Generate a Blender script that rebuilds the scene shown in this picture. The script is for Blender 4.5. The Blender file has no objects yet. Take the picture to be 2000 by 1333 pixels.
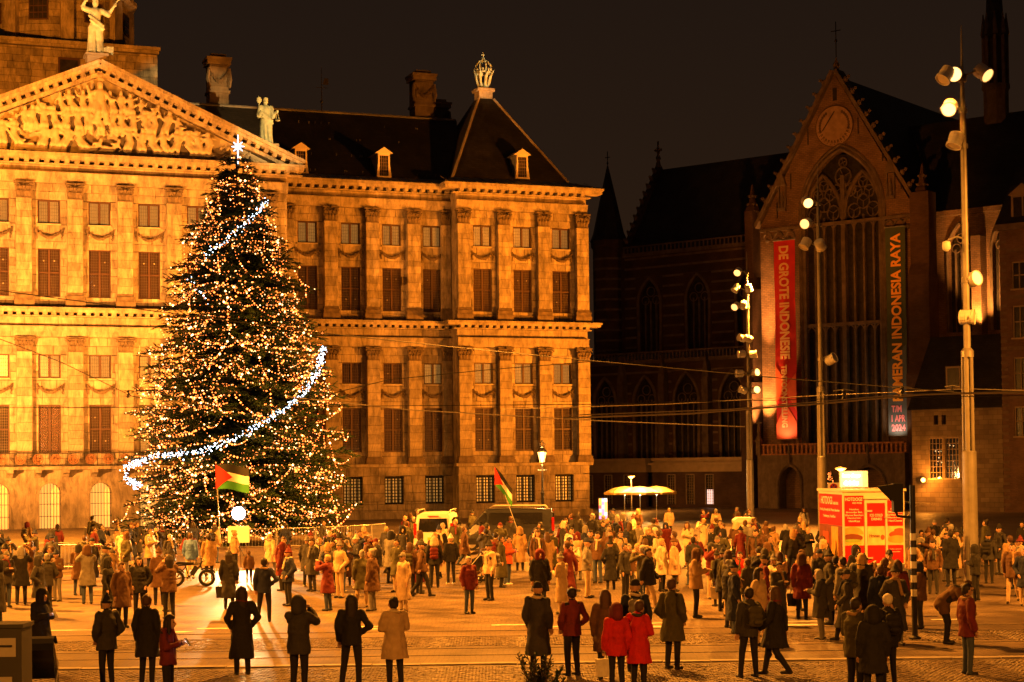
import bpy, bmesh, math, random
from mathutils import Vector, Matrix, Quaternion
from mathutils.geometry import tessellate_polygon
R = math.radians
random.seed(7)
S = bpy.context.scene
COL = S.collection

# ------------------------------------------------------------------ camera
F, CX, ZC = 3400.0, 1000.0, 4.05
PITCH, ROLL = R(1.6), R(0.65)
CYP = 915 - F * math.tan(PITCH)
cd = bpy.data.cameras.new('camera')
cam = bpy.data.objects.new('camera', cd)
COL.objects.link(cam)
cd.sensor_width = 36
cd.lens = 36 * F / 2000
cd.shift_y = (CYP - 666.5) / 2000
cd.clip_start = 0.5
cd.clip_end = 3000
_f = Vector((0, math.cos(PITCH), math.sin(PITCH)))
_r0 = Vector((1, 0, 0))
_u0 = Vector((0, -math.sin(PITCH), math.cos(PITCH)))
_r = _r0 * math.cos(ROLL) - _u0 * math.sin(ROLL)
_u = _u0 * math.cos(ROLL) + _r0 * math.sin(ROLL)
cam.matrix_world = Matrix(((_r.x, _u.x, -_f.x, 0), (_r.y, _u.y, -_f.y, 0), (_r.z, _u.z, -_f.z, ZC), (0, 0, 0, 1)))
S.camera = cam


def ray(px, py):
    return _f + _r * ((px - CX) / F) - _u * ((py - CYP) / F)


def at(px, py, Y):
    d = ray(px, py)
    return Vector((0, 0, ZC)) + d * (Y / d.y)


def gnd(px, py, z=0.0):
    d = ray(px, py)
    return Vector((0, 0, ZC)) + d * ((z - ZC) / d.z)


# ------------------------------------------------------------------ world: a dark, light-polluted night sky
W = bpy.data.worlds.new('World')
S.world = W
W.use_nodes = True
wn = W.node_tree.nodes
wl = W.node_tree.links
bg = wn['Background']
tc = wn.new('ShaderNodeTexCoord')
sx = wn.new('ShaderNodeSeparateXYZ')
cr = wn.new('ShaderNodeValToRGB')
wl.new(tc.outputs['Generated'], sx.inputs[0])
wl.new(sx.outputs['Z'], cr.inputs[0])
cr.color_ramp.elements[0].position = 0.0
cr.color_ramp.elements[0].color = (0.027, 0.0125, 0.0052, 1)
cr.color_ramp.elements[1].position = 0.3
cr.color_ramp.elements[1].color = (0.0135, 0.0078, 0.0052, 1)
wl.new(cr.outputs[0], bg.inputs['Color'])
bg.inputs['Strength'].default_value = 1.0

S.view_settings.view_transform = 'Standard'
S.view_settings.look = 'None'
S.view_settings.exposure = 0.0
S.view_settings.gamma = 1.0
S.view_settings.use_curve_mapping = False
cy = S.cycles
cy.use_denoising = True
try:
    cy.denoiser = 'OPENIMAGEDENOISE'
except Exception:
    pass
cy.max_bounces = 5
cy.diffuse_bounces = 3
cy.glossy_bounces = 2
cy.transmission_bounces = 3
cy.transparent_max_bounces = 12
cy.caustics_reflective = False
cy.caustics_refractive = False
cy.sample_clamp_indirect = 3.0
cy.use_light_tree = True

# palace and church frames (origin on the ground, yaw)
P_O = at(1150, 915, 147.5); P_O.z = 0
P_A = R(20.5)
C_O = at(1630, 915, 162); C_O.z = 0
C_A = R(-38)
PM = Matrix.Translation(P_O) @ Matrix.Rotation(P_A, 4, 'Z')
CM = Matrix.Translation(C_O) @ Matrix.Rotation(C_A, 4, 'Z')


def spot(name, loc, tgt, watts, col, cone=60, blend=0.6, size=0.25, parent=None):
    l = bpy.data.lights.new(name, 'SPOT')
    l.energy = watts
    l.color = col
    l.spot_size = R(cone)
    l.spot_blend = blend
    l.shadow_soft_size = size
    o = bpy.data.objects.new(name, l)
    COL.objects.link(o)
    loc = Vector(loc); tgt = Vector(tgt)
    o.location = loc
    o.rotation_euler = (tgt - loc).to_track_quat('-Z', 'Y').to_euler()
    return o


def point(name, loc, watts, col, size=0.1):
    l = bpy.data.lights.new(name, 'POINT')
    l.energy = watts
    l.color = col
    l.shadow_soft_size = size
    o = bpy.data.objects.new(name, l)
    COL.objects.link(o)
    o.location = loc
    return o


SOD = (1.0, 0.265, 0.012)      # sodium floodlight
SOD2 = (1.0, 0.30, 0.025)
SOD3 = (1.0, 0.325, 0.042)
# floodlights of the palace front: low fixtures standing on the square before the facade
def pl(s, y, z):
    return PM @ Vector((s, y, z))
FLOODS = [
    # s, y, z of fixture ; target s, y, z ; watts ; cone ; colour
    (-63, -27, 3.5, -48, -4, 16, 265000, 74, SOD3),
    (-46, -42, 3.5, -44, -4, 18, 85000, 54, SOD3),
    (-20, -27, 3.5, -38, -4, 19, 150000, 56, SOD2),
    (6, -30, 3.5, -19, 1.5, 19, 62000, 56, SOD),
    (19, -22, 3.5, -4, 0, 20, 195000, 80, SOD),
]
for (a, b, c, d, e, g, w, cone, colr) in FLOODS:
    spot('palace_floodlight_beam', pl(a, b, c), pl(d, e, g), w, colr, cone, 1.0, 0.35)
# long throws from the masts: roofs, chimneys, drum and statues
spot('statue_floodlight_beam', (-32, 82, 17), pl(-41.1, -3, 37.6), 90000, (1.0, 0.62, 0.24), 7, 0.5, 0.2)
spot('statue_floodlight_beam', (11.5, 84, 16), pl(-28.2, -3, 30.8), 240000, (1.0, 0.56, 0.16), 7, 0.5, 0.2)
spot('crown_floodlight_beam', (17.4, 118, 16), pl(-6.6, 7, 38.8), 70000, (1.0, 0.66, 0.26), 6, 0.5, 0.2)
spot('roof_floodlight_beam', (-46, 75, 17), pl(-42, 14, 41), 260000, SOD, 26, 0.8, 0.3)
spot('roof_floodlight_beam', (17.4, 118, 17), pl(-14, 6, 34), 40000, SOD, 46, 0.8, 0.3)
# mast floodlights and added unseen fills: wide orange wash over the square
GRD = (1.0, 0.315, 0.026)
for (p, t, w, cone) in [
    ((14.6, 57.5, 17.0), (3, 60, 0), 100000, 120),
    ((11.5, 84, 17.0), (-2, 84, 0), 115000, 120),
    ((17.4, 118, 17.0), (6, 108, 0), 70000, 110),
    ((-26, 62, 17.0), (-12, 62, 0), 115000, 120),
    ((-34, 100, 17.0), (-24, 104, 0), 95000, 120),
    ((24, 40, 17.0), (12, 60, 1), 60000, 60),
    ((-20, 38, 17.0), (-6, 60, 1), 42000, 62),
    ((0, 52, 18.0), (0, 42, 0), 52000, 110),
    ((-14, -6, 16.0), (-3, 34, 1), 19000, 50),  # added fill behind the camera to lift the near figures, no mast there
    ((20, -4, 16.0), (8, 34, 1), 19000, 50),  # its partner on the other side, likewise an added fill without a mast
]:
    spot('mast_and_fill_beam', p, t, w * 1.3, GRD, cone, 0.8, 0.3)
# floods grazing the church front and its choir bay
def ch(s, y, z):
    return CM @ Vector((s, y, z))
spot('gable_floodlight_beam', (17.4, 118, 12.0), ch(1, 0, 29), 42000, SOD, 34, 0.9, 0.3)
spot('house_floodlight_beam', (15.2, 57.5, 16.5), ch(23, -9.4, 14), 60000, SOD, 20, 0.9, 0.3)
spot('wall_uplight_beam', ch(-6.9, -1.5, 6.3), ch(-6.9, 0.0, 17), 34000, (1.0, 0.36, 0.07), 50, 0.7, 0.1)
spot('wall_uplight_beam', ch(-6.6, -4.2, 6.3), ch(-6.75, 0.0, 19), 90000, (1.0, 0.36, 0.07), 13, 0.8, 0.1)
spot('banner_uplight_beam', ch(-4.4, -2.3, 6.4), ch(-4.4, -0.95, 9.5), 480, (1.0, 0.5, 0.22), 130, 0.8, 0.1)
spot('banner_uplight_beam', ch(6.9, -2.3, 6.4), ch(6.9, -0.95, 9.5), 330, (1.0, 0.6, 0.3), 130, 0.7, 0.1)
spot('choir_uplight_beam', ch(13.9, 1.0, 15.6), ch(13.3, 4.2, 22), 14000, (1.0, 0.36, 0.06), 70, 0.8, 0.1)

# ------------------------------------------------------------------ mesh builder
class MB:
    def __init__(s):
        s.v = []; s.f = []; s.m = []; s.t = []

    def add(s, vs, fs, m=0, t=0.5):
        n = len(s.v)
        s.v += [tuple(p) for p in vs]
        for f in fs:
            s.f.append(tuple(i + n for i in f)); s.m.append(m); s.t.append(t)

    def box(s, x0, x1, y0, y1, z0, z1, m=0, t=0.5, M=None):
        vs = [Vector(p) for p in ((x0, y0, z0), (x1, y0, z0), (x1, y1, z0), (x0, y1, z0), (x0, y0, z1), (x1, y0, z1), (x1, y1, z1), (x0, y1, z1))]
        if M is not None:
            vs = [M @ p for p in vs]
        s.add(vs, [(0, 3, 2, 1), (4, 5, 6, 7), (0, 1, 5, 4), (1, 2, 6, 5), (2, 3, 7, 6), (3, 0, 4, 7)], m, t)

    def block(s, x0, x1, z0, z1, y, d=0.4, c=0.02, m=0, t=0.5):
        """ashlar block: chamfered front at y, no back"""
        vs = [(x0 + c, y, z0 + c), (x1 - c, y, z0 + c), (x1 - c, y, z1 - c), (x0 + c, y, z1 - c),
              (x0, y + c, z0), (x1, y + c, z0), (x1, y + c, z1), (x0, y + c, z1),
              (x0, y + d, z0), (x1, y + d, z0), (x1, y + d, z1), (x0, y + d, z1)]
        fs = [(0, 1, 2, 3)]
        for i in range(4):
            j = (i + 1) % 4
            fs += [(4 + i, 4 + j, j, i), (8 + i, 8 + j, 4 + j, 4 + i)]
        s.add(vs, fs, m, t)

    def prism(s, pts, y0, y1, m=0, t=0.5, M=None, holes=()):
        """polygon in the x,z plane (counter-clockwise seen from -y) extruded from y0 to y1, with holes"""
        loops = [list(pts)] + [list(h) for h in holes]
        flat = [p for l in loops for p in l]
        tr = tessellate_polygon([[Vector((p[0], p[1], 0)) for p in l] for l in loops])
        n = len(flat)
        vs = [Vector((p[0], y0, p[1])) for p in flat] + [Vector((p[0], y1, p[1])) for p in flat]
        if M is not None:
            vs = [M @ p for p in vs]
        fs = []
        for a, b, c in tr:
            A, B, C_ = flat[a], flat[b], flat[c]
            cr_ = (B[0] - A[0]) * (C_[1] - A[1]) - (B[1] - A[1]) * (C_[0] - A[0])
            if cr_ < 0:
                b, c = c, b
            fs.append((a, b, c)); fs.append((a + n, c + n, b + n))
        k = 0
        for li, l in enumerate(loops):
            area = sum(l[i][0] * l[(i + 1) % len(l)][1] - l[(i + 1) % len(l)][0] * l[i][1] for i in range(len(l)))
            fl = (area > 0) == (li == 0)
            for i in range(len(l)):
                j = (i + 1) % len(l)
                q = (k + j, k + i, k + i + n, k + j + n)
                fs.append(q if fl else q[::-1])
            k += len(l)
        s.add(vs, fs, m, t)

    def tube(s, pts, r, n=6, m=0, t=0.5, caps=True):
        pts = [Vector(p) for p in pts]
        rs = r if isinstance(r, (list, tuple)) else [r] * len(pts)
        vs = []; fs = []
        up = None
        for i, p in enumerate(pts):
            d = (pts[min(i + 1, len(pts) - 1)] - pts[max(i - 1, 0)])
            d = d.normalized() if d.length > 1e-9 else Vector((0, 0, 1))
            if up is None:
                up = Vector((0, 0, 1)) if abs(d.z) < 0.9 else Vector((1, 0, 0))
            a = d.cross(up)
            if a.length < 1e-6:
                a = d.cross(Vector((0, 1, 0.3)))
            a.normalize()
            b = a.cross(d).normalized()
            up = b
            for k in range(n):
                an = 2 * math.pi * k / n
                vs.append(p + (a * math.cos(an) + b * math.sin(an)) * rs[i])
        for i in range(len(pts) - 1):
            for k in range(n):
                k2 = (k + 1) % n
                fs.append((i * n + k, i * n + k2, (i + 1) * n + k2, (i + 1) * n + k))
        if caps:
            fs.append(tuple(range(n))[::-1]); fs.append(tuple((len(pts) - 1) * n + k for k in range(n)))
        s.add(vs, fs, m, t)

    def lathe(s, prof, n=16, c=(0, 0, 0), m=0, t=0.5, sx=1, sy=1, M=None, ph=0.0):
        vs = []; fs = []
        for r, z in prof:
            for k in range(n):
                an = 2 * math.pi * k / n + ph
                p = Vector((c[0] + r * sx * math.cos(an), c[1] + r * sy * math.sin(an), c[2] + z))
                vs.append(M @ p if M is not None else p)
        for i in range(len(prof) - 1):
            for k in range(n):
                k2 = (k + 1) % n
                fs.append((i * n + k, i * n + k2, (i + 1) * n + k2, (i + 1) * n + k))
        fs.append(tuple(range(n))[::-1]); fs.append(tuple((len(prof) - 1) * n + k for k in range(n)))
        s.add(vs, fs, m, t)

    def ball(s, c, r, n=8, k=5, m=0, t=0.5, M=None):
        rx, ry, rz = r if isinstance(r, (list, tuple)) else (r, r, r)
        vs = []; fs = []
        c = Vector(c)
        for i in range(k + 1):
            th = math.pi * i / k
            for j in range(n):
                an = 2 * math.pi * j / n
                q = Vector((rx * math.sin(th) * math.cos(an), ry * math.sin(th) * math.sin(an), -rz * math.cos(th)))
                vs.append(c + (M @ q if M is not None else q))
        for i in range(k):
            for j in range(n):
                j2 = (j + 1) % n
                if i == 0:
                    fs.append((j, n + j2, n + j))
                elif i == k - 1:
                    fs.append((i * n + j, i * n + j2, (i + 1) * n + j))
                else:
                    fs.append((i * n + j, i * n + j2, (i + 1) * n + j2, (i + 1) * n + j))
        s.add(vs, fs, m, t)

    def mesh(s, name, mats=(), smooth=False):
        me = bpy.data.meshes.new(name)
        me.from_pydata(s.v, [], s.f)
        for mm in mats:
            me.materials.append(mm)
        if len(mats) > 1:
            me.polygons.foreach_set('material_index', s.m)
        at_ = me.attributes.new('tone', 'FLOAT', 'FACE')
        at_.data.foreach_set('value', s.t)
        if smooth:
            me.polygons.foreach_set('use_smooth', [True] * len(s.f))
        me.update()
        return me

    def build(s, name, mats, parent=None, smooth=False, loc=None, rz=0.0):
        if not isinstance(mats, (list, tuple)):
            mats = [mats]
        return link(name, s.mesh(name, mats, smooth), parent, loc, rz)


def link(name, me, parent=None, loc=None, rz=0.0):
    o = bpy.data.objects.new(name, me)
    COL.objects.link(o)
    if parent is not None:
        o.parent = parent
    if loc is not None:
        o.location = loc
    if rz:
        o.rotation_euler = (0, 0, rz)
    return o


def tag(o, label=None, cat=None, group=None, kind=None):
    if label: o['label'] = label
    if cat: o['category'] = cat
    if group: o['group'] = group
    if kind: o['kind'] = kind
    return o


def thing(name, label, cat, loc=(0, 0, 0), rz=0.0, group=None, M=None):
    o = bpy.data.objects.new(name, None)
    o.empty_display_size = 0.3
    COL.objects.link(o)
    if M is not None:
        o.matrix_world = M
    else:
        o.location = loc
        o.rotation_euler = (0, 0, rz)
    return tag(o, label, cat, group)


# ------------------------------------------------------------------ materials
MATS = {}


def newmat(name):
    m = bpy.data.materials.new(name)
    m.use_nodes = True
    MATS[name] = m
    nt = m.node_tree
    return m, nt.nodes, nt.links, nt.nodes['Principled BSDF']


def mat(name, col, rough=0.7, metal=0.0, var=0.25, scale=1.5, bump=0.0, bscale=20, tone=False, streak=0.0, rand=0.0, spec=0.4):
    """plain procedural: colour broken up by two noises, optional per-face tone, optional vertical weathering, bump"""
    m, N, L, B = newmat(name)
    B.inputs['Roughness'].default_value = rough
    B.inputs['Metallic'].default_value = metal
    B.inputs['Specular IOR Level'].default_value = spec
    tcn = N.new('ShaderNodeTexCoord')
    n1 = N.new('ShaderNodeTexNoise'); n1.inputs['Scale'].default_value = scale; n1.inputs['Detail'].default_value = 6
    L.new(tcn.outputs['Object'], n1.inputs['Vector'])
    mr = N.new('ShaderNodeMapRange')
    mr.inputs['From Min'].default_value = 0.3; mr.inputs['From Max'].default_value = 0.7
    mr.inputs['To Min'].default_value = 1 - var; mr.inputs['To Max'].default_value = 1 + var
    L.new(n1.outputs['Fac'], mr.inputs['Value'])
    fac = mr.outputs[0]

    def mul(a, b):
        q = N.new('ShaderNodeMath'); q.operation = 'MULTIPLY'
        L.new(a, q.inputs[0])
        if isinstance(b, float):
            q.inputs[1].default_value = b
        else:
            L.new(b, q.inputs[1])
        return q.outputs[0]
    if tone:
        a = N.new('ShaderNodeAttribute'); a.attribute_name = 'tone'
        r2 = N.new('ShaderNodeMapRange')
        r2.inputs['To Min'].default_value = 0.62; r2.inputs['To Max'].default_value = 1.16
        L.new(a.outputs['Fac'], r2.inputs['Value'])
        fac = mul(fac, r2.outputs[0])
    if streak:
        mp = N.new('ShaderNodeMapping'); mp.inputs['Scale'].default_value = (1.6, 1.6, 0.45)
        L.new(tcn.outputs['Object'], mp.inputs['Vector'])
        n2 = N.new('ShaderNodeTexNoise'); n2.inputs['Scale'].default_value = 1.25; n2.inputs['Detail'].default_value = 12; n2.inputs['Roughness'].default_value = 0.78; n2.inputs['Distortion'].default_value = 0.6
        L.new(mp.outputs[0], n2.inputs['Vector'])
        r3 = N.new('ShaderNodeMapRange')
        r3.inputs['From Min'].default_value = 0.35; r3.inputs['From Max'].default_value = 0.6
        r3.inputs['To Min'].default_value = 1 - streak; r3.inputs['To Max'].default_value = 1.0
        L.new(n2.outputs['Fac'], r3.inputs['Value'])
        fac = mul(fac, r3.outputs[0])
    if rand:
        oi = N.new('ShaderNodeObjectInfo')
        r4 = N.new('ShaderNodeMapRange')
        r4.inputs['To Min'].default_value = 1 - rand; r4.inputs['To Max'].default_value = 1 + rand
        L.new(oi.outputs['Random'], r4.inputs['Value'])
        fac = mul(fac, r4.outputs[0])
    vm = N.new('ShaderNodeVectorMath'); vm.operation = 'SCALE'
    vm.inputs[0].default_value = col
    L.new(fac, vm.inputs['Scale'])
    L.new(vm.outputs[0], B.inputs['Base Color'])
    if bump:
        n3 = N.new('ShaderNodeTexNoise'); n3.inputs['Scale'].default_value = bscale; n3.inputs['Detail'].default_value = 5
        L.new(tcn.outputs['Object'], n3.inputs['Vector'])
        bp = N.new('ShaderNodeBump'); bp.inputs['Strength'].default_value = bump; bp.inputs['Distance'].default_value = 0.05
        L.new(n3.outputs['Fac'], bp.inputs['Height'])
        L.new(bp.outputs[0], B.inputs['Normal'])
    return m


def brickmat(name, c1, c2, mortar, bw, bh, rough=0.85, bump=0.4, var=0.3, horiz=False, msize=0.015):
    m, N, L, B = newmat(name)
    B.inputs['Roughness'].default_value = rough
    B.inputs['Specular IOR Level'].default_value = 0.3
    tcn = N.new('ShaderNodeTexCoord')
    se = N.new('ShaderNodeSeparateXYZ'); L.new(tcn.outputs['Object'], se.inputs[0])
    co = N.new('ShaderNodeCombineXYZ')
    if horiz:
        L.new(se.outputs['X'], co.inputs['X']); L.new(se.outputs['Y'], co.inputs['Y'])
    else:
        ad = N.new('ShaderNodeMath'); L.new(se.outputs['X'], ad.inputs[0]); L.new(se.outputs['Y'], ad.inputs[1])
        L.new(ad.outputs[0], co.inputs['X']); L.new(se.outputs['Z'], co.inputs['Y'])
    bt = N.new('ShaderNodeTexBrick')
    bt.inputs['Scale'].default_value = 1.0
    bt.inputs['Color1'].default_value = (*c1, 1); bt.inputs['Color2'].default_value = (*c2, 1); bt.inputs['Mortar'].default_value = (*mortar, 1)
    bt.inputs['Brick Width'].default_value = bw; bt.inputs['Row Height'].default_value = bh
    bt.inputs['Mortar Size'].default_value = msize
    L.new(co.outputs[0], bt.inputs['Vector'])
    n1 = N.new('ShaderNodeTexNoise'); n1.inputs['Scale'].default_value = 0.7; n1.inputs['Detail'].default_value = 7
    L.new(tcn.outputs['Object'], n1.inputs['Vector'])
    mr = N.new('ShaderNodeMapRange')
    mr.inputs['From Min'].default_value = 0.3; mr.inputs['From Max'].default_value = 0.7
    mr.inputs['To Min'].default_value = 1 - var; mr.inputs['To Max'].default_value = 1 + var
    L.new(n1.outputs['Fac'], mr.inputs['Value'])
    n2 = N.new('ShaderNodeTexNoise'); n2.inputs['Scale'].default_value = 0.11; n2.inputs['Detail'].default_value = 4
    L.new(tcn.outputs['Object'], n2.inputs['Vector'])
    m2 = N.new('ShaderNodeMapRange'); m2.inputs['From Min'].default_value = 0.35; m2.inputs['From Max'].default_value = 0.65
    m2.inputs['To Min'].default_value = 1 - var * .8; m2.inputs['To Max'].default_value = 1 + var * .5
    L.new(n2.outputs['Fac'], m2.inputs['Value'])
    mq = N.new('ShaderNodeMath'); mq.operation = 'MULTIPLY'; L.new(mr.outputs[0], mq.inputs[0]); L.new(m2.outputs[0], mq.inputs[1])
    if horiz:
        # uneven laying: the courses wander a little
        nd = N.new('ShaderNodeTexNoise'); nd.inputs['Scale'].default_value = 0.9
        L.new(tcn.outputs['Object'], nd.inputs['Vector'])
        sc = N.new('ShaderNodeVectorMath'); sc.operation = 'SCALE'; sc.inputs['Scale'].default_value = 0.22
        L.new(nd.outputs['Color'], sc.inputs[0])
        av = N.new('ShaderNodeVectorMath'); av.operation = 'ADD'
        L.new(co.outputs[0], av.inputs[0]); L.new(sc.outputs[0], av.inputs[1]); L.new(av.outputs[0], bt.inputs['Vector'])
        rr_ = N.new('ShaderNodeMapRange'); rr_.inputs['To Min'].default_value = rough - .25; rr_.inputs['To Max'].default_value = rough + .15
        L.new(n1.outputs['Fac'], rr_.inputs['Value']); L.new(rr_.outputs[0], B.inputs['Roughness'])
    vm = N.new('ShaderNodeVectorMath'); vm.operation = 'SCALE'
    L.new(bt.outputs['Color'], vm.inputs[0]); L.new(mq.outputs[0], vm.inputs['Scale'])
    L.new(vm.outputs[0], B.inputs['Base Color'])
    iv = N.new('ShaderNodeMath'); iv.operation = 'SUBTRACT'; iv.inputs[0].default_value = 1.0
    L.new(bt.outputs['Fac'], iv.inputs[1])
    bp = N.new('ShaderNodeBump'); bp.inputs['Strength'].default_value = bump; bp.inputs['Distance'].default_value = 0.03
    L.new(iv.outputs[0], bp.inputs['Height']); L.new(bp.outputs[0], B.inputs['Normal'])
    return m


def emat(name, col, strength, sample=True):
    m, N, L, B = newmat(name)
    B.inputs['Base Color'].default_value = (*[min(1, c) for c in col], 1)
    B.inputs['Emission Color'].default_value = (*col, 1)
    B.inputs['Emission Strength'].default_value = strength
    if not sample:
        m.cycles.emission_sampling = 'NONE'
    return m


def glassmat(name, tint=(0.9, 0.92, 0.9), gloss=0.16):
    m, N, L, B = newmat(name)
    N.remove(B)
    out = N['Material Output']
    tr = N.new('ShaderNodeBsdfTransparent'); tr.inputs[0].default_value = (*tint, 1)
    gl = N.new('ShaderNodeBsdfGlossy'); gl.inputs['Roughness'].default_value = 0.06
    mx = N.new('ShaderNodeMixShader')
    fr = N.new('ShaderNodeFresnel'); fr.inputs[0].default_value = 1.5
    mm = N.new('ShaderNodeMath'); mm.inputs[1].default_value = gloss
    L.new(fr.outputs[0], mm.inputs[0]); L.new(mm.outputs[0], mx.inputs[0])
    L.new(tr.outputs[0], mx.inputs[1]); L.new(gl.outputs[0], mx.inputs[2])
    L.new(mx.outputs[0], out.inputs['Surface'])
    return m


stone = mat('sandstone', (0.43, 0.35, 0.255), 0.85, var=0.28, scale=0.9, bump=0.3, bscale=14, tone=True, streak=0.68)
stone_trim = mat('carved_sandstone', (0.40, 0.335, 0.25), 0.85, var=0.2, scale=1.2, bump=0.15, bscale=18, streak=0.35)
stone_dark = mat('weathered_sandstone', (0.23, 0.18, 0.13), 0.9, var=0.3, scale=1.2, bump=0.2, tone=True, streak=0.4)
marble = mat('pediment_marble', (0.36, 0.305, 0.225), 0.7, var=0.12, scale=1.5)
bronze = mat('patinated_bronze', (0.42, 0.46, 0.34), 0.55, var=0.25, scale=3, spec=0.5)
slate = brickmat('roof_slate', (0.036, 0.031, 0.028), (0.024, 0.021, 0.02), (0.012, 0.012, 0.012), 0.36, 0.2, 0.55, 0.5)
lead = mat('roof_lead', (0.2, 0.19, 0.18), 0.6, var=0.25, scale=2)
casing = mat('brown_window_casing', (0.07, 0.034, 0.02), 0.5, var=0.12)
shutter = mat('red_brown_shutter', (0.105, 0.05, 0.03), 0.55, var=0.12, rand=0.15)
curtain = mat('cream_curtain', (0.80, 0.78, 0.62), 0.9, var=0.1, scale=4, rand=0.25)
_B = curtain.node_tree.nodes['Principled BSDF']; _B.inputs['Emission Color'].default_value = (1.0, 0.52, 0.12, 1); _B.inputs['Emission Strength'].default_value = 0.16   # faint glow added to brighten curtains and blinds, no lamps behind
muntin = mat('lead_glazing_bar', (0.20, 0.14, 0.09), 0.5, var=0.1)
iron = mat('wrought_iron', (0.025, 0.022, 0.02), 0.5, metal=0.3, var=0.2)
darkroom = mat('dark_room', (0.02, 0.016, 0.012), 0.9)
glass = glassmat('window_glass', (0.97, 0.97, 0.96), 0.12)
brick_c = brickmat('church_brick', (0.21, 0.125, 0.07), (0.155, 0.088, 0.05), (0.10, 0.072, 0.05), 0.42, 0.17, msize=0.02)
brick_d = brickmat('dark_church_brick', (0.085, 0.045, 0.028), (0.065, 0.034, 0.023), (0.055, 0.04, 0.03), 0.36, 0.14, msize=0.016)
church_stone = mat('grey_church_stone', (0.14, 0.10, 0.072), 0.9, var=0.3, scale=1.5, bump=0.3, streak=0.4)
church_glass = mat('leaded_church_glass', (0.03, 0.026, 0.022), 0.25, var=0.4, scale=3, bump=0.3, bscale=8, spec=0.4)
steel = mat('galvanised_mast_steel', (0.27, 0.25, 0.22), 0.45, metal=0.4, var=0.15, scale=3)
white_metal = mat('white_lamp_housing', (0.7, 0.69, 0.66), 0.4, var=0.06)
black_metal = mat('black_painted_metal', (0.02, 0.02, 0.022), 0.4, var=0.2)
# ------------------------------------------------------------------ ground
paving = brickmat('brown_sett_paving', (0.21, 0.16, 0.112), (0.13, 0.095, 0.068), (0.055, 0.042, 0.03), 0.22, 0.11, 0.6, 0.6, 0.45, True, 0.012)
roadm = brickmat('tramway_clinker_paving', (0.2, 0.15, 0.105), (0.14, 0.10, 0.07), (0.06, 0.05, 0.04), 0.24, 0.08, 0.55, 0.5, 0.35, True, 0.01)
settm = mat('granite_sett', (0.2, 0.155, 0.115), 0.5, var=0.3, scale=4, tone=True, bump=0.2, bscale=30)
railm = mat('polished_rail_steel', (0.30, 0.29, 0.28), 0.25, metal=0.9, var=0.1)
paintm = mat('worn_white_road_paint', (0.62, 0.6, 0.55), 0.7, var=0.3, scale=5)
kerbm = mat('granite_kerb', (0.34, 0.30, 0.26), 0.7, var=0.2, scale=3)

m = MB(); m.add([(-900, -60, 0), (900, -60, 0), (900, 1500, 0), (-900, 1500, 0)], [(0, 1, 2, 3)])
ground = tag(m.build('ground', paving), kind='structure')
YAW = R(0.6)
RM = Matrix.Translation((0, 41.0, 0)) @ Matrix.Rotation(YAW, 4, 'Z')
m = MB(); m.add([RM @ Vector(p) for p in ((-80, -4.6, 0.004), (80, -4.6, 0.004), (80, 4.8, 0.004), (-80, 4.8, 0.004))], [(0, 1, 2, 3)])
road = tag(m.build('tramway', roadm), kind='structure')
for y in (-3.1, -1.66, 1.1, 2.54):
    m = MB()
    m.box(-80, 80, y - 0.035, y + 0.035, 0.004, 0.014, M=RM)
    m.box(-80, 80, y + 0.06, y + 0.085, 0.004, 0.009, M=RM)
    m.build('tram_rail', railm, road)
for x in range(-12, 13):
    m = MB(); m.box(x * 1.9 - 0.55, x * 1.9 + 0.55, 4.0, 4.22, 0.006, 0.009, M=RM)
    if x % 2 == 0: m.build('road_marking', paintm, road)
for (x, y, w) in ((-9.2, 3.1, 0.9), (-4.1, 3.25, 0.6), (0.4, 3.2, 0.55), (3.1, 3.0, 1.0), (6.8, 2.95, 0.9)):
    m = MB(); m.prism([(x, y), (x + w, y), (x + w + 0.25, y + 0.32), (x + 0.25, y + 0.32)], 0.006, 0.009, M=RM @ Matrix(((1, 0, 0, 0), (0, 0, 1, 0), (0, 1, 0, 0), (0, 0, 0, 1))))
    m.build('road_marking', paintm, road)
# kerb stones along the near edge of the tramway, each a piece
for i in range(-14, 15):
    m = MB(); m.box(i * 1.0 + 0.01, i * 1.0 + 0.99, -5.0, -4.75, 0, 0.03 + 0.004 * (i % 3), M=RM)
    m.build('kerb_stone', kerbm, road)
# fan-laid granite setts of the near pavement and the strip between the tracks: real stones, uncountable
m = MB()
rnd = random.Random(3)
def sett_patch(y0, y1, half):
    rad = 0.95
    r_ = 0
    y = y0
    row = 0
    while y < y1:
        nx = int(2 * half / 0.13)
        for i in range(nx):
            x = -half + i * 0.13 + (0.065 if row % 2 else 0)
            ph = ((x / (2 * rad)) % 1.0) * 2 - 1
            yy = y + 0.42 * math.sqrt(max(0, 1 - ph * ph * 0.9))
            if yy > y1 + 0.35: continue
            w = 0.058 + rnd.uniform(-0.006, 0.003); d = 0.048; h = 0.012 + rnd.uniform(0, 0.012)
            a = -ph * 0.75
            ca, sa = math.cos(a), math.sin(a)
            def q(dx, dy, z): return RM @ Vector((x + dx * ca - dy * sa, yy + dx * sa + dy * ca, z))
            vs = [q(-w, -d, 0.0), q(w, -d, 0.0), q(w, d, 0.0), q(-w, d, 0.0), q(-w * .8, -d * .8, h), q(w * .8, -d * .8, h), q(w * .8, d * .8, h), q(-w * .8, d * .8, h)]
            m.add(vs, [(4, 5, 6, 7), (0, 1, 5, 4), (1, 2, 6, 5), (2, 3, 7, 6), (3, 0, 4, 7)], 0, rnd.random())
        y += 0.112
        row += 1
sett_patch(-9.6, -5.6, 11.5)
sett_patch(-1.5, 0.6, 13.5)
cob = tag(m.build('cobblestones', settm, ground), kind='stuff')

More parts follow.
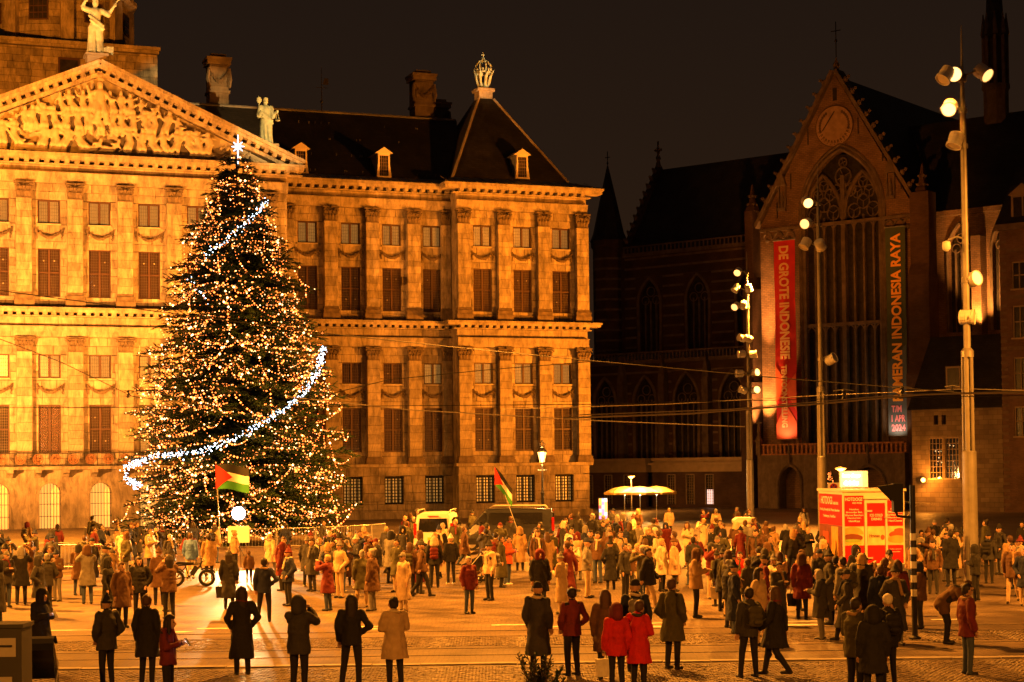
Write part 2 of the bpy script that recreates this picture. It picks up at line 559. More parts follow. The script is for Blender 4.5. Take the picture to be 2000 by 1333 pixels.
# ------------------------------------------------------------------ palace
palace = thing('palace', 'long floodlit sandstone palace with pilasters, carved pediment and slate roofs', 'palace', M=PM)
AX = -41.05
PAV = [-0.5, -4.0, -7.55, -11.1]
WNG = [-14.95, -18.5, -22.0, -25.6]
CEN = [AX + 3.66 * (k + 0.5) for k in range(-4, 4)]
PAVW = [-2.3, -5.8, -9.35]
WNGW = [-13.25, -16.75, -20.25, -23.85]
CENW = [AX + 3.66 * k for k in range(-3, 4)]
SECT = [('pav', -11.7, 0.0, 0.0, PAV, PAVW), ('wing', -26.8, -11.7, 1.5, WNG, WNGW), ('cen', -55.3, -26.8, -4.0, CEN, CENW)]
LEVW = [(5.5, 9.1), (11.1, 12.8), (17.1, 20.65), (22.5, 24.28)]
WW = 0.80      # half window width
blocks = []     # (area, args)


def subrect(rects, op):
    out = []
    for a, b, c, d in rects:
        if op[0] >= b or op[1] <= a or op[2] >= d or op[3] <= c:
            out.append((a, b, c, d)); continue
        if c < op[2]: out.append((a, b, c, op[2]))
        if d > op[3]: out.append((a, b, op[3], d))
        c2, d2 = max(c, op[2]), min(d, op[3])
        if a < op[0]: out.append((a, op[0], c2, d2))
        if b > op[1]: out.append((op[1], b, c2, d2))
    return out


def ashlar(s0, s1, z0, z1, y, ops, ch_, bw, depth=0.4, tmin=0.3, tmax=0.8):
    n = max(1, round((z1 - z0) / ch_)); h = (z1 - z0) / n
    for i in range(n):
        a = s0
        first = True
        while a < s1 - 1e-6:
            w = bw * random.uniform(0.7, 1.35) * (0.5 if first and i % 2 else 1)
            first = False
            b = a + w
            if s1 - b < bw * 0.45: b = s1
            rects = [(a, b, z0 + i * h, z0 + (i + 1) * h)]
            for op in ops: rects = subrect(rects, op)
            t = random.uniform(tmin, tmax) if random.random() > 0.2 else random.uniform(0.0, 1.0)
            for r_ in rects:
                g = 0.009
                if r_[1] - r_[0] < 0.05 or r_[3] - r_[2] < 0.05: continue
                blocks.append((r_[0] + g, r_[1] - g, r_[2] + g, r_[3] - g, y - random.uniform(0, 0.018), depth, t))
            a = b


for nm, s0, s1, y0, pil, win in SECT:
    wops = [(w - WW, w + WW, a, b) for w in win for a, b in LEVW]
    ashlar(s0, s1, 4.5, 14.1, y0, wops, 0.62, 1.35)
    ashlar(s0, s1, 16.25, 25.5, y0, wops, 0.62, 1.35)
    if nm != 'cen':
        ashlar(s0, s1, 0.0, 4.25, y0 - 0.15, [(w - 0.82 - 0.0, w + 0.82, 1.2, 3.5) for w in win], 0.7, 1.6, 0.5, 0.1, 0.5)
        ashlar(s0, s1, 26.3, 26.85, y0 - 0.1, [], 0.6, 2.2, 0.4)
        ashlar(s0, s1, 14.9, 15.6, y0 - 0.1, [], 0.7, 2.4, 0.4)
    else:
        ashlar(s0, s1, 26.3, 26.85, y0 - 0.1, [], 0.6, 2.4, 0.4)
        ashlar(s0, s1, 14.9, 15.6, y0 - 0.1, [], 0.7, 2.4, 0.4)
vis = sorted(blocks, key=lambda b: -((b[1] - b[0]) * (b[3] - b[2])) * (1 if b[0] > -48 else 0))
big = vis[:290]
for b in big:
    m = MB(); m.block(b[0], b[1], b[2], b[3], b[4], b[5], 0.02, 0, b[6]); m.build('stone', stone, palace)
m = MB()
for b in vis[290:]:
    m.block(b[0], b[1], b[2], b[3], b[4], b[5], 0.02, 0, b[6])
tag(m.build('stone_courses', stone, palace), kind='stuff')
# core behind the facing, and the returns
m = MB()
m.box(-11.7, 0, 0.4, 14, 0, 27.5, t=0.4); m.box(-26.8, -11.72, 1.9, 14, 0, 27.5, t=0.4); m.box(-55.3, -26.82, -3.6, 14, 4.4, 27.5, t=0.4)
m.box(-11.69, -11.66, 0.02, 1.9, 0, 27.4, t=0.5)
m.box(-0.04, -0.01, 0.02, 0.5, 0, 27.4, t=0.5)
m.box(-26.86, -26.83, -3.98, 1.9, 0, 27.4, t=0.5)
m.build('wall', stone, palace)
# ground storey of the centre: arched openings
ops = []
for w in CENW:
    c = [(w - 0.78, 0.0)] + [(w + 0.78, 0.0)]
    arc = [(w + 0.78 * math.cos(a), 2.55 + 0.78 * math.sin(a)) for a in [math.pi * k / 10 for k in range(11)]]
    ops.append(arc)
for i, w in enumerate(CENW):
    x0 = -55.3 if i == 0 else (CENW[i - 1] + w) / 2
    x1 = -26.8 if i == 6 else (w + CENW[i + 1]) / 2
    poly = [(x0, 0), (w - 0.78, 0)] + ops[i][::-1] + [(w + 0.78, 0), (x1, 0), (x1, 4.3), (x0, 4.3)]
    m = MB(); m.prism(poly, -4.25, -3.0, t=0.5); m.build('arcade_wall', stone, palace)
arch_glow = emat('lit_arcade_window', (1.0, 0.5, 0.09), 1.0)
for w in CENW:
    m = MB(); m.box(w - 0.8, w + 0.8, -3.05, -3.0, 0, 3.4)
    win = m.build('arched_window', arch_glow, palace)
    m = MB()
    for k in range(7):
        x = w - 0.66 + k * 0.22
        m.tube([(x, -4.12, 0.0), (x, -4.12, 2.6 + math.sqrt(max(0, 0.6 - (x - w) ** 2)))], 0.022, 5)
    for z in (0.9, 1.8, 2.6): m.tube([(w - 0.77, -4.12, z), (w + 0.77, -4.12, z)], 0.018, 5)
    m.build('iron_bars', iron, win)
    m = MB()
    for k in range(10):
        a0, a1 = math.pi * k / 10, math.pi * (k + 1) / 10
        m.prism([(w + r_ * math.cos(a), 2.55 + r_ * math.sin(a)) for r_, a in ((0.80, a0 + .01), (1.12, a0 + .01), (1.12, a1 - .01), (0.80, a1 - .01))], -4.30, -4.2, t=random.uniform(.3, .8))
    m.build('arch_surround', stone, win)

# pilasters
stone_soot_shade = mat('sooty_shaded_sandstone', (0.12, 0.088, 0.058), 0.9, var=0.45, scale=2.5, bump=0.2)  # real soot, darkened further to stand in for shade lost in the carving
def leafstrip(m, x, y, z, w, h, out, t=0.5):
    """acanthus leaf: rises and curls outward"""
    pts = [(0.0, 0.0), (0.10, 0.5), (0.16, 0.8), (0.42, 1.0), (0.5, 0.86)]
    wd = [0.8, 1.0, 0.9, 0.7, 0.3]
    vs = []
    for (o, k), q in zip(pts, wd):
        vs += [(x - w * q / 2, y - out * o * 0.8, z + h * k), (x, y - out * o * 1.25 - 0.02, z + h * k * 1.0), (x + w * q / 2, y - out * o * 0.8, z + h * k)]
    fs = []
    for i in range(4):
        for j in range(2):
            fs.append((i * 3 + j, i * 3 + j + 1, (i + 1) * 3 + j + 1, (i + 1) * 3 + j))
    m.add(vs, fs, 0, t)


def capital_mesh(h, volutes):
    m = MB()
    hw = 0.5
    m.prism([(-hw, 0), (hw, 0), (hw * 1.12, h * 0.85), (-hw * 1.12, h * 0.85)], -0.4, 0.0)
    m.box(-hw - 0.04, hw + 0.04, -0.45, 0, 0.0, 0.06)
    m.box(-0.70, 0.70, -0.54, 0, h * 0.90, h)
    for k in range(4): leafstrip(m, -0.39 + k * 0.26, -0.4, 0.05, 0.25, h * 0.38, 0.3)
    for k in range(3): leafstrip(m, -0.28 + k * 0.28, -0.4, 0.05 + h * 0.28, 0.27, h * 0.40, 0.36)
    for s_ in (-1, 1):
        leafstrip(m, s_ * 0.5, -0.42, 0.05 + h * 0.28, 0.24, h * 0.38, 0.36)
        vz = h * 0.70
        rr = 0.20 if volutes else 0.12
        pts = [(s_ * (0.52 + rr * (1 - 0.1 * k) * math.cos(k * 0.8)), -0.52, vz + rr * (1 - 0.1 * k) * math.sin(k * 0.8)) for k in range(9)]
        m.tube(pts, [0.07 - 0.004 * k for k in range(9)], 5)
        m.tube([(s_ * 0.1, -0.46, h * .45), (s_ * 0.2, -0.52, h * .68), (s_ * 0.4, -0.54, h * .84), (s_ * 0.56, -0.56, h * .84)], 0.045, 5)
    m.ball((0, -0.62, h * 0.92), 0.1, 6, 4)
    if volutes: m.tube([(-0.5, -0.5, h * 0.82), (0.5, -0.5, h * 0.82)], 0.07, 6)
    return m.mesh('capital', [stone_soot_shade])


capU, capL = capital_mesh(1.2, False), capital_mesh(1.1, True)


def pilbase_mesh(z0, zb):
    m = MB()
    m.box(-0.72, 0.72, -0.55, 0, 0, zb * 0.5, t=.35); m.box(-0.66, 0.66, -0.5, 0, zb * 0.5, zb * 0.68, t=.45); m.box(-0.69, 0.69, -0.53, 0, zb * 0.68, zb * 0.82, t=.3); m.box(-0.6, 0.6, -0.45, 0, zb * 0.82, zb, t=.4)
    return m.mesh('base', [stone_soot_shade])


baseU, baseL = pilbase_mesh(16.25, 1.1), pilbase_mesh(4.5, 0.6)


def pilaster(s, y0, scale=1.0):
    for z0, zb, zc, cm, bm_ in ((4.5, 0.6, 13.0, capL, baseL), (16.25, 1.1, 24.3, capU, baseU)):
        m = MB()
        z = z0 + zb
        while z < zc - 1e-3:
            h = random.choice((0.45, 0.6, 0.75)); z2 = min(z + h, zc)
            if zc - z2 < 0.3: z2 = zc
            m.block(-0.55 * scale, 0.55 * scale, z + 0.006, z2 - 0.006, -0.46 - random.uniform(0, 0.015), 0.48, 0.014, 0, random.choice((random.uniform(0.25, .9), random.uniform(0.0, 0.5))))
            z = z2
        p = m.build('pilaster', stone, palace, loc=(s, y0, 0))
        c = link('capital', cm, p, (0, -.06, zc)); b = link('base', bm_, p, (0, -.06, z0))
        c.scale.x = b.scale.x = scale


for nm, s0, s1, y0, pil, win in SECT:
    for s in pil: pilaster(s, y0)
pilaster(-12.15, 1.5, 0.7)

# entablatures, string course, modillions
def entab(z, zt, arch, frz, mod, cor, proj, name):
    for nm, s0, s1, y0, pil, win in SECT:
        e0 = s0 - (0.0 if nm == 'wing' else 0.0)
        pr = 0.0
        m = MB()
        a, b = (s0, s1)
        m.box(a, b, y0 - 0.40, y0, z, z + arch * 0.5, t=.6); m.box(a, b, y0 - 0.44, y0, z + arch * 0.5, z + arch * 0.92, t=.65); m.box(a - .02, b + .02, y0 - 0.5, y0, z + arch * 0.92, z + arch, t=.3)
        m.build('architrave', stone, palace)
        x0 = a - (proj if nm == 'pav' else 0.0); x1 = b + (proj if nm != 'wing' else 0)
        m = MB()
        zz = z + arch + frz
        m.box(x0 if nm != 'pav' else a - .3, x1 if nm != 'pav' else b + .3, y0 - 0.45, y0 + 0.3, zz - 0.0, zz + mod * 0.25, t=.6)
        m.box(x0, x1, y0 - proj * 0.85, y0 + 0.3, zz + mod, zz + mod + cor * 0.55, t=.7)
        m.box(x0 - (.1 if nm == 'pav' else 0), x1 + .1 * (nm != 'wing'), y0 - proj, y0 + 0.3, zz + mod + cor * 0.55, zz + mod + cor, t=.55)
        m.build('cornice', stone, palace)
        m = MB()
        s = a + 0.3
        while s < b:
            m.box(s - 0.16, s + 0.16, y0 - proj * 0.78, y0 - 0.3, zz + mod * 0.3, zz + mod + 0.003, t=random.uniform(.4, .7)); s += 0.72 if z > 20 else 0.62
        tag(m.build('modillions', stone, palace), kind='stuff')
        m = MB(); m.box(a, b, y0 - .04, y0 + .4, z + arch, z + arch + frz, t=.3); m.build('frieze', stone, palace)


entab(14.1, 16.25, 0.8, 0.7, 0.3, 0.35, 0.95, 'lower')
entab(25.5, 27.6, 0.8, 0.55, 0.32, 0.45, 1.15, 'upper')
m = MB()
for nm, s0, s1, y0, pil, win in SECT:
    if nm != 'cen':
        m.box(s0 - (.25 if nm == 'pav' else 0), s1 + (.25 if nm == 'pav' else 0), y0 - 0.42, y0 + .3, 4.25, 4.5, t=.5)
        m.box(s0 - (.2 if nm == 'pav' else 0), s1 + (.2 if nm == 'pav' else 0), y0 - 0.35, y0 + .3, 0, .55, t=.2)
m.build('string_course', stone, palace)

# garlands
def garland_mesh():
    m = MB()
    pts = [(-0.85 + 1.7 * k / 12, -0.04 - 0.05 * math.sin(math.pi * k / 12), 0.55 - 0.42 * math.sin(math.pi * k / 12)) for k in range(13)]
    m.tube(pts, [0.06 + 0.08 * math.sin(math.pi * k / 12) for k in range(13)], 6)
    rr = random.Random(5)
    for k in range(1, 12):
        for j in range(4):
            p = pts[k]; m.ball((p[0] + rr.uniform(-.08, .08), p[1] - 0.09, p[2] + rr.uniform(-.1, .1)), rr.uniform(.045, .075), 5, 3)
    for s_ in (-1, 1):
        for j in range(7): m.ball((s_ * (0.88 + rr.uniform(-.05, .05)), -0.09, 0.6 - j * 0.095), 0.075 - .004 * j, 5, 3)
        leafstrip(m, s_ * .95, -.05, .45, .2, .3, .3)
    return m.mesh('garland', [stone_soot_shade])


gar = garland_mesh()
for nm, s0, s1, y0, pil, win in SECT:
    for w in win:
        for z in (9.9, 21.35): link('garland', gar, palace, (w, y0 - 0.01, z))

# windows
def grid_mesh(w, h, nx, nz, r=0.009):
    m = MB()
    for i in range(1, nx): m.box(-w / 2 + w * i / nx - r, -w / 2 + w * i / nx + r, -r, r, 0, h)
    for i in range(1, nz): m.box(-w / 2, w / 2, -r * .8, r * .8, h * i / nz - r, h * i / nz + r)
    return m.mesh('glazing_bars', [muntin])


def frame_mesh(h, tall):
    m = MB()
    W_, t = WW, 0.10
    m.box(-W_, -W_ + t, -.06, .09, 0, h); m.box(W_ - t, W_, -.06, .09, 0, h)
    m.box(-W_ + t, W_ - t, -.06, .09, h - t, h); m.box(-W_ + t, W_ - t, -.06, .09, 0, t)
    m.box(-0.08, 0.08, -.075, .085, t, h - t)
    if tall: m.box(-W_ + t, -.08, -.07, .08, h * .5 - .06, h * .5 + .06); m.box(.08, W_ - t, -.07, .08, h * .5 - .06, h * .5 + .06)
    return m.mesh('window', [casing])


def sheet_mesh(w, h, wave, mt, n=14):
    m = MB()
    vs = []
    for i in range(n + 1):
        x = -w / 2 + w * i / n
        y = wave * math.sin(i * 2.1)
        vs += [(x, y, 0), (x, y, h)]
    m.add(vs, [(2 * i, 2 * i + 2, 2 * i + 3, 2 * i + 1) for i in range(n)])
    return m.mesh('curtain', [mt], True)


LW = WW - 0.10 - 0.08
pane_sq = None
WM = {}
for key, h, tall in (('sq', 1.75, False), ('tall', 3.57, True)):
    WM[key] = dict(frame=frame_mesh(h, tall), h=h)
    lh = (h - .20) if not tall else (h / 2 - .16)
    WM[key]['lh'] = lh
    WM[key]['grid'] = grid_mesh(LW, lh, 4 if not tall else 5, 6 if not tall else 8, .007)
    pm = MB(); pm.add([(-LW / 2, 0, 0), (LW / 2, 0, 0), (LW / 2, 0, lh), (-LW / 2, 0, lh)], [(0, 1, 2, 3)]); WM[key]['pane'] = pm.mesh('pane', [glass])
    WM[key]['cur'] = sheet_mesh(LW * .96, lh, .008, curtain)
    sm = MB()
    sm.box(-LW / 2, LW / 2, .03, .06, 0, lh)
    sm.box(-LW / 2 + .06, LW / 2 - .06, .012, .031, .06, lh - .06)
    WM[key]['shut'] = sm.mesh('shutter', [shutter])
    rm_ = MB(); rm_.lathe([(.035, 0), (.06, .012), (.02, .03)], 8, M=Matrix.Rotation(math.pi / 2, 4, 'X')); WM[key]['ros'] = rm_.mesh('rosette', [stone_trim])
sill_me = MB(); sill_me.box(-.86, .86, -.12, .1, -.1, 0.0); sill_me = sill_me.mesh('sill', [stone_trim])
back_me = {}
for key, h in (('sq', 1.75), ('tall', 3.57)):
    q = MB(); q.box(-WW, WW, .1, .13, 0, h); back_me[key] = q.mesh('backing', [darkroom])


def window(s, y0, z, key, style):
    d = WM[key]
    w = link('window', d['frame'], palace, (s, y0 + 0.2, z))
    link('backing', back_me[key], w)
    link('sill', sill_me, w, (0, -.15, -.001)) if key == 'sq' else None
    for sx_ in (-1, 1):
        x = sx_ * (0.08 + LW / 2)
        for k in range(2 if key == 'tall' else 1):
            zz = .10 if key == 'sq' else (.10 if k == 0 else d['h'] / 2 + .06)
            link('pane', d['pane'], w, (x, -.03, zz))
            link('glazing_bars', d['grid'], w, (x, -.035, zz))
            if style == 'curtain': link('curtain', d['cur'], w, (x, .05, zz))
            elif style == 'shutter':
                link('shutter', d['shut'], w, (x, .02, zz))
                link('rosette', d['ros'], w, (x, -.05, zz + d['lh'] * .5)) if random.random() < .5 else None
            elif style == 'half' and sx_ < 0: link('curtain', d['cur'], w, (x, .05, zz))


for nm, s0, s1, y0, pil, win in SECT:
    for i, w in enumerate(win):
        window(w, y0, 11.08, 'sq', 'shutter' if nm == 'wing' and i > 0 else 'curtain')
        window(w, y0, 22.5, 'sq', 'curtain')
        window(w, y0, 5.52, 'tall', 'half' if nm == 'cen' and i % 3 == 1 else 'shutter')
        window(w, y0, 17.1, 'tall', 'shutter')
        if nm != 'cen':
            m = MB(); m.box(w - .82, w + .82, y0 + .22, y0 + .3, 1.2, 3.5)
            b = m.build('barred_window', darkroom, palace)
            m = MB()
            for k in range(8):
                x = w - .72 + k * 1.44 / 7; m.tube([(x, y0 + .06, 1.2), (x, y0 + .06, 3.5)], .028, 5)
            for k in range(9):
                z = 1.32 + k * .26; m.tube([(w - .82, y0 + .05, z), (w + .82, y0 + .05, z)], .034, 5)
            m.build('iron_grille', iron, b)
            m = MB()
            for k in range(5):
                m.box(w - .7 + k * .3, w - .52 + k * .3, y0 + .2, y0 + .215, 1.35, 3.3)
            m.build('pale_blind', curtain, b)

# balcony over the arcade
m = MB(); m.box(AX - 9.2, AX + 6.4, -5.6, -4.0, 4.32, 4.5, t=.6); m.box(AX - 9.25, AX + 6.45, -5.68, -4.0, 4.5, 4.56, t=.7)
bal = m.build('balcony', stone, palace)
for i in range(8):
    x = AX - 8.6 + i * 2.0
    m = MB(); m.prism([(-4.25, 3.75), (-4.25, 4.32), (-5.45, 4.32), (-5.4, 4.1), (-4.9, 4.0), (-4.6, 3.75)][::-1], x - .22, x + .22, t=.6, M=Matrix(((0, 1, 0, 0), (1, 0, 0, 0), (0, 0, 1, 0), (0, 0, 0, 1))))
    m.build('corbel', stone, bal)
gilt = mat('rust_red_gilded_iron', (0.30, 0.13, 0.06), 0.5, var=0.2)
m = MB()
m.box(AX - 9.2, AX + 6.4, -5.56, -5.50, 5.5, 5.56); m.box(AX - 9.2, AX + 6.4, -5.55, -5.51, 4.62, 4.66)
x = AX - 9.1
while x < AX + 6.4:
    m.tube([(x, -5.53, 4.6), (x, -5.53, 5.5)], .014, 4); x += .31
m.build('railing', iron, bal)
rm = MB()
for rr in (.36, .24): rm.tube([(rr * math.cos(a), 0, rr * math.sin(a)) for a in [k * math.pi / 8 for k in range(17)]], .028, 5, caps=False)
for k in range(8):
    a = k * math.pi / 4; rm.tube([(0, 0, 0), (.36 * math.cos(a), 0, .36 * math.sin(a))], .02, 4)
rm.ball((0, 0, 0), .09, 6, 4)
rm = rm.mesh('railing_medallion', [gilt])
for k in range(12): link('railing_medallion', rm, bal, (AX - 8.4 + k * 1.25, -5.6, 5.08))

# pediment
zb, zt, hw = 27.62, 34.3, 14.35
m = MB(); m.prism([(AX - hw + 1.0, zb), (AX + hw - 1.0, zb), (AX, zt - .7)], -4.1, -3.6, t=.7); ped = m.build('pediment', marble, palace)
for sgn in (-1, 1):
    m = MB()
    L_ = math.hypot(hw + .9, zt - zb); ang = math.atan2(zt - zb, hw + .9)
    M_ = Matrix.Translation((AX + sgn * (hw + .9), 0, zb)) @ Matrix.Rotation(sgn * ang, 4, 'Y') @ Matrix.Scale(-sgn, 4, (1, 0, 0))
    m.box(0, L_, -4.55, -3.5, -.62, -.35, M=M_, t=.6); m.box(0, L_, -5.0, -3.5, -.05, .18, M=M_, t=.7); m.box(-.1, L_ + .1, -5.2, -3.5, .18, .42, M=M_, t=.6)
    d = .8
    while d < L_ - .3:
        m.box(d - .16, d + .16, -4.95, -4.5, -.34, -.052, M=M_, t=.5); d += .72
    if sgn < 0:
        pass
    m.build('raking_cornice', stone, ped)

# roofs
def quadroof(name, pts, faces, mt=slate, parent=palace):
    m = MB(); m.add(pts, faces); return m.build(name, mt, parent)


ev = 28.0
rf = quadroof('roof', [(-36, 2.0, ev + .2), (-10.5, 2.0, ev + .2), (-8.5, 8.8, 34.75), (-36, 8.8, 34.75), (-36, 16.4, ev + .2), (-8.5, 16.4, ev + .2)], [(0, 1, 2, 3), (3, 2, 5, 4)])
m = MB(); m.tube([(-36, 8.8, 34.78), (-8.6, 8.8, 34.78)], .12, 6); m.build('roof_ridge', lead, rf)
m = MB(); m.prism([(-4.35, 27.95), (-4.3, 28.05), (1.5, 28.3), (1.5, 27.95)], 0, 0.01) if False else None
m.add([(-26.9, .33, 27.62), (-11.6, .33, 27.62), (-11.6, 2.1, 28.26), (-26.9, 2.1, 28.26)], [(0, 1, 2, 3)])
m.add([(-12.9, -1.2, 27.64), (1.2, -1.2, 27.64), (-1.3, .6, 28.3), (-11.7, .6, 28.3)], [(0, 1, 2, 3)])
m.add([(1.2, -1.2, 27.64), (1.2, 15, 27.64), (-1.3, 13.4, 28.3), (-1.3, .6, 28.3)], [(0, 1, 2, 3)])
m.add([(-12.9, -1.2, 27.64), (-11.7, .6, 28.3), (-11.7, 3, 28.3), (-12.9, 3, 27.64)], [(0, 1, 2, 3)])
m.build('lead_gutter', lead, rf)
for k in range(32):
    m = MB(); a = -26.5 + k * .86
    y0 = .33 if a < -12.8 else -1.2
    if a < .4: m.tube([(a, y0, 27.66), (a, y0 + 1.75, 28.29)], .03, 4); m.build('lead_roll', stone_dark, rf)
a0, a1, ax_, ay = -11.7, -1.3, -6.6, 7.0
tp = .7
pv = quadroof('pavilion_roof', [(a0, .6, 28.3), (a1, .6, 28.3), (a1, 13.4, 28.3), (a0, 13.4, 28.3), (ax_ - tp, ay - tp, 36.3), (ax_ + tp, ay - tp, 36.3), (ax_ + tp, ay + tp, 36.3), (ax_ - tp, ay + tp, 36.3)],
              [(0, 1, 5, 4), (1, 2, 6, 5), (2, 3, 7, 6), (3, 0, 4, 7), (4, 5, 6, 7)])
for p, q in (((a0, .6, 28.3), (ax_ - tp, ay - tp, 36.3)), ((a1, .6, 28.3), (ax_ + tp, ay - tp, 36.3))):
    m = MB(); m.tube([p, q], .13, 6); m.build('hip_ridge', stone_trim, pv)
# crown pedestal
m = MB()
m.box(ax_ - .62, ax_ + .62, ay - .62, ay + .62, 36.3, 37.0); m.box(ax_ - .8, ax_ + .8, ay - .8, ay + .8, 37.0, 37.25)
m.build('pedestal', stone, pv)
# small ladder hooks on the slates
hook = MB(); hook.tube([(0, 0, 0), (0, -.14, .02), (0, -.16, .16)], .025, 4); hook = hook.mesh('roof_hook', [lead])
for k in range(34):
    s = random.uniform(-26, -12.5); tt = random.choice((.05, .3, .55, .8))
    link('roof_hook', hook, rf, (s, 2.0 + 6.8 * tt, 28.2 + 6.55 * tt))
# dormers
white_paint = mat('pale_painted_wood', (0.55, 0.46, 0.35), 0.6, var=0.1)
def dormer(s, y, z):
    m = MB()
    m.prism([(-.62, 0), (-.38, 0), (-.38, 1.72), (.38, 1.72), (.38, 0), (.62, 0), (.5, 1.0), (.48, 1.9), (-.48, 1.9), (-.5, 1.0)], 0, .25)
    m.box(-.62, .62, -.06, .06, -.12, 0)
    m.prism([(-.74, 1.9), (.74, 1.9), (.0, 2.4)], -.12, .25)
    d = m.build('dormer', white_paint, rf, loc=(s, y, z))
    m = MB(); m.box(-.48, .48, .25, 2.4, 0, 1.9); m.prism([(-.74, 1.9), (.74, 1.9), (0, 2.42)], .25, 3.0); m.build('dormer_cheeks', lead, d)
    m = MB(); m.box(-.38, .38, .12, .14, 0, 1.72); m.build('pane', church_glass, d)
    m = MB()
    for k in range(1, 4): m.box(-.38 + .19 * k - .015, -.38 + .19 * k + .015, .08, .118, 0, 1.72)
    for k in range(1, 6): m.box(-.38, .38, .08, .116, .287 * k - .012, .287 * k + .012)
    m.build('glazing_bars', muntin, d)


dormer(-24.3, 1.6, 28.25); dormer(-17.3, 1.6, 28.25); dormer(-5.7, 0.0, 28.45)
# chimneys
def chimney(s, y, z0, z1, w, mt):
    m = MB()
    h = z1 - z0
    k = 0
    z = z0
    while z < z0 + h * .8:
        m.box(-w, w, -w, w, z + .01, z + .5, t=random.uniform(.1, .8)); z += .5
    m.box(-w - .12, w + .12, -w - .12, w + .12, z0 + h * .42, z0 + h * .46)
    m.box(-w * 1.25, w * 1.25, -w * 1.25, w * 1.25, z0 + h * .84, z0 + h * .9, t=.6); m.box(-w * 1.35, w * 1.35, -w * 1.35, w * 1.35, z0 + h * .9, z0 + h * .94, t=.6)
    m.box(-w, w, -w, w, z0 + h * .8, z0 + h * .84)
    m.box(-w * .8, w * .8, -w * .8, w * .8, z0 + h * .94, z1, t=.2)
    for s_ in (-1, 1):
        m.tube([(s_ * w * 1.05, -w * 1.02, z0 + h * .78), (s_ * w * 1.2, -w * 1.05, z0 + h * .62), (s_ * w * 1.05, -w * 1.05, z0 + h * .5)], .14, 5)
    c = m.build('chimney', mt, palace, loc=(s, y, 0))
    g = link('garland', gar, c, (0, -w - .02, z0 + h * .55)); g.scale = (w, 1, 1.6)
    return c


chimney(-29.45, 10, 33.5, 39.3, .8, stone_dark); chimney(-11.35, 10, 33.5, 39.15, .85, stone_dark); chimney(-8.5, 14, 32.5, 37.6, .75, stone_dark)
# roof vane
vane = thing('weather_vane', 'thin iron weather vane on the palace roof ridge', 'weather vane', M=Matrix.Translation(PM @ Vector((-20.7, 8.8, 34.75))) @ Matrix.Rotation(P_A, 4, 'Z'))
m = MB(); m.tube([(0, 0, 0), (0, 0, 3.9)], [.06, .02], 5); m.ball((0, 0, .9), .14, 6, 4); m.build('rod', iron, vane)
m = MB(); m.box(-.5, .5, -.015, .015, 2.1, 2.14); m.prism([(.1, 2.4), (.6, 2.4), (.6, 2.95), (.25, 2.95)], -.012, .012); m.build('pointer', iron, vane)

# dome base behind the pediment
m = MB()
dz = 41.0
yA = 16
courses = []
zz = 27
while zz < dz - .6:
    x = -48.6
    while x < -33.5:
        w_ = min(random.uniform(.7, 1.9), -33.5 - x)
        m.block(x + .01, x + w_ - .01, zz + .01, min(zz + .6, dz - .6) - .01, yA - random.uniform(0, .02), .4, .02, 0, random.choice((random.uniform(.0, .35), random.uniform(.3, 1))))
        x += w_
    zz += .6
dome = m.build('dome_base', stone, palace)
m = MB(); m.box(-48.59, -33.51, yA + .3, 31, 27, dz - .55, t=.2); m.box(-48.7, -33.4, yA - .25, 31.4, dz - .55, dz - .3, t=.5); m.box(-48.8, -33.3, yA - .4, 31.6, dz - .3, dz, t=.6)
for s_ in (-37.2, -45):
    pass
m.build('dome_base_core', stone, dome)
for s_ in (-41.05,):
    m = MB(); m.box(s_ - .9, s_ + .9, yA - .12, yA - .06, 36.6, 39.6); w = m.build('window', casing, dome)
    m = MB(); m.box(s_ - .75, s_ + .75, yA - .14, yA - .121, 36.8, 39.4); m.build('pane', church_glass, w)
cy_, cr_ = 23.5, 6.1
m = MB()
for k in range(8):
    a = R(22.5 + 45 * k); b = R(22.5 + 45 * (k + 1))
zz = dz
while zz < 50:
    m.lathe([(cr_ + random.uniform(-.01, .01), zz + .015), (cr_, zz + .6)], 16, (AX, cy_, 0), t=random.uniform(.2, .7), ph=R(11.25)); zz += .62
m.lathe([(cr_ + .1, 45.6), (cr_ + .75, 46.0), (cr_ + .75, 46.35), (cr_ + .1, 46.4)], 16, (AX, cy_, 0), t=.6, ph=R(11.25))
m.lathe([(cr_ + .25, dz), (cr_ + .25, dz + .7)], 16, (AX, cy_, 0), t=.2, ph=R(11.25))
dr = m.build('drum', stone, dome)
for k in range(16):
    a = R(22.5 * k)
    M_ = Matrix.Translation((AX, cy_, 0)) @ Matrix.Rotation(a, 4, 'Z')
    if k % 2 == 0:
        m = MB(); m.box(-.55, .55, -cr_ - .45, -cr_ + .2, dz + .2, 45.7, M=M_, t=.6); m.box(-.55, .55, -cr_ - .4, -cr_ + .2, 46.4, 50, M=M_, t=.5); m.build('buttress', stone, dr)
    else:
        for z0, z1 in ((43.2, 45.0), (46.9, 49.2)):
            m = MB(); m.box(-.85, .85, -cr_ - .02, -cr_ + .1, z0, z1, M=M_); w = m.build('window', casing, dr)
            m = MB()
            for i in range(4):
                for j in range(3): m.box(-.76 + .39 * i, -.76 + .39 * i + .33, -cr_ - .04, -cr_ - .015, z0 + .1 + j * (z1 - z0 - .1) / 3, z0 + (j + 1) * (z1 - z0 - .1) / 3, M=M_)
            m.build('panes', church_glass, w)
m = MB(); m.lathe([(cr_ + .9, 50), (cr_ + 1, 50.6), (cr_ - .4, 51), (cr_ - 1, 54), (cr_ - 3, 57.5), (.4, 59.5)], 24, (AX, cy_, 0)); m.build('dome', lead, dome)
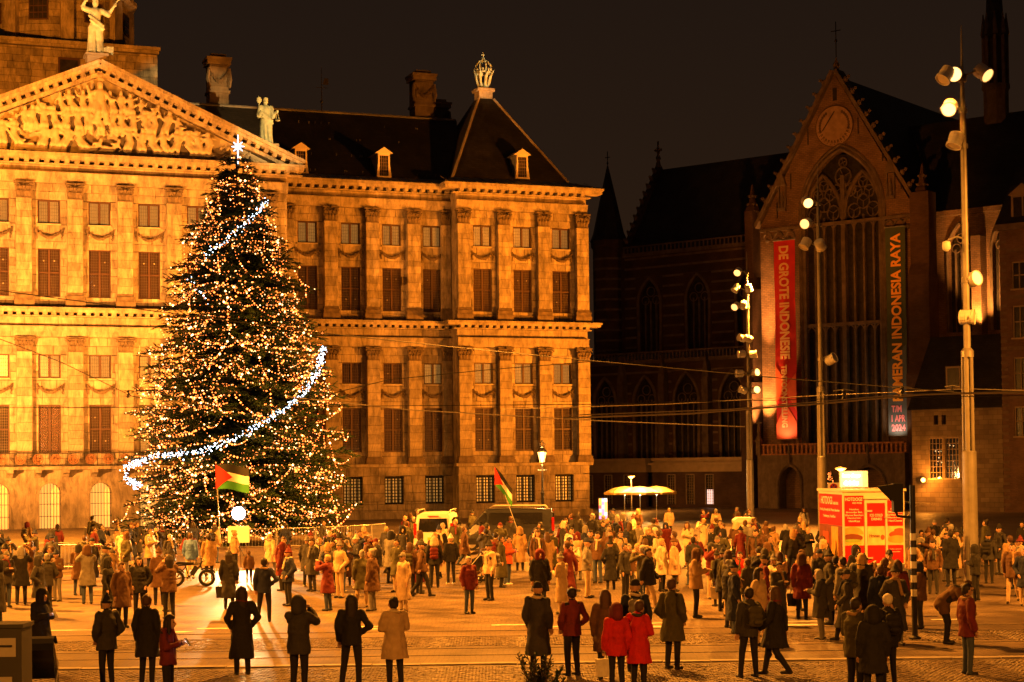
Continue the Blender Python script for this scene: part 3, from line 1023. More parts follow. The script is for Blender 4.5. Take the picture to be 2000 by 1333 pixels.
# ------------------------------------------------------------------ blobs: tapered capsules fused into one skin by a voxel remesh
def capsule(m, p, q, r0, r1, n=10, sx=1.0, sy=1.0):
    p = Vector(p); q = Vector(q)
    d = q - p
    L_ = max(d.length, 1e-5); d = d / L_
    rows = []
    for k in range(4): a = -math.pi / 2 + k * math.pi / 8; rows.append((r0 * math.sin(a), r0 * math.cos(a)))
    rows.append((0, r0)); rows.append((L_, r1))
    for k in range(1, 5): a = k * math.pi / 8; rows.append((L_ + r1 * math.sin(a), r1 * math.cos(a)))
    up = Vector((0, 1, 0)) if abs(d.y) < .9 else Vector((1, 0, 0))
    a_ = d.cross(up).normalized(); b_ = a_.cross(d).normalized()
    vs = []; fs = []
    for h, r_ in rows:
        r_ = max(r_, .0008)
        for k in range(n):
            an = 2 * math.pi * k / n
            vs.append(p + d * h + a_ * (r_ * sx * math.cos(an)) + b_ * (r_ * sy * math.sin(an)))
    for i in range(len(rows) - 1):
        for k in range(n):
            k2 = (k + 1) % n
            fs.append((i * n + k, i * n + k2, (i + 1) * n + k2, (i + 1) * n + k))
    fs.append(tuple(range(n))[::-1]); fs.append(tuple((len(rows) - 1) * n + k for k in range(n)))
    m.add(vs, fs)


def fuse(name, m, vox, mats, smooth_it=2):
    me = m.mesh('tmp', [])
    o = bpy.data.objects.new('tmp', me); COL.objects.link(o)
    md = o.modifiers.new('r', 'REMESH'); md.mode = 'VOXEL'; md.voxel_size = vox; md.use_smooth_shade = True
    if smooth_it:
        sm = o.modifiers.new('s', 'SMOOTH'); sm.iterations = smooth_it; sm.factor = .5
    dg = bpy.context.evaluated_depsgraph_get()
    me2 = bpy.data.meshes.new_from_object(o.evaluated_get(dg))
    bpy.data.objects.remove(o); bpy.data.meshes.remove(me)
    me2.name = name
    me2.materials.clear()
    for mm in mats: me2.materials.append(mm)
    return me2


def robed_figure(h, pose):
    """draped standing figure about h tall, facing -y; pose gives hand targets"""
    k = h / 1.8
    m = MB()
    c = lambda p, q, a, b, **kw: capsule(m, Vector(p) * k, Vector(q) * k, a * k, b * k, **kw)
    c((0, .02, 1.62), (0, -.01, 1.70), .10, .10); c((0, .02, 1.42), (0, .02, 1.6), .065, .06)
    c((0, -.11, 1.64), (0, -.105, 1.61), .022, .025)
    c((0, .07, 1.74), (0, .1, 1.64), .085, .09)
    c((-.17, .02, 1.40), (.17, .02, 1.40), .09, .09); c((0, .01, 1.32), (0, .01, 1.02), .18, .15, sy=.75); c((0, .01, 1.02), (0, .02, .78), .16, .20)
    c((-.08, .0, .85), (-.13, -.02, .06), .15, .13); c((.09, -.03, .85), (.12, -.08, .06), .15, .12)
    c((0, .1, .8), (.02, .14, .06), .16, .16)
    for i in range(9):
        a = i * .7
        c((.16 * math.cos(a), .12 * math.sin(a), .98), (.24 * math.cos(a + .3), .2 * math.sin(a + .3), .05), .035, .05)
    c((-.2, -.1, 1.2), (.2, -.14, .9), .05, .06); c((-.16, -.14, 1.05), (.22, -.15, .8), .05, .05)
    c((.12, -.12, .05), (.14, -.24, .03), .05, .04); c((-.12, -.1, .05), (-.15, -.22, .03), .05, .04)
    for side, (el, ha) in zip((-1, 1), pose):
        s_ = (side * .2, .02, 1.4)
        c(s_, el, .075, .06); c(el, ha, .06, .04); c(ha, (ha[0], ha[1] - .03, ha[2] - .06), .045, .035)
        for f_ in range(4): c(ha, (ha[0] + .015 * (f_ - 1.5), ha[1] - .05, ha[2] - .1), .015, .012)
        c(s_, (el[0] * .9, el[1], el[2] - .06), .10, .09)
    return m, k


def statue(name, label, cat, s, y, z, h, pose, extra):
    M_ = Matrix.Translation(PM @ Vector((s, y, z))) @ Matrix.Rotation(P_A, 4, 'Z')
    m, k = robed_figure(h, pose)
    t = thing(name, label, cat, M=M_)
    pm = MB(); pm.box(-.7, .7, -.7, .7, -.95, -.18); pm.box(-.85, .85, -.85, .85, -.18, 0); pm.build('pedestal', marble, t)
    link('figure', fuse('figure', m, .055, [bronze]), t)
    extra(t, k)
    return t


def ex_peace(t, k):
    m = MB(); m.tube([(.62 * k, -.15 * k, 1.66 * k), (.80 * k, -.17 * k, 1.98 * k)], .05, 6)
    for a in range(3):
        m.tube([(.66 * k + .05 * a * k, -.16 * k, 1.72 * k + .09 * a * k), (.72 * k + .06 * a * k, -.2 * k, 1.74 * k + .1 * a * k), (.70 * k + .05 * a * k, -.2 * k, 1.84 * k + .1 * a * k)], .035, 5)
    m.build('caduceus', bronze, t)
    m = MB(); m.tube([(-.30 * k, -.1 * k, 1.72 * k), (-.42 * k, -.1 * k, 1.98 * k), (-.5 * k, -.1 * k, 2.15 * k)], [.06, .05, .02], 6)
    for i in range(14): leafstrip(m, -.36 * k - .012 * i * k, -.1 * k, (1.74 + .028 * i) * k, .16, .3, random.uniform(-.4, .5))
    m.build('olive_branch', bronze, t)
    m = MB()
    for i in range(10): m.ball((.38 * k + random.uniform(-.12, .12) * k, -.1 * k, (.06 + random.uniform(0, .2)) * k), .06 * k, 6, 4)
    for i in range(8): leafstrip(m, .38 * k + random.uniform(-.14, .14) * k, -.14 * k, .02, .22, .6, .4)
    m.build('horn_of_plenty', bronze, t)


def ex_just(t, k):
    m = MB(); m.tube([(.40 * k, -.2 * k, 1.25 * k), (.34 * k, -.2 * k, .92 * k)], .02, 4); m.tube([(.40 * k, -.2 * k, 1.25 * k), (.47 * k, -.2 * k, .92 * k)], .02, 4)
    m.lathe([(.02, 0), (.18, .06), (.2, .1), (.05, .08)], 10, (.41 * k, -.2 * k, .86 * k)); m.build('scales', bronze, t)
    m = MB(); m.ball((-.24 * k, .02, 1.68 * k), (.1 * k, .05 * k, .13 * k), 10, 7); m.tube([(-.24 * k, .02, 1.56 * k), (-.26 * k, 0, 1.1 * k)], .05, 5); m.build('mirror', bronze, t)


statue('statue', 'green bronze robed figure raising a staff on the pediment top', 'statue', AX - .1, -3.0, 35.5, 4.35,
       [((-.40, -.02, 1.50), (-.28, -.12, 1.72)), ((.42, -.06, 1.34), (.6, -.15, 1.62))], ex_peace)
statue('statue', 'green bronze robed figure holding scales at the pediment corner', 'statue', -28.2, -3.0, 29.42, 3.75,
       [((-.30, .0, 1.14), (-.26, -.12, 1.12)), ((.30, -.06, 1.12), (.40, -.2, 1.27))], ex_just)

# crown held by eagles on the pavilion roof
t = thing('crown_sculpture', 'gilded open crown above eagles topping the pavilion roof', 'roof sculpture', M=Matrix.Translation(PM @ Vector((ax_, ay, 37.25))) @ Matrix.Rotation(P_A, 4, 'Z'))
m = MB()
for k in range(8):
    a = k * math.pi / 4
    capsule(m, (.35 * math.cos(a), .35 * math.sin(a), 0), (.66 * math.cos(a), .66 * math.sin(a), 1.05), .13, .11)
    capsule(m, (.66 * math.cos(a), .66 * math.sin(a), 1.05), (.95 * math.cos(a + .2), .95 * math.sin(a + .2), 1.65), .13, .05)
    capsule(m, (.6 * math.cos(a), .6 * math.sin(a), .6), (.72 * math.cos(a + .3), .72 * math.sin(a + .3), 1.3), .08, .07)
capsule(m, (0, 0, 0), (0, 0, .1), .5, .5)
link('eagles', fuse('eagles', m, .05, [bronze]), t)
m = MB()
m.tube([(.62 * math.cos(k * math.pi / 10), .62 * math.sin(k * math.pi / 10), 1.5) for k in range(21)], .10, 6, caps=False)
for k in range(8):
    a = k * math.pi / 4
    m.tube([(.62 * math.cos(a) * q, .62 * math.sin(a) * q, 1.5 + z) for q, z in ((1, 0), (1.18, .35), (1.0, .75), (.5, 1.05), (.0, 1.08))], .06, 5)
    m.ball((.70 * math.cos(a + .39), .70 * math.sin(a + .39), 1.72), .11, 6, 4)
    for z_, q in ((.3, 1.22), (.6, 1.15), (.85, .85)): m.ball((.62 * math.cos(a) * q, .62 * math.sin(a) * q, 1.5 + z_), .085, 5, 3)
m.ball((0, 0, 2.7), .17, 8, 5); m.box(-.03, .03, -.03, .03, 2.8, 3.3); m.box(-.15, .15, -.03, .03, 3.03, 3.1)
m.build('crown', bronze, t)

# relief of the tympanum: crowded figures, one carving
m = MB()
rr = random.Random(21)
def relief_fig(x, z, h, lean, kind):
    k = h / 1.8
    y = -4.12
    def c(p, q, a, b): capsule(m, (x + p[0] * k, y - .14 - p[2] * k, z + p[1] * k), (x + q[0] * k, y - .14 - q[2] * k, z + q[1] * k), a * k, b * k, n=8)
    l = lean
    if kind == 0:      # standing or seated draped figure
        hd = (l * .5, 1.55, .28)
        c(hd, (hd[0], hd[1] + .1, .28), .13, .13); c((l * .4, 1.3, .2), (l * .1, .85, .16), .2, .19)
        kx = rr.uniform(-.3, .3)
        c((l * .1 - .08, .85, .16), (kx - .1, .5, .3), .17, .13); c((kx - .1, .5, .3), (kx - .2, .02, .12), .12, .09)
        c((l * .1 + .1, .85, .16), (kx + .2, .45, .28), .17, .13); c((kx + .2, .45, .28), (kx + .22, .02, .12), .12, .09)
        for s_ in (-1, 1):
            e = (l * .4 + s_ * rr.uniform(.25, .45), rr.uniform(.95, 1.45), .25); h_ = (e[0] + s_ * rr.uniform(-.1, .3), e[1] + rr.uniform(-.3, .4), .3)
            c((l * .4 + s_ * .18, 1.34, .2), e, .09, .075); c(e, h_, .075, .06)
        for i in range(5): c((l * .1 + rr.uniform(-.2, .2), .8, .22), (kx + rr.uniform(-.35, .35), .05, .2), .05, .07)
    elif kind == 1:    # reclining figure
        s_ = 1 if l > 0 else -1
        c((s_ * -.7, 1.0, .25), (s_ * -.7, 1.1, .25), .14, .14); c((s_ * -.6, .8, .2), (s_ * -.25, .42, .2), .2, .2)
        c((s_ * -.25, .4, .2), (s_ * .35, .55, .3), .18, .14); c((s_ * .35, .55, .3), (s_ * .85, .12, .2), .13, .09)
        c((s_ * -.25, .3, .2), (s_ * .45, .22, .25), .17, .14); c((s_ * .45, .22, .25), (s_ * 1.0, .06, .2), .12, .08)
        c((s_ * -.62, .8, .25), (s_ * -.85, .4, .3), .09, .08); c((s_ * -.85, .4, .3), (s_ * -.6, .15, .3), .08, .06); c((s_ * -.5, .82, .3), (s_ * -.1, .75, .42), .09, .07)
    else:              # sea beast: coiled body and head
        pts = [(-.9 + i * .22, .25 + .22 * math.sin(i * 1.3 + l), .16 + .05 * math.cos(i)) for i in range(9)]
        for i in range(8): c(pts[i], pts[i + 1], .2 - .015 * i, .19 - .015 * i)
        c((-.9, .35, .2), (-1.05, .75, .25), .2, .17); c((-1.05, .75, .25), (-1.3, .68, .25), .16, .1)
zb2 = 27.65
slope = (zt - .75 - zb2) / (hw - 1.0)
for row, (z, h) in enumerate(((zb2 + .05, 2.25), (zb2 + 1.55, 2.1), (zb2 + 2.9, 2.0))):
    x = -hw
    while x < hw:
        room = slope * (hw - 1.2 - abs(x)) - (z - zb2)
        if room > .45:
            hh = min(h, room * 1.02)
            kind = 0
            if room < 1.5: kind = 1
            elif row == 0 and rr.random() < .35: kind = rr.choice((1, 2))
            hh2 = hh if kind == 0 else min(1.8, room * 1.35)
            relief_fig(AX + x, z + rr.uniform(-.05, .1), hh2, rr.uniform(-.4, .4), kind)
            x += (.62 if kind == 0 else 1.25) * hh2 / 1.8 * rr.uniform(.9, 1.25)
        else:
            x += .3
relief_fig(AX, zb2 + 2.4, 3.2, 0, 0)
for i in range(60):
    x = rr.uniform(-hw + 2, hw - 2); zz = zb2 + rr.uniform(.1, max(.15, slope * (hw - 1.8 - abs(x)) * .8)); capsule(m, (AX + x, -4.14, zz), (AX + x + rr.uniform(-.5, .5), -4.2, zz + rr.uniform(-.3, .4)), rr.uniform(.08, .2), rr.uniform(.06, .14), n=8)
link('relief', fuse('relief', m, .065, [marble], 2), ped)

# ------------------------------------------------------------------ church
church = thing('church', 'dark gothic brick church with pointed gable, sundial and tall traceried window', 'church', M=CM)
G0, G1, GA, GZ, GS = -7.5, 8.6, 0.66, 40.5, 26.9


def pointed(cx, hwid, z0, zs, zap, n=10):
    """pointed arch outline counter-clockwise from bottom left"""
    pts = [(cx - hwid, z0), (cx + hwid, z0)]
    h = zap - zs
    r_ = (hwid * hwid + h * h) / (2 * hwid)
    ea = math.asin(min(1, h / r_)) if r_ >= hwid else math.pi / 2
    if h < hwid: ea = math.pi - ea if r_ < hwid else ea
    for k in range(n + 1):
        a = ea * k / n; pts.append((cx + hwid - r_ + r_ * math.cos(a), zs + r_ * math.sin(a)))
    for k in range(n - 1, -1, -1):
        a = ea * k / n; pts.append((cx - hwid + r_ - r_ * math.cos(a), zs + r_ * math.sin(a)))
    return pts


def archpts(cx, hwid, zs, zap, n=10):
    return pointed(cx, hwid, zs, zs, zap, n)[2:]


big_op = pointed(1.18, 3.95, 6.0, 27.6, 33.4, 14)
m = MB()
m.prism([(G0, 0), (G1, 0), (G1, GS), (GA, GZ), (G0, GS)], 0, 1.0, holes=[big_op])
gw = m.build('gable_wall', brick_c, church)
m = MB(); m.box(-2.9, 5.3, .75, .8, 6, 33); m.build('leaded_glazing', church_glass, gw)
# moulded arch, mullions and tracery
m = MB()
for off, rad in ((.0, .22), (.35, .16)):
    pts = archpts(1.18, 3.95 + off, 27.6, 33.4 + off * 1.2, 14)
    m.tube([(1.18 + 3.95 + off, -.05 - off * .1, 6)] + [(p[0], -.05 - off * .1, p[1]) for p in pts] + [(1.18 - 3.95 - off, -.05 - off * .1, 6)], rad, 6)
m.build('arch_moulding', church_stone, gw)
m = MB(); m.box(.98, 1.38, .15, .7, 6, 31.0); m.build('mullion', church_stone, gw)
for cx in (-.85, 3.2):
    pts = archpts(cx, 1.9, 27.0, 31.2, 10)
    m = MB(); m.tube([(p[0], .3, p[1]) for p in pts], .2, 6); m.build('sub_arch', church_stone, gw)
    for k in (-1, 0, 1):
        m = MB(); m.box(cx + k * .98 - .09, cx + k * .98 + .09, .3, .6, 6, 27.2); m.build('mullion', church_stone, gw)
    for zr in (17.0, 26.6):
        for k in range(4):
            c0 = cx - 1.47 + k * .98
            m = MB(); m.tube([(p[0], .35, p[1]) for p in archpts(c0, .44, zr - .7, zr, 5)], .07, 5); m.build('tracery', church_stone, gw)
    # flowing tracery inside each sub-arch
    for (ox, oz, r_) in ((-.95, 27.6, .62), (.95, 27.6, .62), (0, 28.4, .62), (-.6, 29.3, .5), (.6, 29.3, .5), (0, 30.2, .45)):
        m = MB(); m.tube([(cx + ox + r_ * math.cos(a), .4, oz + r_ * math.sin(a) * 1.1) for a in [2 * math.pi * k / 12 for k in range(13)]], .075, 5, caps=False)
        for k in range(3):
            a = 2 * math.pi * k / 3 + .5; m.tube([(cx + ox, .4, oz), (cx + ox + r_ * math.cos(a), .4, oz + r_ * math.sin(a))], .05, 4)
        m.build('tracery', church_stone, gw)
for (ox, oz, r_) in ((1.18, 30.9, .8), (.45, 29.6, .55), (1.9, 29.6, .55), (1.18, 32.2, .4)):
    m = MB(); m.tube([(ox + r_ * math.cos(a), .4, oz + r_ * math.sin(a) * 1.1) for a in [2 * math.pi * k / 12 for k in range(13)]], .085, 5, caps=False)
    for k in range(4):
        a = math.pi * k / 2 + .4; m.tube([(ox, .4, oz), (ox + r_ * math.cos(a), .4, oz + r_ * math.sin(a))], .05, 4)
    m.build('tracery', church_stone, gw)
m = MB(); m.box(-2.77, 5.13, .0, .7, 16.95, 17.25); m.build('transom', church_stone, gw)
m = MB(); m.box(G0 + .1, G1 - .1, -.35, -.003, 26.35, 26.65); m.build('string_course', church_stone, gw)
for x in (-6.6, -5.4, -4.2, 6.0, 7.0, 7.9):
    m = MB(); m.tube([(p[0], -.2, p[1]) for p in archpts(x, .5, 25.6, 26.3, 5)], .11, 5); m.ball((x, -.25, 25.5), .22, 6, 4); m.build('corbel', church_stone, gw)
# gable coping with crockets
for s_, x1 in ((-1, G0), (1, G1)):
    m = MB()
    p, q = Vector((x1 + s_ * .35, 0, GS - .1)), Vector((GA, 0, GZ + .25))
    d = (q - p); nrm = Vector((-d.z, 0, d.x)).normalized() * (1 if s_ > 0 else -1)
    if nrm.z < 0: nrm = -nrm
    m.add([p + Vector((0, -.3, 0)), q + Vector((0, -.3, 0)), q + Vector((0, 1.3, 0)), p + Vector((0, 1.3, 0))] + [v + nrm * .35 for v in (p + Vector((0, -.3, 0)), q + Vector((0, -.3, 0)), q + Vector((0, 1.3, 0)), p + Vector((0, 1.3, 0)))],
          [(0, 1, 5, 4), (1, 2, 6, 5), (2, 3, 7, 6), (3, 0, 4, 7), (4, 5, 6, 7), (0, 3, 2, 1)])
    m.build('coping', church_stone, gw)
    for k in range(1, 12):
        c = p + d * (k / 12) + nrm * .5
        mm = MB(); mm.ball(c, (.26, .25, .3), 6, 4); mm.ball(c + nrm * .25 + Vector((-s_ * -.12, 0, .12)), .18, 5, 3); mm.build('crocket', church_stone, gw)
m = MB(); m.lathe([(.4, 0), (.25, .6), (.35, .9), (.12, 1.3), (.05, 1.6)], 8, (GA, .4, GZ)); m.build('finial', church_stone, gw)
m = MB(); m.tube([(GA, .4, GZ + 1.5), (GA, .4, GZ + 5)], .05, 5); m.box(GA - .5, GA + .5, .38, .42, GZ + 4.1, GZ + 4.18); m.ball((GA, .4, GZ + 3.2), .16, 6, 4); m.build('cross', iron, gw)
# sundial
dialm = mat('sundial_face', (0.30, 0.19, 0.12), 0.8, var=0.2, scale=2)
inkm = mat('sundial_marks', (0.09, 0.055, 0.035), 0.8)
m = MB(); RX = Matrix.Translation((GA - .05, -.004, 35.6)) @ Matrix.Rotation(math.pi / 2, 4, 'X')
m.lathe([(1.95, 0), (1.95, .1), (1.88, .13), (.0, .13)], 40, M=RX); sd = m.build('sundial', dialm, gw)
m = MB(); m.tube([(GA - .05 + 1.92 * math.cos(a), -.12, 35.6 + 1.92 * math.sin(a)) for a in [2 * math.pi * k / 40 for k in range(41)]], .05, 5, caps=False)
for k in range(13):
    a = math.pi + .25 + k * (math.pi - .5) / 12
    for r0, r1 in ((1.35, 1.6), (1.66, 1.76)):
        m.tube([(GA - .05 + r0 * math.cos(a), -.15, 35.6 + r0 * math.sin(a)), (GA - .05 + r1 * math.cos(a), -.15, 35.6 + r1 * math.sin(a))], .035, 4)
    m.tube([(GA - .05 + 1.35 * math.cos(a + .05), -.15, 35.6 + 1.35 * math.sin(a + .05)), (GA - .05 + 1.6 * math.cos(a + .08), -.15, 35.6 + 1.6 * math.sin(a + .08))], .03, 4)
for k in range(16):
    a = -.2 + (k % 8) * .17; s_ = 1 if k < 8 else -1
    m.ball((GA - .05 + s_ * 1.5 * math.cos(a), -.14, 35.6 + 1.5 * math.sin(a)), (.13, .02, .16), 6, 4)
m.build('hour_marks', inkm, sd)
m = MB(); m.tube([(GA, -.16, 37.0), (GA - 1.1, -.5, 35.2)], .045, 5); m.build('gnomon', iron, sd)
# slit window, iron ties, niches
m = MB(); m.box(GA - .22, GA + .22, -.01, .02, 38.0, 39.2); m.build('slit', darkroom, gw)
for x, z in ((-2.2, 34.2), (3.0, 34.6), (-4.1, 30.2), (5.4, 31.8), (-5.6, 27.6), (7.2, 29.0)):
    m = MB(); m.box(x - .05, x + .05, -.06, -.003, z, z + 1.5); m.build('wall_tie', iron, gw)
for x in (-5.0, 6.2):
    m = MB(); m.box(x - .4, x + .4, -.35, -.003, 28.2, 28.5); m.box(x - .42, x - .28, -.2, -.003, 28.5, 30.6); m.box(x + .28, x + .42, -.2, -.003, 28.5, 30.6)
    m.prism([(x - .5, 30.6), (x + .5, 30.6), (x, 32.2)], -.35, -.003); m.lathe([(.2, 0), (.14, .5), (.18, 1.1), (.1, 1.4), (.11, 1.6)], 8, (x, -.15, 28.5)); m.build('niche', church_stone, gw)
# buttresses and turret strips flanking the gable
for x0, x1 in ((G0 - 1.5, G0 - .25), (G1 - .5, G1 + 1.7)):
    m = MB()
    m.box(x0, x1, -1.6, .9, 0, 12); m.box(x0 + .1, x1 - .1, -1.1, .9, 12, 21); m.box(x0 + .2, x1 - .2, -.7, .9, 21, 28.5)
    m.add([(x0, -1.6, 12), (x1, -1.6, 12), (x1 - .1, -1.1, 13.2), (x0 + .1, -1.1, 13.2)], [(0, 1, 2, 3)])
    m.add([(x0 + .1, -1.1, 21), (x1 - .1, -1.1, 21), (x1 - .2, -.7, 22), (x0 + .2, -.7, 22)], [(0, 1, 2, 3)])
    c = ((x0 + x1) / 2, .1, 28.5)
    m.lathe([(.75, 0), (.6, .4), (.4, .6), (.08, 2.6)], 4, c, ph=R(45))
    m.build('buttress', brick_d, church)
    for k in range(8):
        mm = MB(); a = k % 4 * math.pi / 2 + math.pi / 4; z = 29.2 + (k // 4) * .8; r_ = .5 * (1 - (z - 28.8) / 3); mm.ball((c[0] + r_ * math.cos(a), c[1] + r_ * math.sin(a), z), .16, 5, 3); mm.build('crocket', church_stone, church)
# transept roof
quadroof('transept_roof', [(G0 - .3, .9, GS), (GA, .9, GZ - .1), (G1 + .3, .9, GS), (G0 - .3, 34, GS), (GA, 34, GZ - .1), (G1 + .3, 34, GS)], [(0, 1, 4, 3), (1, 2, 5, 4), (3, 4, 5)], slate, church)
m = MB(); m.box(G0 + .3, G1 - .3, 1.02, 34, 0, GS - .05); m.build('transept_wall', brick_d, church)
# porch below the big window
m = MB(); m.prism([(-7.3, 0), (-2.2, 0), (-2.2, 3.0)] + archpts(-.2, 2.0, 3.0, 4.4, 6)[::-1] + [(1.8, 3.0), (1.8, 0), (8.2, 0), (8.2, 5.2), (-7.3, 5.2)], -2.2, -.2) if False else None
m.prism([(-6.8, 0), (8.2, 0), (8.2, 5.0), (-6.8, 5.0)], -2.4, -.2, holes=[pointed(-3.4, 1.1, .001, 2.4, 3.9), pointed(4.6, 1.6, .001, 2.0, 3.8)]); po = m.build('porch', church_stone, church)
m = MB(); m.box(-6.6, 8.0, -1.2, -.9, 0, 4.6); m.build('porch_back', brick_c, po)
for cx, w_, zs, za in ((-3.4, 1.25, 2.4, 4.15), (4.6, 1.75, 2.0, 4.05)):
    m = MB(); m.tube([(p[0], -2.45, p[1]) for p in archpts(cx, w_, zs, za, 8)], .13, 6); m.tube([(cx - w_, -2.45, 0), (cx - w_, -2.45, zs)], .12, 6); m.tube([(cx + w_, -2.45, 0), (cx + w_, -2.45, zs)], .12, 6)
    m.lathe([(.16, 0), (.3, .5), (.1, .9), (.2, 1.1), (.03, 1.9)], 6, (cx, -2.45, za)); m.build('porch_arch', church_stone, po)
# painted balustrade over the porch
balm = mat('painted_balustrade', (0.30, 0.13, 0.06), 0.8, var=0.5, scale=6)
m = MB(); m.box(-6.8, 8.2, -2.45, -2.15, 5.9, 6.05); m.box(-6.8, 8.2, -2.45, -2.15, 5.0, 5.12)
for k in range(34): m.box(-6.7 + k * .45, -6.5 + k * .45, -2.38, -2.25, 5.1, 5.92)
m.build('balustrade', balm, po)
for cx in (-6.6,):
    m = MB(); m.lathe([(.32, 0), (.32, 1.2), (.42, 1.3), (.15, 1.9), (.2, 2.2), (.06, 3.4)], 4, (cx, -2.4, 5.0), ph=R(45)); m.box(cx - .3, cx + .3, -2.45, -2.35, 8.0, 8.12); m.build('pinnacle', church_stone, po)

# nave: clerestory wall, aisle, roof, west gable, stair turret
NW, NE = -28.7, -8.6
ops = [pointed(-25.6, 1.35, 16.2, 21.3, 23.9), pointed(-19.6, 1.35, 16.2, 21.3, 23.9), pointed(-13.6, 1.35, 16.2, 21.3, 23.9)]
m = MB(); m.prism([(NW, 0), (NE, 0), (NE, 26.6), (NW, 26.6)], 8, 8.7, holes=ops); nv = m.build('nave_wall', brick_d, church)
m = MB(); m.box(NW + .2, NE, 8.45, 8.5, 15.5, 24.5); m.build('leaded_glazing', church_glass, nv)
aops = [pointed(-28.0, 1.3, 4.0, 10.6, 13.2), pointed(-23.0, 1.3, 4.0, 10.6, 13.2), pointed(-18.0, 1.4, 4.0, 10.6, 13.4), pointed(-12.6, 1.4, 4.0, 10.6, 13.4)]
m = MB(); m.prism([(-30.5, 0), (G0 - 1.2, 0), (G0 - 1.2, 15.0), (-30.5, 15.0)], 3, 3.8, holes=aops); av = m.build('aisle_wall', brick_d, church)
m = MB(); m.box(-30.4, G0 - 1.3, 3.5, 3.55, 3.5, 14); m.build('leaded_glazing', church_glass, av)
bandm = mat('pale_stone_band', (0.15, 0.105, 0.07), 0.9, var=0.3, scale=1.5)
for wall, y_, lst in ((nv, 7.99, [(-25.6, 1.35, 16.2, 21.3, 23.9), (-19.6, 1.35, 16.2, 21.3, 23.9), (-13.6, 1.35, 16.2, 21.3, 23.9)]), (av, 2.99, [(-28.0, 1.3, 4.0, 10.6, 13.2), (-23.0, 1.3, 4.0, 10.6, 13.2), (-18.0, 1.4, 4.0, 10.6, 13.4), (-12.6, 1.4, 4.0, 10.6, 13.4)])):
    for cx, hw_, z0, zs, za in lst:
        m = MB(); m.tube([(cx + hw_, y_ - .02, z0)] + [(p[0], y_ - .02, p[1]) for p in archpts(cx, hw_ + .1, zs, za + .15, 8)] + [(cx - hw_, y_ - .02, z0)], .17, 6); m.build('arch_moulding', bandm, wall)
        for k in (-1, 0, 1):
            m = MB(); m.box(cx + k * hw_ * .5 - .06, cx + k * hw_ * .5 + .06, y_ + .2, y_ + .4, z0, zs + .3); m.build('mullion', bandm, wall)
        m = MB()
        for ox, oz, r_ in ((-.5, .4, .45), (.5, .4, .45), (0, 1.3, .5)):
            m.tube([(cx + ox * hw_ + r_ * hw_ * .75 * math.cos(a), y_ + .3, zs + oz + r_ * hw_ * .75 * math.sin(a)) for a in [2 * math.pi * q / 10 for q in range(11)]], .06, 5, caps=False)
        m.build('tracery', bandm, wall)
    # pale stone bands, one object each, broken at the windows
    zlo, zhi, x0, x1 = (15.6, 26.3, NW, NE) if wall is nv else (1, 14.6, -30.5, G0 - 1.3)
    z = zlo
    while z < zhi:
        segs = [(x0, x1, z, z + .22)]
        for cx, hw_, z0, zs, za in lst: segs = subrect(segs, (cx - hw_ - .35, cx + hw_ + .35, z0, za + .3))
        for a, b, c, d in segs:
            if b - a > .3:
                m = MB(); m.box(a, b, y_ - .03, y_ + .05, c, d); m.build('stone_band', bandm, wall)
        z += 1.05
for x in (-25.5, -20.5, -15.3):
    m = MB(); m.box(x - .35, x + .35, 2.1, 2.985, 0, 13); m.prism([(x - .4, 13), (x + .4, 13), (x, 15.4)], 2.2, 2.9); m.build('buttress', church_stone, av)
m = MB(); m.box(-30.6, G0 - 1.2, 2.7, 3.0, 14.6, 15.0); m.box(-30.6, G0 - 1.2, 2.75, 2.9, 15.7, 15.85)
x = -30.4
while x < G0 - 1.4: m.box(x, x + .14, 2.78, 2.88, 15.0, 15.7); x += .42
m.build('parapet', church_stone, av)
quadroof('aisle_roof', [(-30.5, 3.0, 14.9), (G0 - 1.2, 3.0, 14.9), (G0 - 1.2, 8, 16.0), (-30.5, 8, 16.0)], [(0, 1, 2, 3)], lead, church)
m = MB(); m.box(NW, NE, 7.6, 8, 26.4, 26.8); m.box(NW, NE, 7.65, 7.8, 27.4, 27.55)
x = NW
while x < NE: m.box(x, x + .16, 7.67, 7.78, 26.8, 27.4); x += .5
m.build('parapet', church_stone, nv)
quadroof('nave_roof', [(NW + .4, 8.1, 26.8), (NE + 3, 8.1, 26.8), (NE + 8, 15, 36.8), (NW + .4, 15, 36.8), (NW + .4, 22, 26.8), (NE + 3, 22, 26.8)], [(0, 1, 2, 3), (3, 2, 5, 4)], slate, church)
m = MB()
m.prism([(8, 0), (22, 0), (22, 27), (15, 37.2), (8, 27)], NW - .5, NW + .35, M=Matrix(((0, 1, 0, 0), (1, 0, 0, 0), (0, 0, 1, 0), (0, 0, 0, 1)))); wg = m.build('west_gable', brick_d, church)
for k in range(1, 11):
    f_ = k / 11; m = MB(); m.ball((NW - .1, 8 + 7 * f_ - .15, 27 + 10.2 * f_ + .3), (.3, .25, .3), 6, 4); m.ball((NW - .1, 8 + 7 * f_ - .45, 27 + 10.2 * f_ + .5), .17, 5, 3); m.build('crocket', church_stone, wg)
m = MB(); m.lathe([(.4, 37.1), (.2, 37.8), (.34, 38.1), (.12, 38.5), (.3, 39.0), (.1, 39.4), (.12, 40.0)], 6, (NW - .1, 15, 0)); m.box(NW - .55, NW + .35, 14.9, 15.1, 38.9, 39.15); m.build('finial', church_stone, wg)
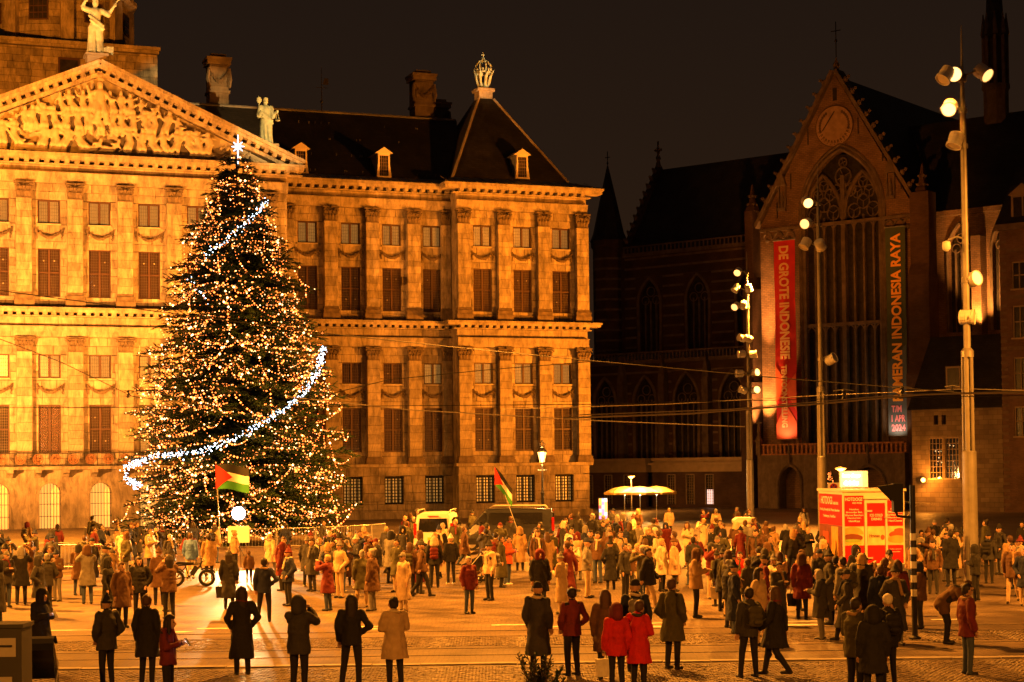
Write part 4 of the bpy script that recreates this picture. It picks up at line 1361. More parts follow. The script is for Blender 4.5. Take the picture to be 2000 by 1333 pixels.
# stair turret with spire
m = MB(); tx, ty = -30.9, 8.2
m.lathe([(1.75, 0), (1.75, 27.6), (1.95, 27.8), (1.95, 28.4)], 8, (tx, ty, 0), ph=R(22.5)); tu = m.build('stair_turret', brick_d, church)
for k in range(24):
    m = MB(); m.lathe([(1.77, 1 + k * 1.1), (1.77, 1.22 + k * 1.1)], 8, (tx, ty, 0), ph=R(22.5)); m.build('stone_band', bandm, tu)
m = MB(); m.lathe([(2.1, 28.4), (1.7, 29.3), (.9, 33), (.08, 36.6)], 8, (tx, ty, 0), ph=R(22.5)); m.build('spire', slate, tu)
m = MB(); m.tube([(tx, ty, 36.5), (tx, ty, 38.2)], .05, 5); m.box(tx - .3, tx + .3, ty - .04, ty + .04, 37.5, 37.58); m.ball((tx, ty, 36.9), .13, 6, 4); m.build('cross', iron, tu)
# choir bays right of the gable
cops = [pointed(11.0, 1.15, 16.0, 23.2, 25.9), pointed(15.2, 1.15, 16.0, 23.2, 25.9), pointed(20.2, 1.15, 16.0, 23.2, 25.9)]
m = MB(); m.prism([(G1 - .2, 0), (30, 0), (30, 27), (G1 - .2, 27)], 4, 4.9, holes=cops); cv = m.build('choir_wall', brick_c, church)
m = MB(); m.box(G1, 29, 4.6, 4.65, 15, 26.5); m.build('leaded_glazing', church_glass, cv)
for cx in (11.0, 15.2, 20.2):
    m = MB(); m.tube([(cx + 1.25, 3.95, 16)] + [(p[0], 3.95, p[1]) for p in archpts(cx, 1.25, 23.2, 26.0, 8)] + [(cx - 1.25, 3.95, 16)], .16, 6); m.build('arch_moulding', church_stone, cv)
    for k in (-1, 0, 1):
        m = MB(); m.box(cx + k * .58 - .06, cx + k * .58 + .06, 4.2, 4.45, 16, 23.6); m.build('mullion', church_stone, cv)
    m = MB()
    for ox, oz, r_ in ((-.5, .4, .42), (.5, .4, .42), (0, 1.3, .45)):
        m.tube([(cx + ox + r_ * math.cos(a), 4.3, 23.3 + oz + r_ * math.sin(a)) for a in [2 * math.pi * q / 10 for q in range(11)]], .06, 5, caps=False)
    m.build('tracery', church_stone, cv)
m = MB(); m.box(12.6, 13.5, 2.6, 3.99, 0, 24.5); m.box(17.3, 18.1, 2.6, 3.99, 0, 24.5); m.box(G1, 29, 3.5, 3.99, 14.6, 15.2); m.box(G1, 30, 3.7, 3.99, 26.7, 27.2); m.build('buttress', brick_c, cv)
quadroof('choir_roof', [(G1 - 5, 3.9, 27.0), (32, 3.9, 27.0), (32, 11.5, 37.0), (GA + 1, 11.5, 37.0), (32, 19, 27.0), (G1 - 5, 19, 27)], [(0, 1, 2, 3), (3, 2, 4, 5)], slate, church)
# slender roof turret on the choir
m = MB(); sx_, sy_ = 11.6, 11.5
m.lathe([(1.15, 36), (1.15, 39.2), (1.3, 39.4), (1.3, 39.8)], 8, (sx_, sy_, 0), ph=R(22.5)); fl = m.build('roof_turret', church_stone, church)
for k in range(8):
    a = R(45 * k + 22.5); x, y = sx_ + 1.05 * math.cos(a), sy_ + 1.05 * math.sin(a)
    m = MB(); m.box(x - .14, x + .14, y - .14, y + .14, 39.8, 44.5); m.lathe([(.3, 44.5), (.05, 46.6)], 4, (x, y, 0)); m.build('lantern_post', church_stone, fl)
m = MB(); m.lathe([(.8, 39.8), (.8, 44.2), (1.25, 44.4), (1.2, 44.9), (.8, 46.5), (.08, 60)], 8, (sx_, sy_, 0), ph=R(22.5)); m.build('spire', slate, fl)

# banners with lettering
def text_mesh(txt, size, name, mt, bold=0.0, ext=0.012, align='LEFT'):
    cu = bpy.data.curves.new(name, 'FONT'); cu.body = txt; cu.size = size; cu.offset = bold; cu.extrude = ext; cu.align_x = align; cu.resolution_u = 3
    o = bpy.data.objects.new('tmp', cu); COL.objects.link(o)
    dg = bpy.context.evaluated_depsgraph_get(); me = bpy.data.meshes.new_from_object(o.evaluated_get(dg))
    bpy.data.objects.remove(o)
    me.materials.clear(); me.materials.append(mt); me.name = name
    return me


def fit(me, w, h):
    xs = [v.co.x for v in me.vertices]; ys = [v.co.y for v in me.vertices]
    x0, x1, y0, y1 = min(xs), max(xs), min(ys), max(ys)
    for v in me.vertices:
        v.co.x = (v.co.x - x0) / (x1 - x0) * w; v.co.y = (v.co.y - y0) / (y1 - y0) * h
    return me


VERT = Matrix(((1, 0, 0, 0), (0, 0, -1, 0), (0, 1, 0, 0), (0, 0, 0, 1)))     # text plane -> upright, facing -y
redm = mat('red_banner_cloth', (0.55, 0.02, 0.02), 0.7, var=0.15, scale=1)
pinkm = mat('pink_banner_print', (0.72, 0.12, 0.045), 0.7, var=0.1)
lettm = mat('sand_banner_lettering', (0.72, 0.42, 0.18), 0.7, var=0.08)
letto = mat('orange_banner_lettering', (0.95, 0.44, 0.05), 0.7, var=0.08)
lettp = mat('pink_banner_lettering', (0.75, 0.25, 0.35), 0.7, var=0.08)
olivem = mat('dark_green_banner_cloth', (0.055, 0.075, 0.05), 0.7, var=0.15)
bluem = mat('blue_grey_banner_print', (0.08, 0.11, 0.15), 0.7, var=0.25, scale=.6)


def banner(label, s0, s1, z0, z1, y, base):
    M_ = CM @ Matrix.Translation((s0, y, z0))
    t = thing('banner', label, 'banner', M=M_)
    m = MB(); n = 24; w = s1 - s0
    vs = []
    for i in range(n + 1):
        for j in range(5):
            vs.append((w * j / 4, .05 * math.sin(i * .5 + j * .6), (z1 - z0) * i / n))
    N_ = len(vs); vs += [(x, yy + .02, z) for x, yy, z in vs]
    fs = [(i * 5 + j, i * 5 + j + 1, (i + 1) * 5 + j + 1, (i + 1) * 5 + j) for i in range(n) for j in range(4)]
    m.add(vs, fs + [tuple(N_ + q for q in f[::-1]) for f in fs])
    m.build('cloth', base, t)
    m = MB(); m.tube([(-.1, 0, z1 - z0), (w + .1, 0, z1 - z0)], .05, 6); m.tube([(-.1, 0, 0), (w + .1, 0, 0)], .05, 6); m.build('hanging_bar', steel, t)
    return t, w, z1 - z0


t, w, h = banner('tall red exhibition banner hanging left of the church window', -5.5, -3.3, 6.5, 25.3, -.95, redm)
m = MB()
for poly in ([(0.02, 0), (w - .02, 0), (w - .02, 1.6), (1.0, 3.4), (.02, 1.4)], [(w - .02, 2.6), (w - .02, 6.2), (.9, 4.8)], [(.02, 3.4), (1.2, 5.2), (.02, 7.0)]):
    m.prism(poly, -.075, -.07)
m.build('printed_shapes', pinkm, t)
def vtext(t, txt, x, ztop, length, height, mt, down=True, bold=.012):
    me = fit(text_mesh(txt, 1, 'lettering', mt, bold), length, height)
    o = link('lettering', me, t)
    rot = VERT @ Matrix.Rotation(-math.pi / 2 if down else math.pi / 2, 4, 'Z')
    o.matrix_local = Matrix.Translation((x, -.1, ztop)) @ rot
    return o
vtext(t, 'DE GROTE INDONESIE', .55, h - .55, 10.7, 1.05, lettm, bold=.035)
vtext(t, 'TENTOONSTELLING', .62, h - 11.8, 5.9, .62, lettm, bold=.035)
t, w, h = banner('tall dark green and blue exhibition banner hanging right of the church window', 6.0, 7.9, 6.6, 25.5, -.95, olivem)
m = MB(); m.prism([(.02, 0), (w - .02, 0), (w - .02, 8.2), (.02, 6.6)], -.075, -.07); m.build('printed_shapes', bluem, t)
vtext(t, 'PAMERAN INDONESIA RAYA', 1.5, 3.1, 15.2, 1.0, letto, down=False, bold=.035)
for i, s_ in enumerate(('T/M', '1 APR', '2024')):
    me = fit(text_mesh(s_, 1, 'lettering', lettp, .03), 1.0 + .35 * (i > 0), .62); o = link('lettering', me, t); o.matrix_local = Matrix.Translation((.35, -.1, 2.1 - .85 * i)) @ VERT

# low shop annexes built against the aisle
def annex(label, s0, s1, ztop, wins, lit):
    t = thing('shop_annex', label, 'shop', M=CM)
    m = MB(); holes = [[(w - .42, .35), (w + .42, .35), (w + .42, 3.2), (w - .42, 3.2)] for w in wins]
    m.prism([(s0, 0), (s1, 0), (s1, 3.5), (s0, 3.5)], -.6, -.2, holes=holes); m.build('wall', brick_d, t)
    m = MB(); m.box(s0 - .05, s1 + .05, -.75, 2.7, 3.5, 4.2); m.box(s0 - .3, s1 + .2, -1.0, 2.7, 4.2, 4.45); m.box(s0, s1, -.85, 2.7, 4.6, 4.9); m.box(s0 + .1, s1 - .1, -.6, 2.6, 4.45, 4.6); m.build('fascia', white_paint2, t)
    for i, w in enumerate(wins):
        m = MB(); m.box(w - .5, w - .42, -.66, -.3, .3, 3.25); m.box(w + .42, w + .5, -.66, -.3, .3, 3.25); m.box(w - .42, w + .42, -.66, -.3, 3.2, 3.28)
        f_ = m.build('window', white_paint2, t)
        for k in range(2):
            z0, z1 = (.35, 1.75) if k == 0 else (1.8, 3.2)
            m = MB(); m.box(w - .42, w + .42, -.4, -.38, z0, z1); m.build('pane', shopglow if i in lit and k == 0 else church_glass, f_)
        m = MB()
        for k in range(1, 4): m.box(w - .42 + .21 * k - .015, w - .42 + .21 * k + .015, -.47, -.42, .35, 3.2)
        for k in range(1, 11): m.box(w - .42, w + .42, -.465, -.425, .35 + .26 * k - .014, .35 + .26 * k + .014)
        m.build('glazing_bars', white_paint2, f_)
    return t


white_paint2 = mat('cream_shop_paint', (0.30, 0.22, 0.14), 0.6, var=0.15)
shopglow = emat('lit_shop_window', (1.0, 0.72, 0.62), 1.1)
annex('low brick shop with cream fascia beside the palace corner', -31, -20.6, 4.9, (-29.9, -27.6, -25.2, -22.8), ())
an = annex('low brick shop with one lit window below the church buttress', -19.8, -8.7, 4.95, (-17.6, -15.4, -13.2), (2,))
for i, (s_, x, l_) in enumerate((('BOEKHANDEL', -18.9, 1.9), ('ANTIEK', -16.0, 1.2), ('BLOEMEN', -14.0, 1.7))):
    pass

# old house right of the gable and the banded brick house at the frame edge
def house_old():
    t = thing('old_house', 'old stone house with barred double windows right of the church gable', 'house', M=CM @ Matrix.Translation((12.0, -9.0, 0)))
    m = MB(); ws = [(1.5, 2.75, 2.8, 6.2), (2.95, 4.2, 2.8, 6.2)]
    m.prism([(0, 0), (8.0, 0), (8.0, 8.7), (0, 8.7)], 0, .4, holes=[[(a, c), (b, c), (b, d), (a, d)] for a, b, c, d in ws] + [[(2.0, 7.3), (2.4, 7.3), (2.4, 8.1), (2.0, 8.1)], [(2.7, 7.3), (3.1, 7.3), (3.1, 8.1), (2.7, 8.1)]])
    m.box(0, .4, .4, 6, 0, 8.7); m.box(7.6, 8.0, .4, 6, 0, 8.7); m.build('wall', oldstone, t)
    m = MB(); m.box(.4, 7.6, .5, .55, 0, 8.6); m.build('interior', darkroom, t)
    for a, b, c, d in ws:
        m = MB(); m.box(a, a + .07, .06, .3, c, d); m.box(b - .07, b, .06, .3, c, d); m.box(a, b, .05, .31, d - .07, d); m.box(a - .08, b + .08, -.1, .31, c - .1, c)
        f_ = m.build('window', white_paint2, t)
        m = MB(); m.box(a + .07, b - .07, .2, .22, c, d - .07); m.build('pane', glass2, f_)
        m = MB()
        for k in range(1, 4): m.box(a + (b - a) * k / 4 - .02, a + (b - a) * k / 4 + .02, .12, .19, c, d)
        for k in range(1, 7): m.box(a, b, .12, .188, c + (d - c) * k / 7 - .02, c + (d - c) * k / 7 + .02)
        m.build('glazing_bars', white_paint2, f_)
        m = MB()
        for k in range(12): m.ball((random.uniform(a + .1, b - .1), .42, random.uniform(c + .2, d - .3)), random.uniform(.03, .07), 5, 3)
        m.build('indoor_lamps', lampglow, f_)
    m = MB(); m.add([(-.2, -.4, 8.6), (8.1, -.4, 8.6), (8.1, 4.5, 15.0), (-.2, 4.5, 15.0), (-.2, 8, 8.6), (8.1, 8, 8.6)], [(0, 1, 2, 3), (3, 2, 5, 4), (0, 3, 4), (1, 5, 2)]); rf_ = m.build('roof', slate, t)
    m = MB(); m.box(3.0, 4.4, .3, 2.6, 10.2, 12.2); d_ = m.build('dormer', slate, rf_)
    m = MB(); m.box(3.05, 4.35, .22, .3, 10.25, 12.15); m.build('dormer_frame', white_paint2, d_)
    m = MB(); m.box(3.2, 4.2, .2, .215, 10.4, 12.0); m.build('pane', church_glass, d_)
    return t


oldstone = brickmat('old_house_stone', (0.22, 0.17, 0.12), (0.15, 0.11, 0.08), (0.12, 0.09, 0.07), .8, .4, msize=.02)
glass2 = glassmat('house_glass', (.8, .8, .8), .3)
lampglow = emat('indoor_lamp', (1.0, .6, .25), 5.0)
house_old()
M_ = CM @ Matrix.Translation((20.2, -9.4, 0))
t = thing('brick_house', 'tall brick house with pale stone bands and dormer beside the floodlight mast', 'house', M=M_)
hbrick = brickmat('house_brick', (.2, .11, .07), (.15, .08, .05), (.12, .09, .07), .3, .1, msize=.012)
wsx = [(1.0, 2.2), (2.7, 3.9), (5.4, 6.6), (7.4, 8.6)]
wsz = [(6.2, 8.6), (10.0, 12.6), (14.2, 16.8), (18.2, 20.4)]
m = MB(); m.prism([(0, 0), (11, 0), (11, 23.2), (0, 23.2)], 0, .4, holes=[[(a, c), (b, c), (b, d), (a, d)] for a, b in wsx for c, d in wsz]); m.box(0, .4, .4, 8, 0, 23.2); wl_ = m.build('wall', hbrick, t)
m = MB(); m.box(.4, 10.8, .6, .65, 0, 23); m.build('interior', darkroom, t)
for k in range(38):
    m = MB(); m.box(-.03, .55, -.03, .2, .5 + k * .58, .72 + k * .58); m.build('quoin', bandm, wl_)
for z in (9.2, 13.2, 17.4, 21.2):
    m = MB(); m.box(.6, 11, -.04, .1, z, z + .3); m.build('stone_band', bandm, wl_)
m = MB(); m.box(-.3, 11, -.5, 0, 23.0, 23.5); m.build('cornice', bandm, wl_)
for a, b in wsx:
    for c, d in wsz:
        m = MB(); m.box(a, a + .1, .08, .3, c, d); m.box(b - .1, b, .08, .3, c, d); m.box(a, b, .07, .31, d - .1, d); m.box((a + b) / 2 - .04, (a + b) / 2 + .04, .09, .28, c, d); m.box(a, b, .09, .28, (c + d) / 2 - .04, (c + d) / 2 + .04); m.box(a - .1, b + .1, -.12, .3, c - .14, c)
        f_ = m.build('window', white_paint2, t); m = MB(); m.box(a + .1, b - .1, .2, .22, c, d - .1); m.build('pane', church_glass, f_)
m = MB(); m.add([(-.3, -.3, 23.4), (11, -.3, 23.4), (11, 5, 29), (-.3, 5, 29), (-.3, 9, 23.4), (11, 9, 23.4)], [(0, 1, 2, 3), (3, 2, 5, 4), (0, 3, 4)]); rf_ = m.build('roof', slate, t)
m = MB(); m.box(.9, 2.9, .4, 3, 23.9, 25.9); m.prism([(.7, 25.9), (3.1, 25.9), (1.9, 26.8)], .2, 3); d_ = m.build('dormer', white_paint2, rf_)
for k in range(2):
    m = MB(); m.box(1.1 + k * .85, 1.8 + k * .85, .36, .395, 24.1, 25.7); m.build('pane', church_glass, d_)
# ------------------------------------------------------------------ floodlight masts
lampface = emat('lit_floodlight_lens', (1.0, 0.52, 0.15), 2.2)
lamphot = emat('glaring_floodlight_lens', (1.0, 0.52, 0.15), 4.0)
lampoff = mat('floodlight_lens_off', (0.5, 0.47, 0.4), 0.2, var=.05)


def head_mesh():
    m = MB()
    # drum-shaped housing along -y with cooling ribs, open lens at the front
    RX_ = Matrix.Rotation(math.pi / 2, 4, 'X')
    m.lathe([(.10, -.42), (.20, -.40), (.235, -.33), (.235, .0), (.26, .02), (.26, .10), (.235, .10), (.235, .06)], 16, M=RX_)
    for k in range(4): m.lathe([(.25, -.36 + k * .06), (.25, -.33 + k * .06)], 16, M=RX_)
    m.box(-.29, -.265, -.03, .03, -.05, .05); m.box(.265, .29, -.03, .03, -.05, .05)
    return m.mesh('floodlight', [white_metal])


HEAD = head_mesh()
q = MB(); q.lathe([(.0, .062), (.23, .062), (.23, .07), (0, .08)], 16, M=Matrix.Rotation(math.pi / 2, 4, 'X'))
LENS = {k: q.mesh('lens', [mm]) for k, mm in (('on', lampface), ('hot', lamphot), ('off', lampoff))}


def mast(label, X, Y, heads, H=18.6, cable=True):
    t = thing('floodlight_mast', label, 'floodlight mast', (X, Y, 0), group='tall floodlight masts on the square')
    m = MB(); m.lathe([(.36, 0), (.36, .04), (.245, .06), (.235, 4.42), (.2, 4.46)], 20); m.box(-.1, .1, -.25, -.22, .6, 1.5); m.build('base_sleeve', steel, t)
    m = MB(); m.lathe([(.10, 4.4), (.10, 7.6)], 10); m.build('core', steel, t)
    for k in range(5):
        a = k * 2 * math.pi / 5 + .3
        m = MB(); m.tube([(.155 * math.cos(a), .155 * math.sin(a), 4.4), (.145 * math.cos(a), .145 * math.sin(a), 7.6)], .062, 8); m.build('strut', steel, t)
    m = MB(); m.lathe([(.21, 7.55), (.21, 7.75), (.13, 7.85)], 16); m.build('collar', steel, t)
    m = MB(); m.lathe([(.12, 7.8), (.10, H - 3), (.04, H - 1.2), (.012, H)], 12); m.build('pole', steel, t)
    for (dx, z, aim, lens) in heads:
        side = 1 if dx > 0 else -1
        hd = Vector((dx, -.1, z))
        m = MB(); m.tube([(0, 0, z - .05), (dx * .55, -.05, z + .12), (dx, -.1, z + .05)], .03, 6); m.lathe([(.15, z - .12), (.15, z + .02)], 10); m.build('bracket', steel, t)
        h = link('floodlight', HEAD, t, hd)
        h.rotation_euler = Vector(aim).to_track_quat('-Y', 'Z').to_euler()
        link('lens', LENS[lens], h)
    return t


def px_head(X, Y, px, py):
    p = at(px, py, Y)
    return p.x - X, p.z


def heads_from(X, Y, lst):
    out = []
    for px, py, aim, lens in lst:
        dx, z = px_head(X, Y, px, py); out.append((dx, z, aim, lens))
    return out


b1 = gnd(1897, 1146); b1.y = 57.5; b1.x = at(1897, 1100, 57.5).x
mast('floodlight mast with glaring top lamps nearest the traffic light', b1.x, 57.5, heads_from(b1.x, 57.5, [
    (1842, 154, (-.6, -.3, -.8), 'off'), (1862, 147, (-.15, -.95, -.2), 'hot'), (1924, 147, (.5, -.6, -.6), 'on'), (1852, 214, (-.35, -.8, -.45), 'hot'),
    (1862, 283, (-.35, -.2, -.9), 'off'), (1903, 545, (.5, -.8, .15), 'on'), (1896, 620, (.9, -.4, 0), 'off')]))
X2 = at(1608, 1040, 84).x
mast('floodlight mast standing before the tall church window', X2, 84, heads_from(X2, 84, [
    (1577, 397, (.1, -.9, -.4), 'hot'), (1572, 438, (-.5, -.8, -.25), 'on'), (1570, 481, (-.5, -.3, -.8), 'off'), (1603, 484, (.4, .5, -.7), 'off'), (1627, 700, (.6, -.5, .35), 'off')]))
X3 = at(1466, 1000, 118).x
mast('floodlight mast with many stacked lamps beside the red banner', X3, 118, heads_from(X3, 118, [
    (1440, 533, (-.35, -.8, -.45), 'on'), (1435, 567, (-.6, -.3, -.8), 'off'), (1463, 567, (.3, .5, -.8), 'off'), (1435, 600, (-.5, -.7, -.4), 'on'), (1452, 600, (.1, .5, -.8), 'off'),
    (1445, 660, (-.8, -.5, .2), 'off'), (1463, 663, (.7, .5, -.2), 'off'), (1444, 692, (-1, -.2, 0), 'off'), (1475, 692, (1, -.2, .1), 'off'), (1440, 730, (-1, -.2, 0), 'off'),
    (1477, 728, (.6, -.8, .1), 'hot'), (1447, 761, (-.8, -.2, .3), 'off'), (1477, 762, (.3, -.9, .1), 'hot')]))
# camera dome on the near mast
p = at(1847, 482, 57.5); t = thing('camera_dome', 'white surveillance camera dome on an arm of the near floodlight mast', 'camera', (b1.x, 57.5, p.z))
m = MB(); m.tube([(-.02, 0, .25), (-.3, -.05, .32), (-.6, -.1, .2)], .03, 6); m.build('arm', steel, t)
m = MB(); m.lathe([(.02, .2), (.13, .16), (.15, .0), (.13, -.08), (.06, -.15), (.0, -.16)], 12, (p.x - b1.x, -.1, -.02)); m.build('dome', white_metal, t)

# ------------------------------------------------------------------ street lamps
glow_lamp = emat('street_lantern_glass', (1.0, .46, .11), 4.5)
def lantern(px, Y, label):
    b = at(px, 1000, Y)
    t = thing('street_lantern', label, 'street lamp', (b.x, Y, 0))
    m = MB(); m.lathe([(.32, 0), (.32, .25), (.22, .35), (.2, .9), (.25, 1.0), (.12, 1.15), (.10, 2.2), (.14, 2.3), (.075, 2.45), (.06, 4.1), (.11, 4.2), (.05, 4.3), (.12, 4.45)], 12); m.tube([(-.35, 0, 3.9), (.35, 0, 3.9)], .03, 6); m.build('post', black_metal, t)
    m = MB(); m.lathe([(.15, 4.45), (.30, 5.15)], 6); m.build('glass', glow_lamp, t)
    m = MB()
    for k in range(6):
        a = k * math.pi / 3; m.tube([(.16 * math.cos(a), .16 * math.sin(a), 4.45), (.31 * math.cos(a), .31 * math.sin(a), 5.15)], .018, 4)
    m.lathe([(.36, 5.15), (.34, 5.22), (.16, 5.45), (.2, 5.5), (.05, 5.6)], 6)
    for k in range(6):
        a = k * math.pi / 3; m.tube([(.16 * math.cos(a), .16 * math.sin(a), 5.5), (.24 * math.cos(a), .24 * math.sin(a), 5.72), (.05 * math.cos(a), .05 * math.sin(a), 5.85)], .02, 4)
    m.ball((0, 0, 5.92), .06, 6, 4); m.build('crowned_cap', black_metal, t)
    point('lantern_light', (b.x, Y - .5, 4.8), 1600, (1, .4, .08), .2)


lantern(1060, 121, 'old crowned street lantern before the palace corner pavilion')
def disc_lamp(px, py, Y, label):
    p = at(px, py, Y)
    t = thing('street_lamp', label, 'street lamp', (p.x, Y, 0), group='modern disc street lamps')
    m = MB(); m.tube([(0, 0, 0), (0, 0, p.z - .15)], [.06, .035], 8); m.build('post', steel, t)
    m = MB(); m.lathe([(.08, p.z - .2), (.2, p.z - .08), (.34, p.z)], 14); m.build('glass', glow_lamp, t)
    m = MB(); m.lathe([(.40, p.z), (.38, p.z + .05), (.12, p.z + .12), (.03, p.z + .16)], 14); m.build('cap', steel, t)
    point('street_lamp_light', (p.x, Y - .6, p.z - .3), 2400, (1, .36, .05), .2)


disc_lamp(1233, 931, 160, 'modern disc lamp on a thin post above the yellow parasols')
disc_lamp(1642, 916, 108, 'modern disc lamp on a thin post behind the hot dog trailer')
p = at(1803, 938, 146)
t = thing('wall_lamp', 'glaring round lamp on a bracket of the old stone house', 'wall lamp', p)
m = MB(); m.ball((0, 0, 0), .2, 12, 8); m.build('globe', lamphot, t)
m = MB(); m.tube([(0, .1, .0), (0, .8, .25)], .03, 6); m.build('bracket', black_metal, t)
point('wall_lamp_light', (p.x, p.y - .5, p.z), 900, SOD2, .2)

# ------------------------------------------------------------------ christmas tree
TX, TY = at(466, 1055, 97).x, 97.0
tree = thing('christmas_tree', 'huge spruce hung with thousands of warm lights and a white star', 'christmas tree', (TX, TY, 0))
needle = mat('spruce_needles', (0.035, 0.075, 0.022), 0.6, var=0.4, scale=1.2, tone=True)
barkm = mat('spruce_bark', (0.08, 0.05, 0.03), 0.9, var=.3)
m = MB(); m.tube([(0, 0, 0), (0, 0, 6), (0.05, 0, 14), (0.05, 0, 21.8)], [.32, .26, .14, .03], 10); m.build('trunk', barkm, tree)
rr = random.Random(11)
PROF = [(0.8, 5.9), (2.0, 6.15), (3.2, 6.15), (4.8, 6.1), (6.2, 5.9), (7.6, 5.6), (9.0, 5.4), (10.4, 5.0), (11.8, 4.5), (13.2, 4.15), (14.6, 3.8), (16, 3.3), (17.4, 2.65), (18.8, 2.05), (20.0, 1.45), (21.0, .85), (21.8, .3)]
def prof(z):
    for (a, ra), (b, rb) in zip(PROF, PROF[1:]):
        if z <= b: return ra + (rb - ra) * (z - a) / (b - a)
    return .2
from mathutils import noise as mnoise
def lit(p):
    v = mnoise.noise(Vector((p.x * .55, p.y * .55, p.z * .7))) * 1.5 + .46
    return max(.06, min(1, v))
fol = MB(); wood = MB(); bulbs = []
needs_v, needs_f, needs_t = [], [], []
def needle_tri(p, d, L_, w, t_):
    up = Vector((rr.uniform(-1, 1), rr.uniform(-1, 1), rr.uniform(-.3, 1)))
    s_ = d.cross(up)
    if s_.length < 1e-4: return
    s_ = s_.normalized() * w
    n = len(needs_v)
    needs_v.extend((tuple(p - s_), tuple(p + s_), tuple(p + d * L_)))
    needs_f.append((n, n + 1, n + 2)); needs_t.append(t_)
z = 0.9
tips = []
while z < 21.5:
    Rz = prof(z)
    nb = max(5, int(9 + Rz * 2.6))
    a0 = rr.uniform(0, 6.28)
    for b in range(nb):
        a = a0 + 2 * math.pi * b / nb + rr.uniform(-.12, .12)
        L_ = Rz * rr.uniform(.68, 1.12) 
        zz = z + rr.uniform(-.34, .34)
        dirh = Vector((math.cos(a), math.sin(a), 0)); side = Vector((-math.sin(a), math.cos(a), 0))
        droop = rr.uniform(.10, .24) * L_
        def bp(f_):
            return dirh * (L_ * f_) + Vector((0, 0, zz + .12 * L_ * f_ - droop * f_ * f_ * 1.2 + .10 * L_ * max(0, f_ - .75)))
        wood.tube([bp(f_) for f_ in (0, .33, .66, 1)], [.05, .035, .02, .008], 4, caps=False)
        nt = max(5, int(L_ * 5.2))
        tb = rr.uniform(.3, .8)
        for i in range(nt):
            f_ = .22 + .78 * (i + rr.random()) / nt
            base = bp(f_)
            for sgn in (-1, 1):
                tl = (.30 + .85 * (1 - f_) * min(1, L_ / 3)) * rr.uniform(.7, 1.15) + .12
                td = (dirh * rr.uniform(.5, .9) + side * sgn * rr.uniform(.5, 1.0) + Vector((0, 0, rr.uniform(-.38, .05)))).normalized()
                if rr.random() < .12: td = (dirh * .6 + Vector((0, 0, rr.uniform(.2, .6))) + side * sgn * .4).normalized()
                n_ = max(4, int(tl / .068))
                tt = tb + rr.uniform(-.25, .25)
                for k in range(n_):
                    q_ = base + td * (tl * (k + .3) / n_) + Vector((0, 0, -.09 * tl * (k / n_) ** 2))
                    for s2 in (-1, 1):
                        nd = (td * .75 + td.cross(Vector((0, 0, 1))) * s2 * .75 + Vector((0, 0, rr.uniform(-.35, .35)))).normalized()
                        needle_tri(q_, nd, rr.uniform(.12, .2), .022, min(1, max(0, tt + rr.uniform(-.1, .1))))
                needle_tri(base, td, tl + .06, .03, tt)
                if f_ > .5 and rr.random() < .30 * lit(base): bulbs.append((base + td * tl * rr.uniform(.3, 1.0) + Vector((0, 0, rr.uniform(-.03, .07))), 1))
        tips.append((a, zz, bp(.97)))
        # one light string along the outer bough
        if rr.random() < .95:
            n_ = max(3, int(L_ * .55 / .2))
            for k in range(n_):
                f_ = .48 + .52 * k / n_
                if rr.random() < lit(bp(f_)): bulbs.append((bp(f_) + side * (.12 * math.sin(k * .9 + a * 3)) + Vector((0, 0, .06)), 1))
    z += .50 if z < 12 else .42
# strings hanging from bough to lower bough, and looping round
for i in range(0, len(tips), 2):
    a, z0, p = tips[i]
    cand = [t_ for t_ in tips if .7 < z0 - t_[1] < 1.9 and (t_[2] - p).length < 2.6]
    if cand and rr.random() < .5:
        q_ = rr.choice(cand)[2]; n_ = max(3, int((p - q_).length / .16))
        for k in range(1, n_):
            f_ = k / n_; bulbs.append((p.lerp(q_, f_) + Vector((rr.uniform(-.03, .03), rr.uniform(-.03, .03), -.22 * math.sin(math.pi * f_))), 1))
for i in range(len(tips) - 1):
    (a, z0, p), (a2, z2, q_) = tips[i], tips[i + 1]
    if (p - q_).length < 3.2 and rr.random() < .42:
        n_ = max(3, int((p - q_).length / .17))
        for k in range(1, n_):
            f_ = k / n_
            bulbs.append((p.lerp(q_, f_) + Vector((0, 0, -.35 * math.sin(math.pi * f_))) , 1))
me = bpy.data.meshes.new('crown'); me.from_pydata(needs_v, [], needs_f); me.materials.append(needle)
at_ = me.attributes.new('tone', 'FLOAT', 'FACE'); at_.data.foreach_set('value', needs_t); me.update()
crown = tag(link('crown', me, tree), kind='stuff')
tag(wood.build('branches', barkm, tree), kind='stuff')
bulbm = emat('warm_light_bulb', (1.0, .215, .034), 5.2)
bulbhot = emat('bright_warm_light_bulb', (1.0, .48, .18), 9.0)
bulbw = emat('cold_white_light_bulb', (.62, .82, 1.0), 7.0)
OCT = [(1, 0, 0), (0, 1, 0), (-1, 0, 0), (0, -1, 0), (0, 0, 1), (0, 0, -1)]
OF = [(0, 1, 4), (1, 2, 4), (2, 3, 4), (3, 0, 4), (1, 0, 5), (2, 1, 5), (3, 2, 5), (0, 3, 5)]
def bulbmesh(name, lst, mt, r0, r1):
    v, f = [], []
    for p in lst:
        n = len(v); r_ = rr.uniform(r0, r1) if rr.random() < .85 else r1 * 1.45
        v += [(p.x + r_ * x, p.y + r_ * y, p.z + r_ * z_) for x, y, z_ in OCT]; f += [tuple(n + i for i in q_) for q_ in OF]
    me = bpy.data.meshes.new(name); me.from_pydata(v, [], f); me.materials.append(mt)
    return tag(link(name, me, tree), kind='stuff')
fb = [b[0] for b in bulbs if b[0].y < 2.2]
bulbmesh('light_bulbs', [b for i, b in enumerate(fb) if i % 6], bulbm, .020, .046)
